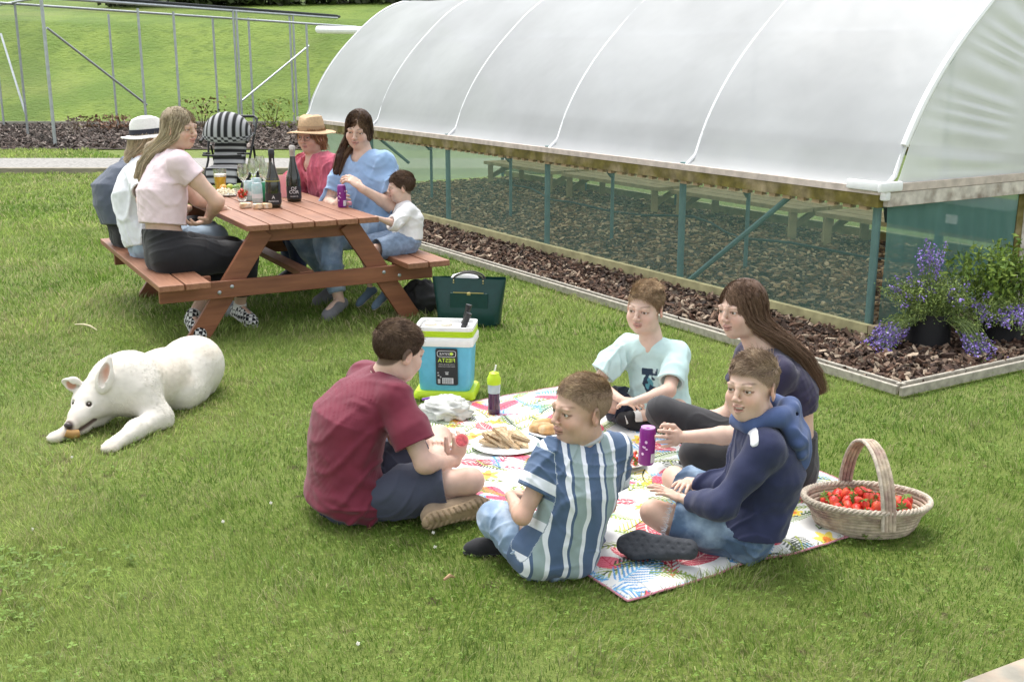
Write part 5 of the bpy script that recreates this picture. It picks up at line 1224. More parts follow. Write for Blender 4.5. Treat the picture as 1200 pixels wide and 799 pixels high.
# ======================= maroon boy
def boy_maroon():
    pel = G(405, 612)+V(0, .10, .10); nk = at(450, 442, dep(pel)-.06); hd = at(467, 413, dep(nk)-.03)
    J = pose('maroon', .93, pel, nk, 28, hd, 38, -16, 0, bend=.09, hipyaw=25, shw=.160,
             T=dict(elR=('r', 505, 562, -1), wrR=('r', 534, 540, 1), elL=('r', 470, 520, 1), wrL=('r', 508, 520, 1, 1.0),
                    knR=('g', 552, 563, .16), anR=('g', 500, 575, .06), toeR=('g', 470, 560, .05), knL=('g', 515, 512, .20), anL=('g', 508, 598, .07), toeL=('g', 560, 584, .075)),
             hands=dict(R=dict(to=at(541, 515, dep(nk)+.02), n=V(-.2, .8, .3), s=1, c=(.5, .8, .6)), L=dict(to=at(530, 510, dep(nk)+.1), n=V(.2, -.7, -.5), s=1, c=(.4, .8, .5))))
    p = Person('boy in a maroon t-shirt and grey shorts cross legged, seen from behind', J, .93, 1.02, (.62, .43, .34), build=.93)
    p.body(scalp=(.075, .045, .028), brow=(.07, .04, .025))
    hair_short(p.root, J['hd'], J['R'], 1.02, (.085, .052, .034), (.19, .125, .08), top=.026, side=.013, n=10500, front=(.5, .8, .1), seed=5, stand=.08, hl=lambda y: np.interp(y, [-.11, -.07, -.045, -.02, 0, .012, .03, .05, .066, .08], [-.058, -.054, -.045, -.022, .004, -.006, .010, .032, .050, .058]))
    p.shirt(cloth('maroon_cotton', (.155, .014, .034), .8), 't_shirt', sleeve=.72, inf=.016, hem=-.20, fold=.014, ff=7, neck_r=.050, cuff=.028, extra=(.055, .040, .035, .022, .006, 0), seed=6, hh=.004)
    mb = MB(); c = J['nk']+unit(hd-J['nk'])*.014; nv = unit(hd-J['nk']); x = unit(np.cross(nv, (0, 1, 0))); y = np.cross(nv, x)
    mb.tube([c+(x*math.cos(t)*.060+y*math.sin(t)*.063) for t in np.linspace(0, 2*math.pi, 30, endpoint=False)], .0065, 8, closed=True); mb.build('collar', cloth('maroon_rib', (.14, .013, .028)), p.root, smooth=True)
    p.pants(cloth('grey_jersey', (.055, .062, .095)), 'shorts', f=.80, inf=.018, fold=.012, ff=11, waist=.22, cuff=.022, seed=8)
    tan = mat('tan_rubber', (.36, .26, .16), .8, .25, 25, .4, 120)
    a, t = J['anL'], J['toeL']; o, (heel, tip, f, u_, r_) = p.shoe('L', cloth('tan_suede', (.30, .22, .14)), None, L=.25, up=V(.05, .9, .25), wd=.048)
    # lugged sole faces the viewer
    S2 = SDF(np.minimum(heel, tip)-.1, np.maximum(heel, tip)+.1, .0032); S2.chain([heel, lerp(heel, tip, .38), lerp(heel, tip, .75), tip-f*.03], [.044, .040, .052, .040], .012)
    S2.plane(heel-u_*.036, -u_); S2.plane(heel-u_*.010, u_); c0 = lerp(heel, tip, .5)
    def lug(P):
        a_ = (P-c0)@f; b_ = (P-c0)@r_; n_ = (P-c0)@u_; rim = np.abs(b_)/.045; z = np.abs(((a_*1.0+.018*np.abs(b_)/.04)*42) % 1-.5)*2
        g = np.maximum(sst(.62, .8, z), 0)*.006; mid = (np.abs(b_) < .018) & (np.abs(a_) < .055); return np.where(mid, .0035+0*g, g).astype(np.float32)*(n_ < -.018)
    S2.warp(lug, .02); v1, f1 = S2.mesh(); link('sole', mesh_np('sole', v1, f1, True), tan, o, True)
    p.shoe('R', cloth('tan_suede', (.30, .22, .14)), tan, L=.24)
    return J
# ======================= boy in hoodie
def boy_hoodie():
    pel = G(880, 660)+V(0, .11, .10); nk = at(893, 496, dep(pel)-.12); hd = at(881, 455, dep(nk)-.055)
    J = pose('hoodie', .86, pel, nk, 176, hd, 227, 4, -3, bend=.05, hipyaw=172, shw=.155,
             T=dict(elL=('r', 838, 603, -1), wrL=('r', 800, 585, 1), elR=('r', 862, 585, 1), wrR=('r', 806, 565, 1),
                    knL=('g', 765, 600, .15), anL=('g', 815, 632, .06), toeL=('g', 762, 640, .06), knR=('g', 790, 560, .16), anR=('g', 838, 618, .07), toeR=('g', 800, 600, .05)),
             hands=dict(L=dict(to=at(765, 570, dep(nk)+.05), n=V(-.1, .1, -1), s=-1, c=(.12, .2, .25), t=.3), R=dict(to=at(780, 575, dep(nk)), n=V(-.1, .2, -1), s=1, c=(.2, .3, .3))))
    p = Person('smiling boy in a navy hooded sweatshirt and ripped jeans beside the strawberry basket', J, .86, 1.02, (.62, .43, .33), build=.92)
    p.body(mouth=1, scalp=(.26, .175, .125), brow=(.10, .06, .04), squint=.0034, cheek=.5, smile=.006)
    hair_short(p.root, J['hd'], J['R'], 1.02, (.17, .115, .075), (.42, .32, .22), top=.028, side=.004, n=10000, front=(.35, .7, .25), seed=8, fade=True, sidecol=(.36, .26, .19), stand=.16)
    nv = cloth('navy_sweatshirt', (.022, .028, .075), .9); bb = cloth('blue_hood', (.060, .095, .215), .9)
    p.shirt(nv, 'sweatshirt', sleeve=1.80, inf=.020, hem=.02, fold=.013, ff=9, neck_r=.06, cuff=-.006, extra=(.016, .026, .022, .018, .010, .004), seed=9, armk=.03, hh=.004)
    # shoulder stripe
    a = J['shL']; m_ = lerp(J['nk'], a, .42); 
    mb = MB(); pts = []
    for i in range(9):
        t = i/8; c = lerp(J['nk']+p.fwd*.045-p.up*.0, a+p.fwd*.03+unit(a-J['nk'])*.02, .25+.75*t); c = c+p.up*(.078*.86-.030*t*t)+V(0, -.01, 0)
        pts.append(c)
    S = SDF(np.min(pts, 0)-.08, np.max(pts, 0)+.08, .004); p2 = S
    p.torso(S, .020+.0035, extra=(.016, .026, .022, .018, .010, .004)); p.arm(S, 'L', .0185+.0035, f1=1, k=.03)
    q0 = lerp(J['nk'], a, .50); dirs = unit(a-J['nk']); 
    S.warp(folds(.016*.86, 9, p.up*.35+p.right*.75+p.fwd*.3, .3, 9), .03); S.plane(q0+p.fwd*.060, p.fwd); S.plane(q0+p.fwd*.036, -p.fwd); S.plane(q0-p.up*.0, -p.up); S.plane(a+dirs*.05, dirs); S.plane(lerp(J['nk'], a, .20), -dirs)
    v1, f1 = S.mesh()
    if len(f1): link('shoulder_stripe', mesh_np('shoulder_stripe', v1, f1, True), cloth('white_cotton', (.72, .73, .75)), p.root, True)
    # hood lying on the back and round the neck
    H = J['hd']; nk_ = J['nk']; bk = -p.fwd; S = SDF(nk_-.26, nk_+.26, .004)
    up = p.up; rt = p.right
    ring = [nk_+up*.048+(rt*math.cos(t)*.086+p.fwd*(math.sin(t)*.080))+up*(.020*math.sin(-t)-.03*max(0, math.sin(t))) for t in np.linspace(0, 2*math.pi, 22)]
    S.chain(ring, [.024+.006*math.sin(i*1.7) for i in range(22)], .018)
    for k_, (w_, dn, o) in enumerate([(.100, .0, .085), (.112, -.045, .115), (.100, -.090, .135), (.060, -.135, .135)]):
        c = nk_+bk*o+up*(dn+.02); S.ell(c, V(w_, .038+.008*(k_ == 1), .040), np.stack([rt, p.fwd, up], 1), .028)
    c = nk_+bk*.085+up*.055; S.ell(c, V(.062, .030, .035), np.stack([rt, p.fwd, up], 1), .015, 's')
    S.cap(nk_-up*.02, H+J['R']@V(0, -.03, -.02), .052, .064, .004, 's')
    S.warp(folds(.014, 8, rt, .4, 3), .03); v1, f1 = S.mesh(); link('hood', mesh_np('hood', v1, f1, True), bb, p.root, True)
    p.pants(denim2, 'ripped_jeans', inf=.010, fold=.011, ff=12, waist=.09, f=.85, fL=.80, fR=.9, cuff=.018, seed=11)
    # frayed threads at the torn knee
    kn = J['knL']; th = unit(kn-J['hipL']); c = lerp(J['hipL'], kn, .82); x = unit(np.cross(th, ZZ)); y = np.cross(x, th); n = 260; rs = np.random.RandomState(4); an = rs.uniform(0, 6.28, n)
    r0 = c+(np.outer(np.cos(an), x)+np.outer(np.sin(an), y))*.073; dr = th*.8+rs.normal(0, .4, (n, 3)); dr /= np.linalg.norm(dr, axis=1)[:, None]
    pa = r0[:, None]+dr[:, None]*np.linspace(0, 1, 4)[None, :, None]*rs.uniform(.008, .028, n)[:, None, None]; ribbons('frayed_threads', pa, np.full(n, .0009), np.tile((.6, .64, .68), (n, 1)), hairm, p.root, rs)
    b = J['pel']-p.fwd*.080-p.right*.105+p.up*.030; MB().box(b, (.045, .030, .030), rot=np.stack([p.right, p.fwd, p.up], 1), bev=.002).build('waist_patch', mat('brown_leather', (.12, .06, .035), .6, .2, 30), p.root)
    # flat grey sole lying towards the viewer
    slt = mat('slate_rubber', (.040, .044, .052), .85, .15, 30, .3, 120)
    a_, t_ = G(800, 647, .070), G(722, 640, .045); f = unit(t_-a_); u_ = unit(V(.0, .80, -.62)-f*(V(.0, .80, -.62)@f)); o, (heel, tip, f, u2, r2) = p.shoe('L', cloth('dark_canvas', (.03, .03, .035)), None, L=.25, toe=t_, an=a_, up=u_, low=1, wd=.05)
    S2 = SDF(np.minimum(heel, tip)-.1, np.maximum(heel, tip)+.1, .0034); S2.chain([heel, lerp(heel, tip, .35), lerp(heel, tip, .72), tip-f*.03], [.040, .042, .054, .040], .015); S2.plane(heel-u2*.034, -u2); S2.plane(heel-u2*.012, u2)
    c0 = heel; S2.warp(lambda P: (.0022*(np.sin((P-c0)@f*170)*np.sin((P-c0)@r2*170) > .55)*(((P-c0)@u2) < -.02)).astype(np.float32), .012); v1, f1 = S2.mesh(); link('sole', mesh_np('sole', v1, f1, True), slt, o, True)
    p.shoe('R', cloth('dark_canvas', (.03, .03, .035)), slt, L=.23)
    return J
# ======================= girl
def girl():
    hb = G(925, 580)+V(0, .10, .11); pel = hb; nk = at(893, 414, dep(pel)-.10); hd = at(869, 363, dep(nk)-.04)
    J = pose('girl', .97, pel, nk, 190, hd, 216, -2, -4, bend=.06, hipyaw=178, shw=.155,
             T=dict(elL=('r', 868, 515, -1), wrL=('r', 790, 512, 1), elR=('r', 856, 487, 1), wrR=('r', 787, 499, -1, 1.0),
                    knL=('g', 815, 532, .17), anL=('g', 880, 570, .06), toeL=('g', 815, 556, .06), knR=('g', 775, 482, .26), anR=('g', 850, 540, .06), toeR=('g', 800, 535, .05)),
             hands=dict(L=dict(to=at(768, 517, 4.32), n=V(-.2, .9, -.2), s=-1, c=(.25, .5, .5), t=.7), R=dict(to=at(766, 502, 4.40), n=V(-.5, -.1, -.85), s=1, c=(.25, .45, .4), t=.5)))
    p = Person('long haired girl in dark navy crop top and leggings holding a purple can', J, .97, 1.02, (.62, .43, .335))
    p.body(brow=(.08, .045, .03), squint=.0042, cheek=.5, scalp=None, child=1, smile=.003, ears=0)
    up, rt, fw = p.up, p.right, p.fwd
    g = [nk-fw*.075+up*.035-rt*.01, nk-fw*.098-up*.05, nk-fw*.108-up*.14, nk-fw*.108-up*.21]
    hair_long(p.root, hd, J['R'], 1.02, [x+V(.02*i, 0, 0) for i, x in enumerate(g)], [(.085, .038), (.095, .030), (.09, .024), (.06, .016)], (.105, .060, .038), (.26, .165, .105), n=9000, w=.0011, seed=4, part=.01, exitp=(0, -.06, -.045), sidecover=1., wave=.010)
    p.shirt(cloth('dark_navy_top', (.022, .018, .050), .8), 'crop_top', sleeve=.50, inf=.008, hem=.22, fold=.006, ff=12, neck_r=.066, cuff=.006, extra=(0, 0, .002, .008, 0, 0), seed=12, hh=.0042)
    p.pants(cloth('charcoal_leggings', (.020, .020, .023), .75), 'leggings', f=1.9, inf=.004, fold=.004, ff=14, waist=.22, open_cuff=False, seed=13, hh=.0042)
    sh = cloth('black_knit', (.012, .012, .014), .8); 
    for q in ('L', 'R'): p.shoe(q, sh, mat('dark_sole', (.03, .032, .036), .8), L=.24)
    # watch and bracelet
    for fr_, w_, m, nm, th in ((.10, .026, mat('white_silicone', (.75, .74, .72), .4, .03), 'watch', .0035), (.21, .004, gold, 'bracelet', .002)):
        c = lerp(J['wrL'] if False else J['wrR'], J['elR'], fr_); ax = unit(J['elR']-J['wrR']); x = unit(np.cross(ax, ZZ)); y = np.cross(x, ax); mb = MB()
        n = 26; r = .0265*.97; vs = []
        for dd, rr in ((-w_/2, r), (w_/2, r), (w_/2, r+th), (-w_/2, r+th)):
            for k in range(n): t = 2*math.pi*k/n; vs.append(c+ax*dd+(x*math.cos(t)+y*math.sin(t))*rr)
        mb.add(vs, [(j*n+k, j*n+(k+1) % n, ((j+1) % 4)*n+(k+1) % n, ((j+1) % 4)*n+k) for j in range(4) for k in range(n)])
        o = mb.build(nm, m, p.root, smooth=True)
        if nm == 'watch': MB().box(c+V(0, -.012, .027), (.024, .030, .007), rot=np.stack([ax, x, y], 1), bev=.003).build('watch_face', m, o, smooth=True)
        R_ = np.stack([unit(V(1, 0, -.03)), V(0, 1, 0), unit(V(.03, 0, 1))], 1); hc = at(757, 543, dep(J['wrL'])+.035)
    pc = purple_can(hc, R_, 'tall purple patterned can held by the girl in the navy top', .032, .150)
    return J
purp = mat('purple_print', (.20, .012, .20), .35, .1)
def purple_can(c, R_, label, r, h):
    e = empty('drinks_can', c, label, 'can'); MB().lathe([(r*.85, 0), (r, .008), (r, h-.012), (r*.86, h-.002)], c, 26, rot=R_).build('body', purp, e, smooth=True)
    MB().lathe([(r*.87, h-.003), (r*.87, h+.002), (r*.78, h+.002), (0, h-.004)], c, 22, rot=R_).build('lid', mat('lilac_lid', (.5, .25, .55), .35, .05), e, smooth=True)
    pk = mat('lilac_print', (.75, .55, .75), .4, .2, 60); mb = MB(); rs = np.random.RandomState(3)
    for k in range(22):
        t = rs.uniform(0, 6.28); z = rs.uniform(.02, h-.025); w_ = rs.uniform(.08, .22); hh = rs.uniform(.003, .008); vs = []; n = 8
        for i in range(n): a = 2*math.pi*i/n; vs.append(c+R_@V((r+.0006)*math.cos(t+w_*math.cos(a)), (r+.0006)*math.sin(t+w_*math.cos(a)), z+hh*math.sin(a)))
        mb.add(vs, [tuple(range(n))])
    mb.build('spots', pk, e)
    mb = MB(); vs = []
    for j, z in enumerate((.012, .05)):
        for t in np.linspace(-1.15, -.35, 9): vs.append(c+R_@V((r+.0009)*math.cos(t), (r+.0009)*math.sin(t), z))
    mb.add(vs, [(i, i+1, i+10, i+9) for i in range(8)]); mb.build('info_panel', mat('pale_print', (.68, .66, .68), .5, .3, 220), e); return e
# ======================= boy in mint shirt
def boy_mint():
    pel = G(773, 511)+V(0, .11, .10); nk = at(764, 402, dep(pel)-.10); hd = at(756, 362, dep(nk)-.05)
    J = pose('mint', .80, pel, nk, 236, hd, 240, -2, 2, bend=.06, hipyaw=230,
             T=dict(elR=('r', 698, 448, -1), wrR=('r', 728, 468, -1), elL=('r', 784, 458, -1), wrL=('r', 742, 471, -1, .95),
                    knR=('g', 700, 470, .14), anR=('g', 770, 482, .10), toeR=('g', 800, 488, .08), knL=('g', 795, 478, .14), anL=('g', 738, 490, .09), toeL=('g', 765, 503, .04)),
             hands=dict(R=dict(to=at(748, 474, dep(pel)-.25), n=V(0, .3, -1), s=1, c=(.2, .4, .4)), L=dict(to=at(722, 472, dep(pel)-.28), n=V(0, .3, -1), s=-1, c=(.2, .4, .4))))
    p = Person('boy in a pale mint t-shirt sitting cross legged facing the camera', J, .80, 1.02, (.63, .45, .355), build=.9)
    p.body(scalp=(.22, .15, .09), brow=(.20, .13, .08), squint=.0036, cheek=.3)
    hair_short(p.root, J['hd'], J['R'], 1.02, (.26, .175, .10), (.55, .41, .26), top=.032, side=.012, n=9500, front=(-.7, .35, .5), seed=12, stand=.14, hl=lambda y: np.interp(y, [-.11, -.07, -.045, -.02, 0, .012, .03, .05, .066, .08], [-.060, -.056, -.045, -.022, .006, -.002, .018, .040, .060, .068]))
    m = cloth('mint_cotton', (.50, .68, .66), .85, .06)
    p.shirt(m, 't_shirt', sleeve=.80, inf=.014, hem=-.12, fold=.016, ff=9, neck_r=.054, cuff=.016, extra=(.045, .032, .020, .008, .002, 0), seed=14, hh=.0042)
    # dark printed motif on the chest
    S = SDF(p.lo, p.hi, .005); p.torso(S, .014+.004, extra=(.045, .032, .020, .008, .002, 0)); S.warp(folds(.016*.86, 9, p.up*.35+p.right*.75+p.fwd*.3, .3, 14), .035)
    c = lerp(J['pel'], J['nk'], .50)+p.fwd*.16-p.right*.005; S.plane(c+p.right*.045, p.right); S.plane(c-p.right*.045, -p.right); S.plane(c+p.up*.06, p.up); S.plane(c-p.up*.07, -p.up); S.plane(J['pel']+p.fwd*.02, -p.fwd)
    v1, f1 = S.mesh(); 
    if len(f1):
        a_ = (v1-c)@p.right; b_ = (v1-c)@p.up; nn = noise(np.stack([a_, b_, a_*0], 1), 55, 1); rr = np.sqrt((a_/.030)**2+((b_+.012)/.05)**2)
        cc = np.where(((rr < 1) & (nn > .38) | ((b_ > .028) & (np.abs(a_) < .04)))[:, None], (.02, .04, .07), (.50, .68, .66)); cc = np.where(((rr < .62) & (nn < .62))[:, None], (.10, .32, .38), cc); cc = np.where(((b_ > .040) & (nn > .56))[:, None], (.5, .6, .6), cc)
        link('print', mesh_np('print', v1, f1, True, cc), mat('shirt_print', attr=True, rough=.85, var=.05), p.root, True)
    p.pants(cloth('navy_shorts', (.012, .016, .034)), 'shorts', f=.72, inf=.018, fold=.010, ff=11, waist=.2, cuff=.022, seed=15)
    sk = cloth('white_sock', (.72, .71, .68))
    for q in ('L', 'R'):
        d = unit(J['kn'+q]-J['an'+q]); mb = MB(); mb.tube([J['an'+q]-d*.02, J['an'+q]+d*.02, J['an'+q]+d*.05, J['an'+q]+d*.056], [.029, .030, .030, .027], 14); mb.build('sock', sk, p.root, smooth=True)
        o, (heel, tip, f, u_, r_) = p.shoe(q, mat('black_knit_shoe', (.012, .012, .014), .7, .2, 40), mat('dark_sole', (.03, .032, .036), .8), L=.225, up=V(0, -.5, .8))
# ---------------------------------------------------------------- grown ups and toddler at the table
def wig(p, J, col, tip, **k): hair_short(p.root, J['hd'], J['R'], p.hs, col, tip, **k)
def blonde():
    pel = Q(-.02, .33, ZB+.10); nk = at(202, 180, dep(pel)-.04); hd = at(211, 151, dep(nk)-.06)
    J = pose('blonde', 1.12, pel, nk, 30, hd, -24, -4, -3, bend=.05, hipyaw=24, shw=.165,
             T=dict(elR=('r', 261, 243, -1), wrR=('r', 243, 258, 1, .95), elL=('r', 236, 240, 1), wrL=('r', 262, 245, 1),
                    knR=('q', .44, .24, .46), anR=('q', .42, .36, .10), toeR=('g', 306, 379, .04), knL=('q', .42, .50, .46), anL=('q', .06, .14, .12), toeL=('g', 240, 396, .04)),
             hands=dict(R=dict(to=at(226, 264, dep(nk)+.05), n=V(.2, .5, .6), s=-1, c=(.3, .5, .4)), L=dict(n=V(0, 0, -1), s=-1)))
    p = Person('blonde woman in a pale pink crop t-shirt and black trousers, smiling to the right', J, 1.12, 1.12, (.60, .41, .31), h=.0075, hf=.0035)
    p.body(brow=(.18, .11, .06), child=0, squint=.0022, cheek=.6, lip=(.50, .20, .18), scalp=None, smile=.005)
    up, rt, fw = p.up, p.right, p.fwd
    g = [nk-fw*.115+up*.02-rt*.08, nk-fw*.15-up*.10-rt*.12, nk-fw*.16-up*.19-rt*.13]
    hair_long(p.root, hd, J['R'], 1.12, g, [(.060, .04), (.055, .035), (.035, .02)], (.34, .27, .18), (.75, .64, .46), n=4200, w=.0022, seed=6, part=-.0, exitp=(-.02, -.07, -.05))
    p.shirt(cloth('pale_pink_jersey', (.72, .58, .60), .85, .05), 'crop_top', sleeve=.42, inf=.010, hem=.155, fold=.007, ff=10, neck_r=.07, cuff=.012, extra=(0, .01, .02, .014, 0, 0), seed=21)
    p.pants(cloth('black_cotton', (.008, .008, .010), .8), 'trousers', f=1.72, inf=.014, fold=.008, ff=9, waist=.22, open_cuff=False, seed=22, thick=1.08)
    chk = checker('checked_canvas')
    for q in ('L', 'R'):
        d = unit(J['kn'+q]-J['an'+q]); MB().tube([J['an'+q]-d*.01, J['an'+q]+d*.04], [.045, .042], 12).build('sock', cloth('white_sock', (.72, .71, .68)), p.root, smooth=True)
        p.shoe(q, chk, mat('white_sole', (.70, .69, .64), .7), L=.255)
def checker(name):
    m = mat(name, (.7, .7, .7), .8, .03); nt = m.node_tree; c = nt.nodes.new('ShaderNodeTexChecker'); c.inputs['Scale'].default_value = 45; c.inputs[1].default_value = (.68, .68, .65, 1); c.inputs[2].default_value = (.012, .012, .014, 1)
    tc = [n for n in nt.nodes if n.bl_idname == 'ShaderNodeTexCoord'][0]; nt.links.new(tc.outputs['Object'], c.inputs[0]); hv = [n for n in nt.nodes if n.bl_idname == 'ShaderNodeHueSaturation'][0]; nt.links.new(c.outputs[0], hv.inputs['Color']); return m
def hat(p, J, crown, brim, hgt, tilt, m, band, label=None, s=1.12, pinch=.5, z0=.045):
    H = J['hd']; R = J['R']@np.array(Matrix.Rotation(rad(tilt), 3, 'X')); n = 44
    prof = [(crown*.98, 0), (crown*.97, .03), (crown*.93, hgt*.6), (crown*.82, hgt*.88), (crown*.55, hgt), (0, hgt*.94)]
    vs = []; 
    for r, z in prof:
        for k in range(n):
            a = 2*math.pi*k/n; x, y = r*math.cos(a)*.90, r*math.sin(a)*1.12; zz = z-(pinch*.03*math.exp(-(x/.03)**2) if z > hgt*.7 else 0)
            vs.append(H+R@(V(x, y-.012, zz+z0)*s))
    fs = [(i*n+k, i*n+(k+1) % n, (i+1)*n+(k+1) % n, (i+1)*n+k) for i in range(len(prof)-1) for k in range(n)]
    e = MB().add(vs, fs).build('hat', m, p.root, smooth=True); mb = MB(); vs = []
    for r, dz in ((crown*.93, .0), (crown*1.25, .001), (crown+brim*.6, -.003), (crown+brim, .002), (crown+brim, -.003), (crown*1.2, -.005), (crown*.93, -.006)):
        for k in range(n):
            a = 2*math.pi*k/n; w_ = (r-crown)/brim; x, y = r*math.cos(a)*.94, r*math.sin(a)*1.06; zz = dz-.012*max(0, w_)*math.cos(2*a+3.14)*-1-.018*max(0, w_)*abs(math.sin(a))
            vs.append(H+R@(V(x, y-.012, zz+z0)*s))
    mb.add(vs, [(i*n+k, i*n+(k+1) % n, (i+1)*n+(k+1) % n, (i+1)*n+k) for i in range(6) for k in range(n)]); mb.build('brim', m, e, smooth=True)
    mb = MB(); vs = []
    for r, z in ((crown*1.0, .003), (crown*.995, .032)):
        for k in range(n): a = 2*math.pi*k/n; vs.append(H+R@(V(r*math.cos(a)*.915, r*math.sin(a)*1.135-.012, z+z0)*s))
    mb.add(vs, [(k, (k+1) % n, n+(k+1) % n, n+k) for k in range(n)]); mb.build('hat_band', band, e, smooth=True)
def white_hat():
    pel = Q(-.02, .92, ZB+.10); nk = at(165, 190, dep(pel)-.03); hd = at(176, 163, dep(nk)-.0)
    J = pose('whitehat', 1.10, pel, nk, 26, hd, 22, -8, 0, bend=.05, hipyaw=20, shw=.14,
             T=dict(elR=('r', 168, 235, -1), wrR=('r', 205, 250, 1), elL=('r', 175, 240, 1), wrL=('r', 230, 245, 1), knR=('q', .42, .85, .50), anR=('q', .28, .62, .09), toeR=('q', .44, .60, .04), knL=('q', .42, 1.05, .50), anL=('q', .34, .84, .09), toeL=('q', .50, .80, .04)))
    p = Person('woman in a white fedora hat and white shirt, half hidden behind the blonde woman', J, 1.10, 1.12, (.55, .33, .23), h=.008, hf=.004)
    p.body(child=0, scalp=None); up, fw, rt = p.up, p.fwd, p.right
    g = [nk-fw*.07+up*.06, nk-fw*.09+up*.01]
    hair_long(p.root, hd, J['R'], 1.10, g, [(.05, .035), (.04, .02)], (.38, .29, .19), (.6, .5, .36), n=900, w=.0035, seed=9)
    p.shirt(cloth('white_linen', (.74, .75, .78), .85, .05), 'shirt', sleeve=.75, inf=.016, hem=-.04, fold=.014, ff=8, neck_r=.066, cuff=.02, extra=(.02, .02, .025, .015, 0, 0), seed=31)
    p.pants(cloth('pale_denim', (.28, .36, .44), .85, .15), 'jeans', f=1.8, inf=.012, fold=.010, waist=.15, open_cuff=False, seed=32)
    hat(p, J, .088, .052, .105, 12, mat('white_straw', (.80, .79, .76), .8, .06, 80, .3, 300), mat('navy_band', (.02, .022, .035), .7, .05), s=1.16, z0=.030)
    for q in ('L', 'R'): p.shoe(q, cloth('grey_mesh', (.38, .40, .43)), mat('white_sole', (.70, .69, .64), .7), L=.26)
def grey_man():
    pel = Q(-.05, 1.42, ZB+.10); nk = at(158, 190, dep(pel)-.02); hd = at(178, 164, dep(nk)+.0)
    J = pose('greyman', 1.10, pel, nk, 26, hd, 26, -5, 0, bend=.09, hipyaw=22, shw=.155,
             T=dict(elR=('r', 150, 240, 1), wrR=('r', 190, 250, 1), elL=('r', 190, 235, 1), wrL=('r', 215, 240, 1), knR=('q', .40, 1.35, .50), anR=('q', .40, 1.35, .10), toeR=('q', .56, 1.35, .04), knL=('q', .40, 1.6, .50), anL=('q', .36, 1.6, .10), toeL=('q', .52, 1.6, .04)))
    p = Person('person in a slate grey top at the far end of the left bench', J, 1.10, 1.05, (.5, .3, .22), h=.008, hf=.005)
    p.body(child=0, scalp=(.1, .07, .05)); wig(p, J, (.10, .07, .05), (.15, .11, .08), n=1200, top=.02, side=.01)
    p.shirt(cloth('slate_jersey', (.085, .10, .135), .85, .08), 'top', sleeve=.8, inf=.022, hem=.02, fold=.012, ff=7, neck_r=.06, extra=(.02, .03, .04, .03, .01, 0), seed=41)
    p.pants(cloth('black_cotton', (.008, .008, .010), .8), 'trousers', f=1.8, inf=.014, waist=.3, open_cuff=False)
    mb = MB(); c = nk+unit(hd-nk)*.03; nv = unit(hd-nk); x = unit(np.cross(nv, (0, 1, 0))); y = np.cross(nv, x)
    mb.tube([c+(x*math.cos(t)*.075+y*math.sin(t)*.075) for t in np.linspace(0, 2*math.pi, 26, endpoint=False)], .012, 8, closed=True); mb.build('collar', cloth('pale_grey_rib', (.5, .52, .56)), p.root, smooth=True)
    for q in ('L', 'R'): p.shoe(q, blackc, mat('dark_sole', (.03, .032, .036), .8), L=.26)
def red_woman():
    pel = Q(1.58, 1.38, ZB+.10); nk = at(367, 188, dep(pel)-.06); hd = at(364, 160, dep(nk)-.05)
    J = pose('red', 1.12, pel, nk, 225, hd, 246, -4, 0, bend=.03, hipyaw=210,
             T=dict(elR=('r', 332, 240, -1), wrR=('r', 345, 262, -1), elL=('r', 392, 250, -1), wrL=('r', 375, 262, -1), knL=('q', 1.10, 1.25, .50), anL=('q', 1.12, 1.22, .10), toeL=('q', .96, 1.2, .04), knR=('q', 1.10, 1.5, .50), anR=('q', 1.15, 1.5, .10), toeR=('q', 1.0, 1.5, .04)))
    p = Person('woman in glasses, straw sun hat and red blouse behind the dark bottles', J, 1.12, 1.14, (.58, .37, .28), h=.008, hf=.0036)
    p.body(child=0, scalp=None, cheek=.4, brow=(.3, .2, .12)); up, fw, rt = p.up, p.fwd, p.right
    g = [hd+J['R']@V(0, -.085, -.06), hd+J['R']@V(0, -.07, -.115)]
    hair_long(p.root, hd, J['R'], 1.14, g, [(.085, .05), (.085, .04)], (.28, .15, .075), (.50, .30, .16), n=1800, w=.003, seed=10, sidecover=1.2, thick=.014)
    red = cloth('red_gathered_cotton', (.56, .12, .17), .85, .25, 40, aniso=(1, 1, .25), bump=.6, bs=90)
    p.shirt(red, 'blouse', sleeve=.85, inf=.020, hem=-.05, fold=.022, ff=12, neck_r=.082, cuff=.02, extra=(.03, .03, .03, .02, .01, 0), seed=51, neck_off=(0, .02, 0))
    p.pants(cloth('dark_blue_denim', (.025, .035, .10)), 'jeans', f=1.85, inf=.012, waist=.15, open_cuff=False)
    hat(p, J, .090, .074, .105, 4, mat('tan_straw', (.52, .36, .21), .85, .12, 60, .5, 260), mat('tan_band', (.36, .24, .14), .7, .1), s=1.16, z0=.038)
    gl = mat('spectacle_metal', (.12, .07, .05), .35, .1)
    R = J['R']; 
    for x in (-1, 1): MB().tube([hd+R@(V(x*.034+.024*math.cos(t)*1.05, .094, .002+.017*math.sin(t))*1.14) for t in np.linspace(0, 6.283, 20, endpoint=False)], .0016, 6, closed=True).build('spectacle_rim', gl, p.root, smooth=True)
    MB().tube([hd+R@(V(-.009, .096, .004)*1.14), hd+R@(V(.009, .096, .004)*1.14)], .0016, 6).build('spectacle_bridge', gl, p.root)
    for x in (-1, 1): MB().tube([hd+R@(V(x*.060, .090, .006)*1.14), hd+R@(V(x*.079, .02, .006)*1.14)], .0016, 6).build('spectacle_arm', gl, p.root)
    for q in ('L', 'R'): p.shoe(q, blackc, mat('dark_sole', (.03, .032, .036), .8), L=.25)
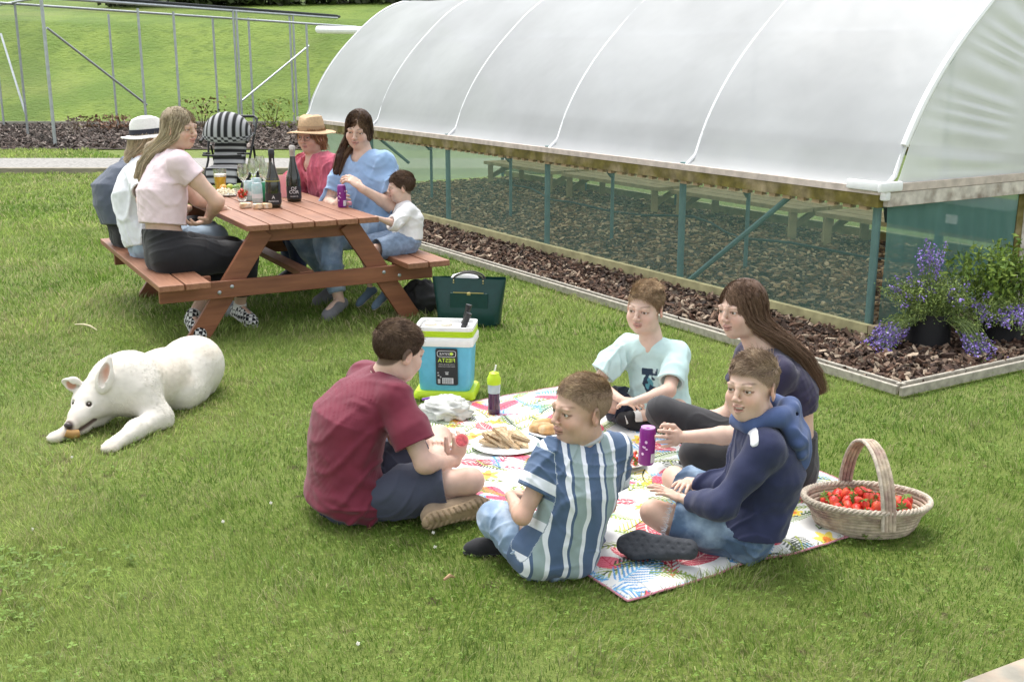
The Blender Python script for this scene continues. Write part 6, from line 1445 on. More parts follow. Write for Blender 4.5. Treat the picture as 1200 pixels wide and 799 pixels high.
def blue_woman():
    pel = Q(1.50, .55, ZB+.11); nk = at(426, 181, dep(pel)-.08); hd = at(420, 152, dep(nk)-.06)
    J = pose('blue', 1.14, pel, nk, 232, hd, 262, -14, 5, bend=.02, hipyaw=214,
             T=dict(elR=('r', 384, 243, -1), wrR=('r', 393, 240, -1, .8), elL=('r', 461, 243, -1), wrL=('r', 424, 221, -1), knL=('q', 1.04, .38, .53), anL=('q', 1.07, .24, .10), toeL=('g', 368, 377, .03), knR=('q', .98, .78, .51), anR=('q', 1.20, .70, .10), toeR=('q', 1.02, .66, .03)),
             hands=dict(R=dict(to=at(405, 230, dep(nk)-.30), n=V(.6, .5, -.3), s=1, c=(.4, .7, .5)), L=dict(to=at(404, 204, dep(nk)-.3), n=V(-.4, .4, -.8), s=-1, c=(.5, .6, .4))))
    p = Person('dark haired woman in a light blue top and jeans opening a purple can', J, 1.14, 1.14, (.62, .43, .335), h=.0075, hf=.0034)
    p.body(child=0, scalp=None, brow=(.05, .03, .02), squint=.0026, cheek=.5, lip=(.46, .20, .18), ears=0, smile=.002); up, fw, rt = p.up, p.fwd, p.right; R = J['R']
    g = [hd+R@V(.095, -.01, -.10), hd+R@V(.125, .03, -.20), hd+R@V(.145, .05, -.30), hd+R@V(.15, .055, -.37)]
    hair_long(p.root, hd, R, 1.14, g, [(.035, .03), (.04, .028), (.035, .025), (.02, .015)], (.055, .030, .020), (.22, .14, .085), n=4200, w=.0021, seed=14, part=-.015, exitp=(.04, -.055, -.05), sidecover=.7)
    p.shirt(cloth('light_blue_jersey', (.27, .41, .62), .85, .05), 'top', sleeve=1.05, inf=.010, hem=-.02, fold=.010, ff=8, neck_r=.078, cuff=.012, extra=(.02, .035, .035, .028, .005, 0), seed=61, neck_off=(0, .012, 0))
    p.pants(denim, 'jeans', f=1.88, inf=.010, fold=.010, ff=9, waist=.15, open_cuff=False, seed=62, thick=1.05)
    for q in ('L', 'R'): p.shoe(q, cloth('grey_flat', (.16, .16, .17)), None, L=.26, low=1)
    MB().lathe([(.0085, -.0012), (.0098, 0), (.0085, .0012)], lerp(J['wrL'], J['handL']['f']*.11+J['wrL'], 1.), 14, rot=np.stack([np.cross(J['handL']['f'], ZZ), ZZ, J['handL']['f']], 1)).build('ring', gold, p.root)
    c = onT(401, 243); purple_can(c, np.eye(3), 'purple patterned can on the table in the hands of the woman in blue', .030, .15)
    c = onT(395, 236)+V(0, .05, 0); purple_can(c, np.eye(3), 'second purple can standing just behind the one being opened', .028, .135)
    mb = MB().box(onT(408, 241)+ZZ*.015, (.05, .04, .03), rot=RQ, bev=.01); o = mb.build('pink_wrapper', mat('pink_foil', (.75, .30, .35), .5, .3, 40)); tag(o, 'small pink wrapper lying beside the purple can on the table', 'wrapper')
def toddler():
    pel = Q(1.55, .20, ZB+.075); nk = at(474, 240, dep(pel)-.02); hd = at(470, 220, dep(nk)-.03)
    J = pose('toddler', .62, pel, nk, 200, hd, 192, -2, 0, bend=.03, hipyaw=205, shw=.15,
             T=dict(elL=('r', 462, 262, -1), wrL=('r', 440, 255, -1), elR=('r', 455, 258, 1), wrR=('r', 428, 250, 1), knL=('q', 1.28, .10, .46), anL=('d', 452, 343, 7.75), toeL=('d', 437, 357, 7.70), knR=('q', 1.27, .26, .46), anR=('d', 434, 340, 7.85), toeR=('d', 418, 354, 7.80)),
             hands=dict(L=dict(to=at(425, 250, dep(nk)-.05), n=V(0, 0, -1), s=-1, c=(.2, .2, .2)), R=dict(to=at(416, 246, dep(nk)+.1), n=V(0, 0, -1), s=1, c=(.2, .2, .2))))
    p = Person('toddler in a white top and blue dungarees sitting at the end of the right bench', J, .62, .90, (.62, .43, .34), h=.006, hf=.0034)
    p.body(scalp=(.09, .055, .035), brow=(.1, .06, .04), cheek=.6)
    wig(p, J, (.075, .042, .026), (.15, .09, .055), top=.034, side=.018, n=3800, front=(0, .9, .1), seed=17, hl=lambda y: np.interp(y, [-.11, -.07, -.045, -.02, 0, .012, .03, .05, .066, .08], [-.058, -.056, -.05, -.03, -.004, -.008, .006, .028, .046, .05]))
    p.shirt(cloth('white_jersey', (.76, .75, .74), .85, .05), 'top', sleeve=1.25, inf=.018, hem=.0, fold=.012, ff=12, neck_r=.062, cuff=.01, extra=(.01, .02, .02, .02, .005, 0), seed=71, hh=.005)
    dn = cloth('chambray', (.20, .27, .38), .85, .2, 40); p.pants(dn, 'dungarees', f=.95, inf=.026, fold=.012, ff=13, waist=.34, cuff=.012, seed=72, hh=.005)
    mb = MB()
    for sx in (-1, 1):
        pts = []
        for t in np.linspace(0, 1, 12):
            a = math.pi*t; c = lerp(J['pel'], J['nk'], .42+.50*math.sin(a)); pts.append(c+p.right*sx*(.055+.01*math.cos(a))+p.fwd*(.100*math.cos(a))*(1 if t < .5 else 1.15)+p.up*.02*math.sin(a))
        for i in range(11): mb.beam(pts[i], pts[i+1], .022, .006, up=p.right*.01+unit(pts[i]-lerp(J['pel'], J['nk'], .5)), ext=.003)
    mb.build('straps', dn, p.root)
    for q in ('L', 'R'): p.shoe(q, cloth('blue_canvas', (.10, .15, .21)), mat('tan_sole', (.45, .38, .28), .8), L=.17/.62*.62)
def picnic_people():
    for fn in PEOPLE: t = _t.time(); fn()
PEOPLE = [boy_striped, boy_maroon, boy_hoodie, girl, boy_mint, blonde, white_hat, grey_man, red_woman, blue_woman, toddler]
picnic_people()
# ---------------------------------------------------------------- picnic blanket with printed leaves
nx, ny = 430, 660; uu = np.linspace(0, BW, nx); wv = np.linspace(0, BL, ny); U, W_ = np.meshgrid(uu, wv, indexing='ij')
img = np.tile(np.array((.70, .70, .67), np.float32), (nx, ny, 1)); rs = np.random.RandomState(21)
def motif(cx, cy, ang, L, wd, kind, c1, c2, bend=0.):
    dx = U-cx; dy = W_-cy; s_ = (dx*math.cos(ang)+dy*math.sin(ang))/L; t_ = (-dx*math.sin(ang)+dy*math.cos(ang))-bend*L*s_*s_
    ok = (s_ > 0) & (s_ < 1); sc_ = np.clip(s_, 0, 1); w = wd*np.sin(math.pi*sc_**.8)**.55; a = np.abs(t_)
    if kind == 'frond':
        fr = (s_*L/.016-a/.012*.55) % 1; m = ok & (a < w*(1-.25*(((s_*L/.016-a/.022)) % 1))) & (fr < .58); sp = ok & (a < .0035)
    elif kind == 'palm':
        fr = (s_*L/.026-a/.020) % 1; m = ok & (a < w) & (fr < .5*(1-.6*a/wd)+.05); sp = ok & (a < .003)
    elif kind == 'leaf':
        m = ok & (a < w); sp = ok & ((a < .0025) | ((((s_*L-a*.9)/.022) % 1 < .16) & (a < w*.85)))
    else:
        r_ = np.sqrt(dx*dx+dy*dy); th = np.arctan2(dy, dx); m = r_ < L*.5*(.55+.45*np.cos(th*3+ang)**2); sp = r_ < L*.16; w = a
    img[m] = img[m]*.08+np.array(c1)*.92; img[sp] = c2
GR = (.13, .24, .04); OL = (.27, .33, .05); BLU = (.07, .27, .55); LB = (.22, .48, .68); RD = (.50, .025, .06); PK = (.66, .10, .16); YE = (.80, .62, .06); OR = (.75, .22, .04); DK = (.03, .05, .03); TE = (.02, .10, .08)
pal = [('frond', OL, GR), ('palm', BLU, LB), ('frond', LB, BLU), ('palm', OL, DK), ('leaf', RD, (.85, .6, .55)), ('frond', GR, DK), ('palm', YE, DK), ('leaf', PK, RD), ('frond', DK, OL), ('palm', RD, PK), ('flower', YE, OR), ('frond', BLU, BLU)]
pts_ = []
for k in range(1700):
    c = V(rs.uniform(0, BW), rs.uniform(0, BL))
    if all(np.hypot(*(c-q)) > .068 for q in pts_): pts_.append(c)
for k, c in enumerate(pts_):
    kd, a, b = pal[rs.randint(len(pal))]; L = rs.uniform(.11, .24)*(.45 if kd == 'flower' else 1)
    motif(c[0]-L*.3, c[1]-L*.3, rs.uniform(0, 6.28), L, rs.uniform(.024, .050), kd, a, b, rs.uniform(-.5, .5))
motif(.30, .10, .15, .27, .055, 'leaf', RD, (.85, .6, .55)); motif(.04, .10, .3, .24, .075, 'palm', BLU, LB); motif(.10, .20, -.1, .26, .05, 'frond', DK, OL)
P3 = BA+U[..., None]*BX+W_[..., None]*BY; Pn = np.stack([U, W_, U*0], -1)
edge = np.minimum(np.minimum(U, BW-U), np.minimum(W_, BL-W_)); wob = (noise(Pn, 5, 2)-.5)*.05*np.exp(-edge/.15)
P3 = P3+BX*wob[..., None]*np.where((U < .1) | (U > BW-.1), 1, .0)[..., None]+BY*((noise(Pn, 4, 6)-.5)*.07*np.exp(-edge/.12))[..., None]
P3[..., 2] = .022+.030*(fbm(Pn, 4.5, 3, 4)-.35)+.010*(np.abs(2*noise(Pn@ROT, 9, 7)-1)-.5); P3[..., 2] *= sst(-.02, .06, edge)*.75+.25
bm_ = mat('printed_cotton', attr=True, rough=.8, var=.04, bump=.15, bs=400)
bl = empty('picnic_blanket', BA+BX*BW/2+BY*BL/2, 'white picnic blanket printed with red, blue, green and yellow tropical leaves', 'blanket')
link('cloth', mesh_np('cloth', P3.reshape(-1, 3), grid_faces(nx, ny), True, img.reshape(-1, 3)), bm_, bl, True)
ring = [P3[i, 0] for i in range(0, nx, 6)]+[P3[-1, j] for j in range(0, ny, 6)]+[P3[i, -1] for i in range(nx-1, -1, -6)]+[P3[0, j] for j in range(ny-1, -1, -6)]
MB().tube(ring, .0038, 6, closed=True).build('hem', cloth('pink_binding', (.55, .22, .28)), bl, smooth=True)
def blz(p): 
    d = p-BA; i = int(np.clip(d@BX/BW*(nx-1), 0, nx-1)); j = int(np.clip(d@BY/BL*(ny-1), 0, ny-1)); return P3[i, j, 2]
def onB(px, py, dz=0.): p = G(px, py, .02); p[2] = blz(p)+dz; return p
# ---------------------------------------------------------------- cool box
cc_ = G(523, 471)+V(0, .105, .0); ca = rad(-6); CX = V(math.cos(ca), math.sin(ca), 0); CY = V(-math.sin(ca), math.cos(ca), 0); RC = np.stack([CX, CY, ZZ], 1)
cb = empty('cool_box', cc_, 'sky blue and white cool box with lime green bands, standing open on its lid', 'cool box')
def rrect(w, d, r, n=6):
    out = []
    for sx, sy, a0 in ((1, 1, 0), (-1, 1, 90), (-1, -1, 180), (1, -1, 270)):
        for k in range(n+1): a = rad(a0+90*k/n); out.append((sx*(w/2-r)+r*math.cos(a), sy*(d/2-r)+r*math.sin(a)))
    return out
def tapered(levels, c, R=RC, r=.03, cap=(1, 1), wall=None):
    vs, fs = [], []; m = 0
    for (w, d, z) in levels:
        q = rrect(w, d, min(r, w/2.1, d/2.1)); m = len(q); vs += [c+R@V(x, y, z) for x, y in q]
    for i in range(len(levels)-1): fs += [(i*m+k, i*m+(k+1) % m, (i+1)*m+(k+1) % m, (i+1)*m+k) for k in range(m)]
    if cap[0]: fs.append(tuple(range(m))[::-1])
    if cap[1]: fs.append(tuple((len(levels)-1)*m+k for k in range(m)))
    return MB().add(vs, fs)
lime = mat('lime_plastic', (.47, .66, .02), .4, .06, spec=.5); sky_ = mat('sky_blue_plastic', (.12, .45, .62), .42, .06, spec=.5); wp = mat('white_plastic', (.76, .76, .74), .4, .04)
tapered([(.34, .25, .012), (.352, .262, .02), (.352, .262, .045), (.335, .245, .062)], cc_).build('lid', lime, cb, smooth=True)
zb = .062
tapered([(.285, .20, zb), (.292, .205, zb+.01), (.315, .225, zb+.27)], cc_).build('box_body', sky_, cb, smooth=True)
tapered([(.335, .245, zb+.262), (.345, .255, zb+.272), (.345, .255, zb+.305), (.335, .245, zb+.315)], cc_).build('rim', wp, cb, smooth=True)
for k in range(3): tapered([(.326, .236, zb+.315+.012*k), (.334, .244, zb+.319+.012*k), (.334, .244, zb+.323+.012*k), (.326, .236, zb+.327+.012*k)], cc_, cap=(1, 1 if k < 2 else 0)).build('lime_band', lime, cb, smooth=True)
tapered([(.330, .240, zb+.350), (.334, .244, zb+.362), (.332, .242, zb+.372), (.305, .215, zb+.372), (.295, .205, zb+.34), (.29, .2, zb+.352-.02)], cc_, cap=(0, 0)).build('inner_tub', wp, cb, smooth=True)
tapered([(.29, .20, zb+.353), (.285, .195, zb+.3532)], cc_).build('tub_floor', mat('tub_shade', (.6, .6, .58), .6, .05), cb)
lc = cc_+RC@V(.018, -.1165, zb+.145); lt = math.atan((.225-.205)/2/.26); FR = np.stack([CX, ZZ*math.cos(lt)+CY*-math.sin(lt), -CY*math.cos(lt)-ZZ*math.sin(lt)], 1)
fr0 = lc+V(0, 0, 0); lab = MB(); lab.prism(rrect(.125, .215, .012), 0, .002, rot=FR, c=fr0); lab.build('label', mat('black_label'), cb)
f3 = FR[:, 2]*.003
gy = mat('grey_print', (.45, .45, .45), .6, 0); lg = mat('lime_print', (.55, .75, .08), .5, 0)
text('FIESTA', .034, fr0+f3+FR@V(.0, .028, 0), FR, lg, cb, mirror=True)
text("GIO'STYLE", .017, fr0+f3+FR@V(0, .071, 0), FR, wht, cb, mirror=True)
text('COOL BOX 26 LITRES', .0095, fr0+f3+FR@V(0, .012, 0), FR, gy, cb, mirror=True); text('FRIGO BOX GLACIERE', .0095, fr0+f3+FR@V(0, .0, 0), FR, gy, cb, mirror=True)
MB().tube([fr0+f3+FR@V(x, .077+y, 0) for x, y in rrect(.105, .034, .012)], .0013, 5, closed=True).build('label_outline', wht, cb)
MB().lathe([(.009, 0), (.009, .001)], fr0+f3+FR@V(.028, .078, 0), 16, rot=FR).build('logo_dot', lg, cb)
mb = MB()
for k in range(15): mb.box(fr0+f3+FR@V(-.02+k*.0036, -.082, 0), (.0012+.0012*(k % 3 == 0), .0006, .030), rot=np.stack([FR[:, 0], FR[:, 2], FR[:, 1]], 1))
mb.build('barcode', mat('black_label'), cb); MB().box(fr0+FR[:, 2]*.0024+FR@V(.005, -.082, 0), (.062, .0006, .034), rot=np.stack([FR[:, 0], FR[:, 2], FR[:, 1]], 1)).build('barcode_panel', wht, cb)
mb = MB()
for x, y, w_, h_ in ((-.045, -.085, .014, .026), (-.048, -.05, .01, .008), (-.036, -.06, .008, .008), (.0, -.03, .022, .004), (.0, -.04, .016, .010), (-.05, -.035, .009, .006)): mb.box(fr0+f3+FR@V(x, y, 0), (w_, .0006, h_), rot=np.stack([FR[:, 0], FR[:, 2], FR[:, 1]], 1))
mb.build('symbols', gy, cb)['kind'] = 'stuff'
def neck(a, b, label):
    e = empty('drink_bottle', a, label, 'bottle'); d = unit(b-a); x = unit(np.cross(d, (0, 1, 0))); R = np.stack([x, np.cross(d, x), d], 1)
    MB().lathe([(.033, -.12), (.033, -.02), (.028, .02), (.014, .07), (.0125, .12)], a, 20, rot=R).build('glass_body', mat('dark_bottle', (.02, .018, .016), .1, .1, coat=.5), e, smooth=True)
    MB().lathe([(.0145, .085), (.0145, .135), (.016, .137), (.016, .152), (0, .154)], a, 18, rot=R).build('cap', mat('black_foil', (.02, .02, .022)), e, smooth=True)
    MB().lathe([(.0345, -.02), (.029, .02), (.020, .05)], a, 20, rot=R).build('label', mat('pale_print'), e, smooth=True)
cb.scale = (.9,)*3; top = cc_+V(0, 0, (zb+.33)*.9)
neck(top+CX*.077+CY*.027-ZZ*.02, top+CX*.106+CY*.036+ZZ*.10, 'dark bottle leaning back in the cool box, the taller of the two'); neck(top+CX*.063-CY*.022-ZZ*.045, top+CX*.106-CY*.018+ZZ*.06, 'bottle with pinkish label leaning in the cool box, the lower of the two')
for k, (dx, lb) in enumerate(((-.005, 'cream round tub lid showing inside the cool box, right of the other'), (-.085, 'cream round tub at the left end inside the cool box'))):
    o = MB().lathe([(.03, -.02), (.033, .0), (.031, .012), (.018, .020), (0, .022)], top+CX*dx+CY*.02+ZZ*.02, 22).build('food_tub', mat('cream_plastic', (.75, .68, .55), .4, .1), smooth=True); tag(o, lb, 'tub')
# ---------------------------------------------------------------- sports bottle
p = onB(579, 484); e = empty('sports_bottle', p, 'child sports bottle of dark purple juice with lime green cap on the blanket', 'bottle')
MB().lathe([(.026, 0), (.031, .006), (.0315, .03), (.029, .045), (.0305, .06), (.028, .075), (.0295, .09), (.029, .105), (0, .105)], p, 28).build('juice', mat('purple_juice', (.06, .015, .06), .1, .1, coat=.5), e, smooth=True)
MB().lathe([(.0295, .106), (.031, .125), (.0305, .150), (0, .150)], p, 28).build('bottle_shoulder', mat('hazy_plastic', (.38, .46, .50), .2, .1, coat=.4), e, smooth=True)
MB().lathe([(.033, .150), (.034, .158), (.0335, .180), (.028, .190), (.024, .205), (.012, .212), (0, .213)], p, 28, sx=1).build('cap', lime, e, smooth=True)
MB().tube([p+V(-.004, 0, .20), p+V(.006, 0, .222), p+V(.010, 0, .245)], .0038, 8).build('straw', wp, e, smooth=True)
# ---------------------------------------------------------------- plates and food
def plate(p, r, label, name='plate'):
    e = empty(name, p, label, 'plate')
    MB().lathe([(r*.62, .004), (r*.66, .002), (r*.98, .014), (r, .017), (r*.985, .018), (r*.66, .008), (r*.6, .007), (0, .007)], p, 48).build('dish', mat('white_ceramic', (.8, .79, .76), .3, .03), e, smooth=True); return e
crust = mat('toasted_bread', (.58, .45, .28), .85, .3, 70, .5, 200, dirt=(.36, .23, .12), ds=60); crumb = mat('bread_crumb', (.68, .58, .42), .9, .15, 90, .4, 200)
P1_ = onB(593, 524, .006); plate(P1_, .155, 'large white plate of flatbread sandwich wedges in the middle of the blanket')
rs = np.random.RandomState(5)
for k in range(13):
    a = -.3+rs.normal(0, .35); c = P1_+V(-.075+.013*k, .018*math.sin(k*1.9), .020+.012*(k % 3)+.004*k*(k < 6)); tl = rad(rs.uniform(14, 38))
    R = np.array(Matrix.Rotation(a, 3, 'Z') @ Matrix.Rotation(tl, 3, 'Y')); e = empty('sandwich_wedge', c, 'toasted flatbread sandwich wedge in the heap on the large white plate', 'sandwich', 'sandwich wedges on the large plate')
    tri = [(-.045, -.035), (.045, -.03), (-.02, .05)]
    MB().prism(tri, .003, .008, rot=R, c=c).build('bread', crust, e); MB().prism([(x*.96, y*.96) for x, y in tri], -.002, .003, rot=R, c=c).build('filling', mat('pale_filling', (.66, .56, .38), .8, .3, 60), e); MB().prism(tri, -.007, -.002, rot=R, c=c).build('bread', crust, e)
P2_ = onB(652, 508, .006); plate(P2_, .135, 'white plate with baguette pieces behind the head of the striped boy')
for k, (dx, dy, a, lb) in enumerate([(-.065, .035, .5, 'golden baguette piece farthest back on its plate'), (-.075, -.02, .3, 'golden baguette piece at the left of its plate'), (-.03, -.045, .15, 'golden baguette piece nearest the front of its plate'), (.03, .02, .9, 'golden baguette piece in the middle of its plate')]):
    d = V(math.cos(a), math.sin(a), 0); c = P2_+V(dx, dy, .030); mb = MB(); mb.tube([c-d*.055, c-d*.045, c-d*.02, c+d*.02, c+d*.045, c+d*.055], [.010, .021, .025, .025, .021, .010], 14)
    o = mb.build('baguette_piece', mat('baguette_crust', (.52, .30, .12), .6, .25, 30, .3, 90, dirt=(.66, .50, .30), ds=22), smooth=True); tag(o, lb, 'bread', 'baguette pieces on the plate')
P3_ = onB(735, 549, .006); plate(P3_, .082, 'small white plate of strawberries between the striped boy and the purple can')
rs = np.random.RandomState(8)
for k in range(22):
    a = k*2.4; r = .060*math.sqrt((k % 11+.5)/11); strawberry(P3_+V(r*math.cos(a), r*math.sin(a), .022+.017*(k//11)), (rs.uniform(0, 3), rs.uniform(0, 3), a), rs.uniform(.62, .8), 'strawberry in the heap on the small white plate', 'strawberries on the small plate')
# carrier bag, pen, red snack
blob('carrier_bag', onB(523, 492, .03)+V(0, .04, 0), (.105, .085, .055), mat('milky_plastic', (.62, .63, .58), .3, .1, 14, coat=.2), 'crumpled white plastic carrier bag on the blanket beside the maroon boy', 'bag', amp=.34, f=14)
o = MB().tube([onB(495, 480, .055), onB(512, 478, .05)], .006, 8).build('pen', mat('violet_plastic', (.16, .03, .35), .35)); tag(o, 'short purple pen lying on top of the white carrier bag', 'pen')
hc = at(541, 516, 4.26); e = empty('watermelon_slice', hc, 'pinkish red round fruit slice held by the maroon boy', 'fruit'); n_ = unit(V(.25, -.8, .5)); x = unit(np.cross(n_, ZZ)); Rm = np.stack([x, np.cross(n_, x), n_], 1)
MB().lathe([(.0, .006), (.020, .005), (.0235, 0), (.020, -.005), (0, -.006)], hc, 26, rot=Rm).build('flesh', mat('red_flesh', (.62, .10, .11), .5, .35, 90, .3, 200), e, smooth=True)
MB().tube([hc+Rm@V(.0245*math.cos(t), .0245*math.sin(t), 0) for t in np.linspace(0, 6.283, 30, endpoint=False)], .0035, 8, closed=True).build('rind', mat('pale_rind', (.70, .30, .26), .5), e, smooth=True)
# ---------------------------------------------------------------- strawberry basket
bc = G(1014, 622)+V(0, .02, 0); ba = rad(-7); BXv = V(math.cos(ba), math.sin(ba), 0); BYv = V(-math.sin(ba), math.cos(ba), 0); RB = np.stack([BXv, BYv, ZZ], 1)
bk = empty('strawberry_basket', bc, 'oval coiled rope basket with a tall handle, full of strawberries on the grass', 'basket')
rope = mat('rope_straw', (.47, .39, .29), .9, .3, 38, .8, 130, dirt=(.30, .20, .17), ds=16)
rope2 = mat('rope_rim', (.52, .45, .36), .9, .25, 60, .6, 200)
for k in range(8):
    r = .165+.0078*k+.004*math.sin(k); z = .014+.0135*k
    MB().tube([bc+RB@V(r*1.0*math.cos(t), r*.66*math.sin(t), z+.006*math.sin(t)*0) for t in np.linspace(0, 2*math.pi, 64, endpoint=False)], .0085, 8, closed=True).build('rope_coil', rope, bk, smooth=True)
r = .228
for ph in (0, 2.09, 4.18): MB().tube([bc+RB@V((r+.007*math.cos(t*26+ph))*math.cos(t), (r*.66+.007*math.cos(t*26+ph))*math.sin(t), .124+.007*math.sin(t*26+ph)) for t in np.linspace(0, 2*math.pi, 420, endpoint=False)], .0055, 6, closed=True).build('rim_plait', rope2, bk, smooth=True)
MB().lathe([(0, .010), (.15, .012), (.17, .02)], bc, 40, rot=RB, sy=.66).build('basket_floor', rope, bk)
hb = [bc+RB@V(-.055, .150, .10), bc+RB@V(-.052, .145, .17), bc+RB@V(-.045, .128, .24), bc+RB@V(-.028, .085, .315), bc+RB@V(-.004, .015, .348), bc+RB@V(.022, -.060, .318), bc+RB@V(.042, -.118, .24), bc+RB@V(.052, -.147, .15), bc+RB@V(.055, -.158, .06)]
hb = np.array(hb); tt_ = np.linspace(0, 8, 41); hb = np.stack([np.interp(tt_, range(9), hb[:, i]) for i in range(3)], 1)
for _ in range(6): hb[1:-1] = (hb[:-2]+2*hb[1:-1]+hb[2:])/4
for o_ in (-.0195, -.0065, .0065, .0195): MB().tube([q+BXv*o_ for q in hb], .0072, 8).build('handle_rope', rope if o_ > -.007 else rope2, bk, smooth=True)
rs = np.random.RandomState(14); n = 0
for k in range(46):
    a = k*2.39996; q = math.sqrt((k+.5)/46); x, y = .168*q*math.cos(a), .094*q*math.sin(a)
    strawberry(bc+RB@V(x, y, .092+.030*(1-q*q)+rs.uniform(-.004, .012)), (rs.uniform(-1.6, 1.6), rs.uniform(-1.6, 1.6), rs.uniform(0, 6)), rs.uniform(1.15, 1.6), 'ripe red strawberry in the heap in the handled basket', 'strawberries in the basket')
# ---------------------------------------------------------------- lavender and leafy plants by the tunnel end
purple = [(.27, .19, .52), (.34, .26, .62), (.20, .13, .44)]; gcol = [(.20, .27, .055), (.14, .21, .05), (.26, .32, .09), (.10, .15, .04)]; lcol = [(.25, .34, .06), (.19, .28, .05), (.13, .21, .04)]
def pot(c, r, h, label):
    e = empty('plant_pot', c, label, 'pot'); MB().lathe([(r*.85, 0), (r*1.05, .03), (r, h*.8), (r*1.04, h), (r*.95, h), (r*.9, h*.85), (0, h*.85)], c, 28).build('pot_wall', mat('black_pot', (.010, .010, .011), .7, .1), e, smooth=True); MB().lathe([(0, h*.9), (r*.9, h*.88)], c, 20).build('compost', soil, e)
def spray(parent, starts, dirs, L, droop, nl, ls, cols, flower=0., fs=.007, rs=RS):
    lv, fl, st = [], [], MB()
    for s0, d in zip(starts, dirs):
        l = L*rs.uniform(.6, 1.15); pts = [s0+d*l*t+V(0, 0, -droop*l*t*t) for t in np.linspace(0, 1, 7)]
        for p in pts: p[2] = max(p[2], .03)
        st.tube(pts, [.0022, .002, .002, .0016, .0014, .001, .0008], 4)
        for k in range(nl):
            t = rs.rand()**.8; i = min(int(t*6), 5); p = pts[i]+(pts[i+1]-pts[i])*(t*6-i); lv.append(p+rs.normal(0, .012, 3))
        if rs.rand() < flower:
            for k in range(26): 
                t = rs.uniform(.62, 1.0); i = min(int(t*6), 5); p = pts[i]+(pts[i+1]-pts[i])*(t*6-i); fl.append(p+rs.normal(0, .0095, 3))
    leaf_cloud(0, np.array(lv), ls, cols, 'foliage', lm, parent, aspect=.38, rs=rs)
    st.build('stems', mat('green_stem', (.12, .17, .05), .7), parent)
    if fl: leaf_cloud(0, np.array(fl), fs, purple, 'flowers', lm, parent, aspect=.7, rs=rs)['kind'] = 'stuff'
rs = np.random.RandomState(31)
def cone(n, up, out, rs=rs, bias=(0, 0, 0)):
    a = rs.uniform(0, 6.283, n); o = rs.uniform(.1, 1, n)*out; d = np.stack([np.cos(a)*o, np.sin(a)*o, np.full(n, up)], 1)+np.array(bias); return d/np.linalg.norm(d, axis=1)[:, None]
c = G(1094, 416)+V(0, .12, 0); pot(c, .125, .235, 'black round plant pot under the lavender at the tunnel corner')
e = empty('lavender_plant', V(0, 0, 0)+c*0, 'bushy grey green lavender with purple flower heads trailing over the black pot', 'lavender')
n = 290; spray(e, [c+V(rs.normal(0, .07), rs.normal(0, .06), .21) for _ in range(n)], cone(n, .95, .8), .36, .35, 26, .0085, gcol, .14, rs=rs)
n = 64; spray(e, [c+V(-.09+rs.normal(0, .03), -.04+rs.normal(0, .04), .21) for _ in range(n)], cone(n, .35, .3, bias=(-1.0, -.35, 0)), .28, 1.0, 18, .008, gcol, .95, .0075, rs=rs)
n = 75; spray(e, [c+V(.10+rs.normal(0, .03), -.07+rs.normal(0, .03), .21) for _ in range(n)], cone(n, .25, .35, bias=(.55, -.75, 0)), .30, 1.15, 20, .008, gcol, .95, .0075, rs=rs)
n = 20; spray(e, [c+V(-.02+rs.normal(0, .02), 0, .30) for _ in range(n)], cone(n, 1, .35), .34, .0, 12, .007, gcol, .8, .0075, rs=rs)
c2 = G(1183, 412)+V(0, .16, 0); pot(c2, .12, .20, 'dark plant pot mostly hidden by foliage at the right edge')
e = empty('lavender_plant', (0, 0, 0), 'second lavender clump with upright purple spikes at the right edge of the picture', 'lavender')
n = 170; spray(e, [c2+V(-.06+rs.normal(0, .10), -.04+rs.normal(0, .06), .17) for _ in range(n)], cone(n, .55, 1.0), .30, .55, 26, .009, gcol, .10, rs=rs)
n = 60; spray(e, [c2+V(.02+rs.normal(0, .06), -.10+rs.normal(0, .03), .18) for _ in range(n)], cone(n, .7, .6, bias=(.1, -.4, 0)), .28, .8, 18, .008, gcol, .9, .008, rs=rs)
e = empty('leafy_shrub', (0, 0, 0), 'lime green broad leaved shrub growing behind the second lavender', 'shrub')
n = 90; spray(e, [c2+V(-.02+rs.normal(0, .12), .12+rs.normal(0, .05), .20) for _ in range(n)], cone(n, 1.0, .55), .42, .12, 20, .022, lcol, .0, rs=rs)
n = 50; spray(e, [c2+V(.22+rs.normal(0, .08), .10+rs.normal(0, .05), .20) for _ in range(n)], cone(n, 1.0, .5), .48, .12, 20, .022, lcol, .0, rs=rs)
# loose stones in the mulch
rs = np.random.RandomState(2)
# ---------------------------------------------------------------- stroller
sc_ = G(272, 226); sa = rad(-6); SX = V(math.cos(sa), math.sin(sa), 0); SY = V(-math.sin(sa), math.cos(sa), 0); RSr = np.stack([SX, SY, ZZ], 1)
stl = empty('pushchair', sc_, 'black pushchair with black and white striped hood and seat on the gravel path', 'pushchair')
blkp = mat('black_plastic', (.012, .012, .013), .5, .1); stm = mat('striped_fabric', attr=True, rough=.85, var=.04)
def S3(x, y, z): return sc_+RSr@V(x, y, z)
na, nb = 60, 40; vs, cs = [], []
for i in range(na):
    for j in range(nb):
        th = math.pi*i/(na-1); t = j/(nb-1); ph = rad(-18)+t*rad(118)            # fan of the hood
        r = .335*(1-.05*t); x = r*math.cos(th)*(.98 if t > .1 else 1); q = r*math.sin(th)*1.05; vs.append(S3(x, -.12-math.cos(ph)*q*.62+.10, .74+math.sin(ph)*q*.85+.04*(1-math.sin(th))*0))
        a = th; st_ = (math.sin(a*21) > -.1); ck = t < .14; w_ = (st_ != (int(t*60) % 2 == 0)) if t > .90 or ck else st_
        cs.append((.40, .40, .41) if w_ else (.012, .012, .013))
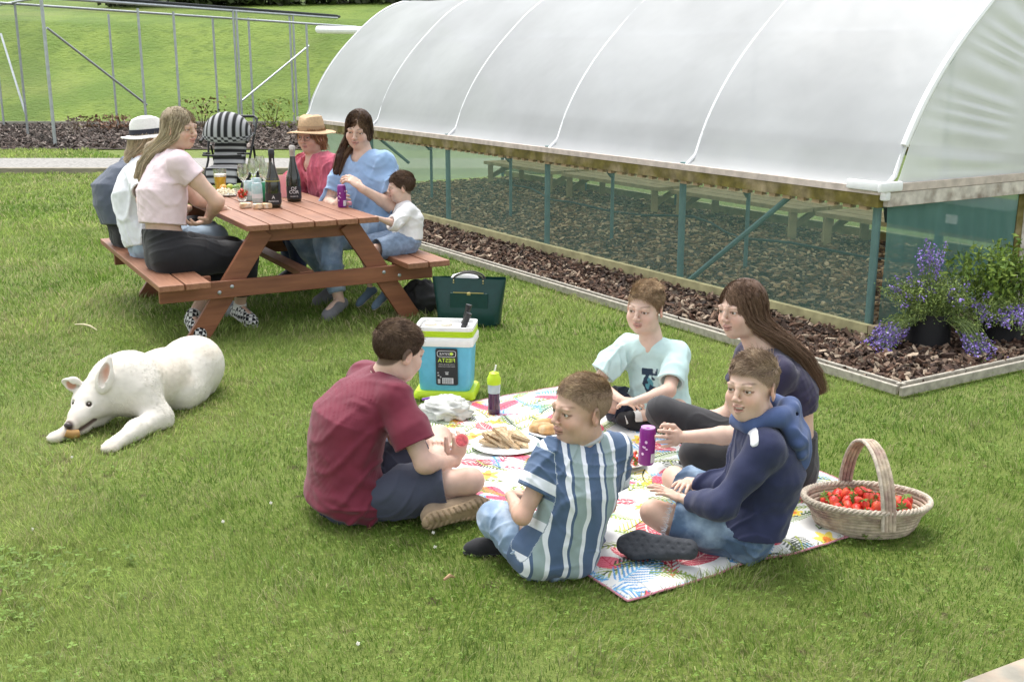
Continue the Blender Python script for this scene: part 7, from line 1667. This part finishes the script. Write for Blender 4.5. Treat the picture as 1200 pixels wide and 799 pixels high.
link('hood', mesh_np('hood', vs, grid_faces(na, nb), True, cs), stm, stl, True)
def striped_panel(nm, p00, ux, uy, nst, z=0, curve=.05):
    vs, cs = [], []
    for i in range(12):
        for j in range(nst*6):
            s_, t = i/11, j/(nst*6-1); vs.append(S3(*(np.array(p00)+np.array(ux)*(s_-.5)+np.array(uy)*t+V(0, curve*(2*s_-1)**2*-1, 0)))); cs.append((.40, .40, .41) if int(t*nst*2+.5) % 2 else (.012, .012, .013))
    me = mesh_np(nm, vs, grid_faces(12, nst*6), True, cs); o = link(nm, me, stm, stl, True); md = o.modifiers.new('thick', 'SOLIDIFY'); md.thickness = .03; return o
striped_panel('seat_back', (0, -.02, .36), (.40, 0, 0), (0, .16, .42), 5); striped_panel('seat', (0, -.30, .34), (.40, 0, 0), (0, .28, .02), 3); striped_panel('leg_rest', (0, -.36, .14), (.38, 0, 0), (0, .06, .2), 2)
for sx in (-1, 1):
    MB().tube([S3(sx*.29, .28, .92), S3(sx*.30, .10, .72), S3(sx*.27, -.05, .42), S3(sx*.27, -.30, .12)], .015, 8).build('frame_tube', blkp, stl, smooth=True)
    MB().tube([S3(sx*.28, .10, .60), S3(sx*.27, .28, .12)], .015, 8).build('frame_tube', blkp, stl); MB().tube([S3(sx*.26, .0, .50), S3(sx*.26, -.22, .52), S3(sx*.2, -.28, .52)], .013, 8).build('arm_rest', blkp, stl)
    for y, r in ((-.33, .09), (.30, .12)):
        wl = MB().tube([S3(sx*.27, y+r*.85*math.cos(t), .0+r+r*.85*math.sin(t)) for t in np.linspace(0, 6.283, 22, endpoint=False)], r*.17, 8, closed=True).build('wheel', blkp, stl, smooth=True)
        MB().lathe([(0, -.012), (r*.7, -.008), (r*.7, .008), (0, .012)], S3(sx*.27, y, r), 16, rot=np.stack([SY, ZZ, SX], 1)).build('hub', galv, wl)
MB().tube([S3(-.29, .28, .92), S3(-.24, .32, .95), S3(.24, .32, .95), S3(.29, .28, .92)], .018, 8).build('handlebar', blkp, stl, smooth=True)
MB().tube([S3(-.27, .28, .14), S3(.27, .28, .14)], .012, 8).build('axle', blkp, stl); MB().tube([S3(-.25, -.28, .5), S3(-.1, -.36, .5), S3(.1, -.36, .5), S3(.25, -.28, .5)], .014, 8).build('bumper_bar', blkp, stl, smooth=True)
MB().tube([S3(-.30, -.20, .66), S3(-.295, .0, .74), S3(-.30, .1, .74)], .02, 8).build('hood_hinge', blkp, stl); MB().tube([S3(.30, -.20, .66), S3(.295, .0, .74), S3(.30, .1, .74)], .02, 8).build('hood_hinge', blkp, stl)
b_ = blob('shopping_basket', S3(0, .05, .22), (.2, .18, .09), mat('black_cloth'), None, None, parent=stl)
# ---------------------------------------------------------------- dog
fur = mat('white_fur', attr=True, rough=.85, var=.05, vs=25, sss=.0, spec=.25)
def dog():
    e = empty('dog', G(180, 482), 'large white dog lying on the lawn chewing, ears pricked and head low', 'dog')
    rump = G(221, 467)+V(0, .10, .140); mid = G(186, 484)+V(.0, .10, .150); ch = G(152, 502)+V(0, .11, .165); d0 = dep(ch)
    hd = at(109, 468, d0-.08); nose = at(78, 499, d0-.26); nm = unit(nose-hd)
    lo = np.min([rump, mid, ch, hd, nose], 0)-.28; hi = np.max([rump, mid, ch, hd, nose], 0)+.28; lo[2] = -.02
    S = SDF(lo, hi, .0065, [(hd+nm*.05, .13, .0040)])
    S.chain([rump+V(.0, .02, .0), mid, ch], [.145, .130, .135], .08)
    S.ell(rump+V(.015, -.02, .03), (.150, .14, .130), None, .06); S.ell(ch+V(-.01, 0, .03), (.13, .12, .13), None, .06)
    nb = lerp(ch, hd, .45)+V(0, .02, .045); S.chain([ch+V(-.02, 0, .05), nb, hd+V(.02, .03, .0)], [.120, .108, .092], .07)
    # head
    EARS = {1: (at(120, 453, dep(hd)-.085), at(128, 421, dep(hd)-.085)), -1: (at(92, 452, dep(hd)-.02), at(74, 447, dep(hd)-.03))}
    side = unit(np.cross(nm, ZZ)); upn = np.cross(side, nm); K_ = 1.22; hl = lambda a, b, c: hd+(nm*a+side*b+upn*c)*K_
    Rr = np.stack([side, nm, upn], 1)
    S.ell(hd, V(.076, .085, .066)*K_, Rr, .03); S.ell(hl(.03, 0, -.012), V(.058, .06, .048)*K_, Rr, .03)
    S.chain([hl(.05, 0, -.004), hl(.10, 0, -.010), hl(.145, 0, -.016)], [.046*K_, .037*K_, .029*K_], .025)
    S.chain([hl(.045, 0, -.048), hl(.10, 0, -.062), hl(.125, 0, -.064)], [.028*K_, .022*K_, .017*K_], .012)
    S.cap(hl(.065, 0, -.036), hl(.15, 0, -.043), .011, .015, .004, 's')
    for s_ in (-1, 1):
        S.ell(hl(.068, s_*.033, .026), V(.013, .012, .011)*K_, Rr, .008, 's'); b0, t0 = EARS[s_]
        ax_ = unit(t0-b0); sd = unit(np.cross(ax_, nm)); Re = np.stack([sd, np.cross(ax_, sd), ax_], 1)
        EL = np.linalg.norm(t0-b0)/.125; S.ell(lerp(b0, t0, .30), V(.037, .016, .056*EL)*K_, Re, .012); S.ell(lerp(b0, t0, .66), V(.019, .010, .048*EL)*K_, Re, .014); S.ell(lerp(b0, t0, .45)+nm*.012, V(.019, .008, .048)*K_, Re, .004, 's')
    # forelegs and haunches
    el = G(186, 502)+V(0, .02, .045); paw = G(131, 529)+V(0, .01, .022); S.chain([ch+V(.05, -.06, .0), el, lerp(el, paw, .5)+ZZ*.010, paw], [.09, .062, .043, .034], .035); S.ell(paw+unit(paw-el)*.02, (.036, .036, .024), None, .02)
    pw2 = G(66, 519)+V(0, .02, .022); el2 = G(112, 503)+V(0, .06, .05); S.chain([ch+V(-.06, 0, 0), el2, pw2], [.07, .045, .030], .03); S.ell(pw2+V(-.012, -.01, 0), (.034, .034, .024), None, .02)
    S.chain([rump+V(.03, -.05, -.02), G(214, 478)+V(0, .02, .07), G(232, 470)+V(0, 0, .035)], [.12, .085, .045], .05)
    S.chain([rump+V(.09, .06, -.05), rump+V(.08, -.04, -.10), rump+V(.03, -.12, -.12)], [.04, .032, .02], .03)
    S.warp(lambda P: (.005*(noise(P@ROT*V(1, .4, 1), 14, 3)-.5)+.002*(noise(P@ROT, 60, 5)-.5)).astype(np.float32), .03)
    S.plane(V(0, 0, .003), -ZZ); vv, ff = S.mesh(); nq = noise(vv, 8, 2)
    q = (vv-hd)@Rr; q = q/K_; earm = (q[:, 2] > .055) & (q[:, 1] > -.02) & (np.abs(q[:, 0]) > .03) & (q[:, 1] < .05)
    col = np.tile(V(.68, .64, .57), (len(vv), 1)); t = (sst(.45, .8, nq)*.5)[:, None]; col = col*(1-t)+V(.60, .52, .41)*t
    for s_ in (-1, 1):
        b0, t0 = EARS[s_]; EL = np.linalg.norm(t0-b0); ax_ = unit(t0-b0); sd = unit(np.cross(ax_, nm)); n3 = np.cross(sd, ax_); n3 = n3*np.sign(n3@nm); q3 = vv-lerp(b0, t0, .46); m = sst(1.1, .75, np.sqrt((q3@ax_/(EL*.42))**2+(q3@sd/.024)**2+((q3@n3-.010)/.013)**2))[:, None]; col = col*(1-m)+V(.50, .26, .18)*m
    m = sst(.030, .015, np.linalg.norm(vv-hl(.165, 0, -.008), axis=1))[:, None]; col = col*(1-m)+V(.07, .05, .045)*m
    m = sst(.05, .02, np.linalg.norm(vv-hl(.14, 0, -.010), axis=1))[:, None]*.4; col = col*(1-m)+V(.35, .25, .22)*m
    m = (sst(.019, .006, np.abs(q[:, 2]+.042))*(q[:, 1] > .06)*(q[:, 1] < .165)*(np.abs(q[:, 0]) < .045))[:, None]*.9; col = col*(1-m)+V(.10, .05, .05)*m
    link('body', mesh_np('body', vv, ff, True, col), fur, e, True)
    for s_ in (-1, 1): MB().lathe([(0, -.011), (.009, -.006), (.011, 0), (.009, .006), (0, .011)], hl(.066, s_*.0325, .0245), 16).build('eye', mat('dog_eye', (.03, .015, .01), .1, 0), e, smooth=True)
    S2 = SDF(nose-.06, nose+.06, .003); S2.ell(hl(.172, 0, -.004), (.020, .013, .015), Rr, 0); v2, f2 = S2.mesh(); link('nose', mesh_np('nose', v2, f2, True), mat('dog_nose', (.05, .035, .035), .35, .1), e, True)
    # fur: short tapering tufts lying back along the body
    rs = np.random.RandomState(6); me_v = vv; tri = ff[rs.randint(len(ff), size=42000)]; a, b, c, dq = me_v[tri[:, 0]], me_v[tri[:, 1]], me_v[tri[:, 2]], me_v[tri[:, 3]]
    nr = np.cross(c-a, dq-b); nr /= np.linalg.norm(nr, axis=1)[:, None]+1e-9; p0 = (a+b+c+dq)/4; qh = (p0-hd)@Rr; isx = (np.linalg.norm(p0-hd, axis=1) > .10) | (qh[:, 1] < .01); okk = isx & (p0[:, 2] > .02) & ~((qh[:, 2] > .05) & (np.abs(qh[:, 0]) > .03) & (np.abs(qh[:, 1]) < .05)) & ~((qh[:, 1] > .05) & (np.abs(qh[:, 0]) < .06)); p0 = p0[okk]; nr = nr[okk]
    fl = unit(rump-ch)*1.0+V(0, 0, -.35); fl = fl+(noise(p0, 14, 3)[:, None]-.5)*V(.8, .8, .5); fl = fl-nr*(fl*nr).sum(1)[:, None]; fl /= np.linalg.norm(fl, axis=1)[:, None]+1e-9; n = len(p0)
    Lh = rs.uniform(.010, .022, n)*np.where(np.linalg.norm(p0-hd, axis=1) < .12, .45, 1.); pa = p0[:, None]-nr[:, None]*.003+(fl*.97+nr*.18)[:, None]*(Lh[:, None]*np.linspace(0, 1, 4)[None])[..., None]
    ribbons('fur_tufts', pa, np.full(n, .0012), np.tile((.74, .71, .64), (n, 1))*rs.uniform(.82, 1.08, n)[:, None], fur, e, rs)
    o = MB().tube([at(77, 507, dep(nose)+.0), at(84, 509, dep(nose)+.01), at(92, 508, dep(nose)+.03)], [.018, .022, .020], 12).build('chew', mat('chew_brown', (.36, .20, .06), .6, .2), smooth=True); tag(o, 'brown chew held in the mouth and paws of the white dog', 'chew')
dog()
# ---------------------------------------------------------------- lettering becomes plain meshes
dg = None
for o in [o for o in COL.objects if o.type == 'FONT']:
    if dg is None: dg = bpy.context.evaluated_depsgraph_get()
    me = bpy.data.meshes.new_from_object(o.evaluated_get(dg)); n = bpy.data.objects.new('lettering', me); COL.objects.link(n); n.parent = o.parent; n.matrix_parent_inverse = o.matrix_parent_inverse.copy(); n.matrix_basis = o.matrix_basis.copy()
    c_ = o.data; bpy.data.objects.remove(o); bpy.data.curves.remove(c_)
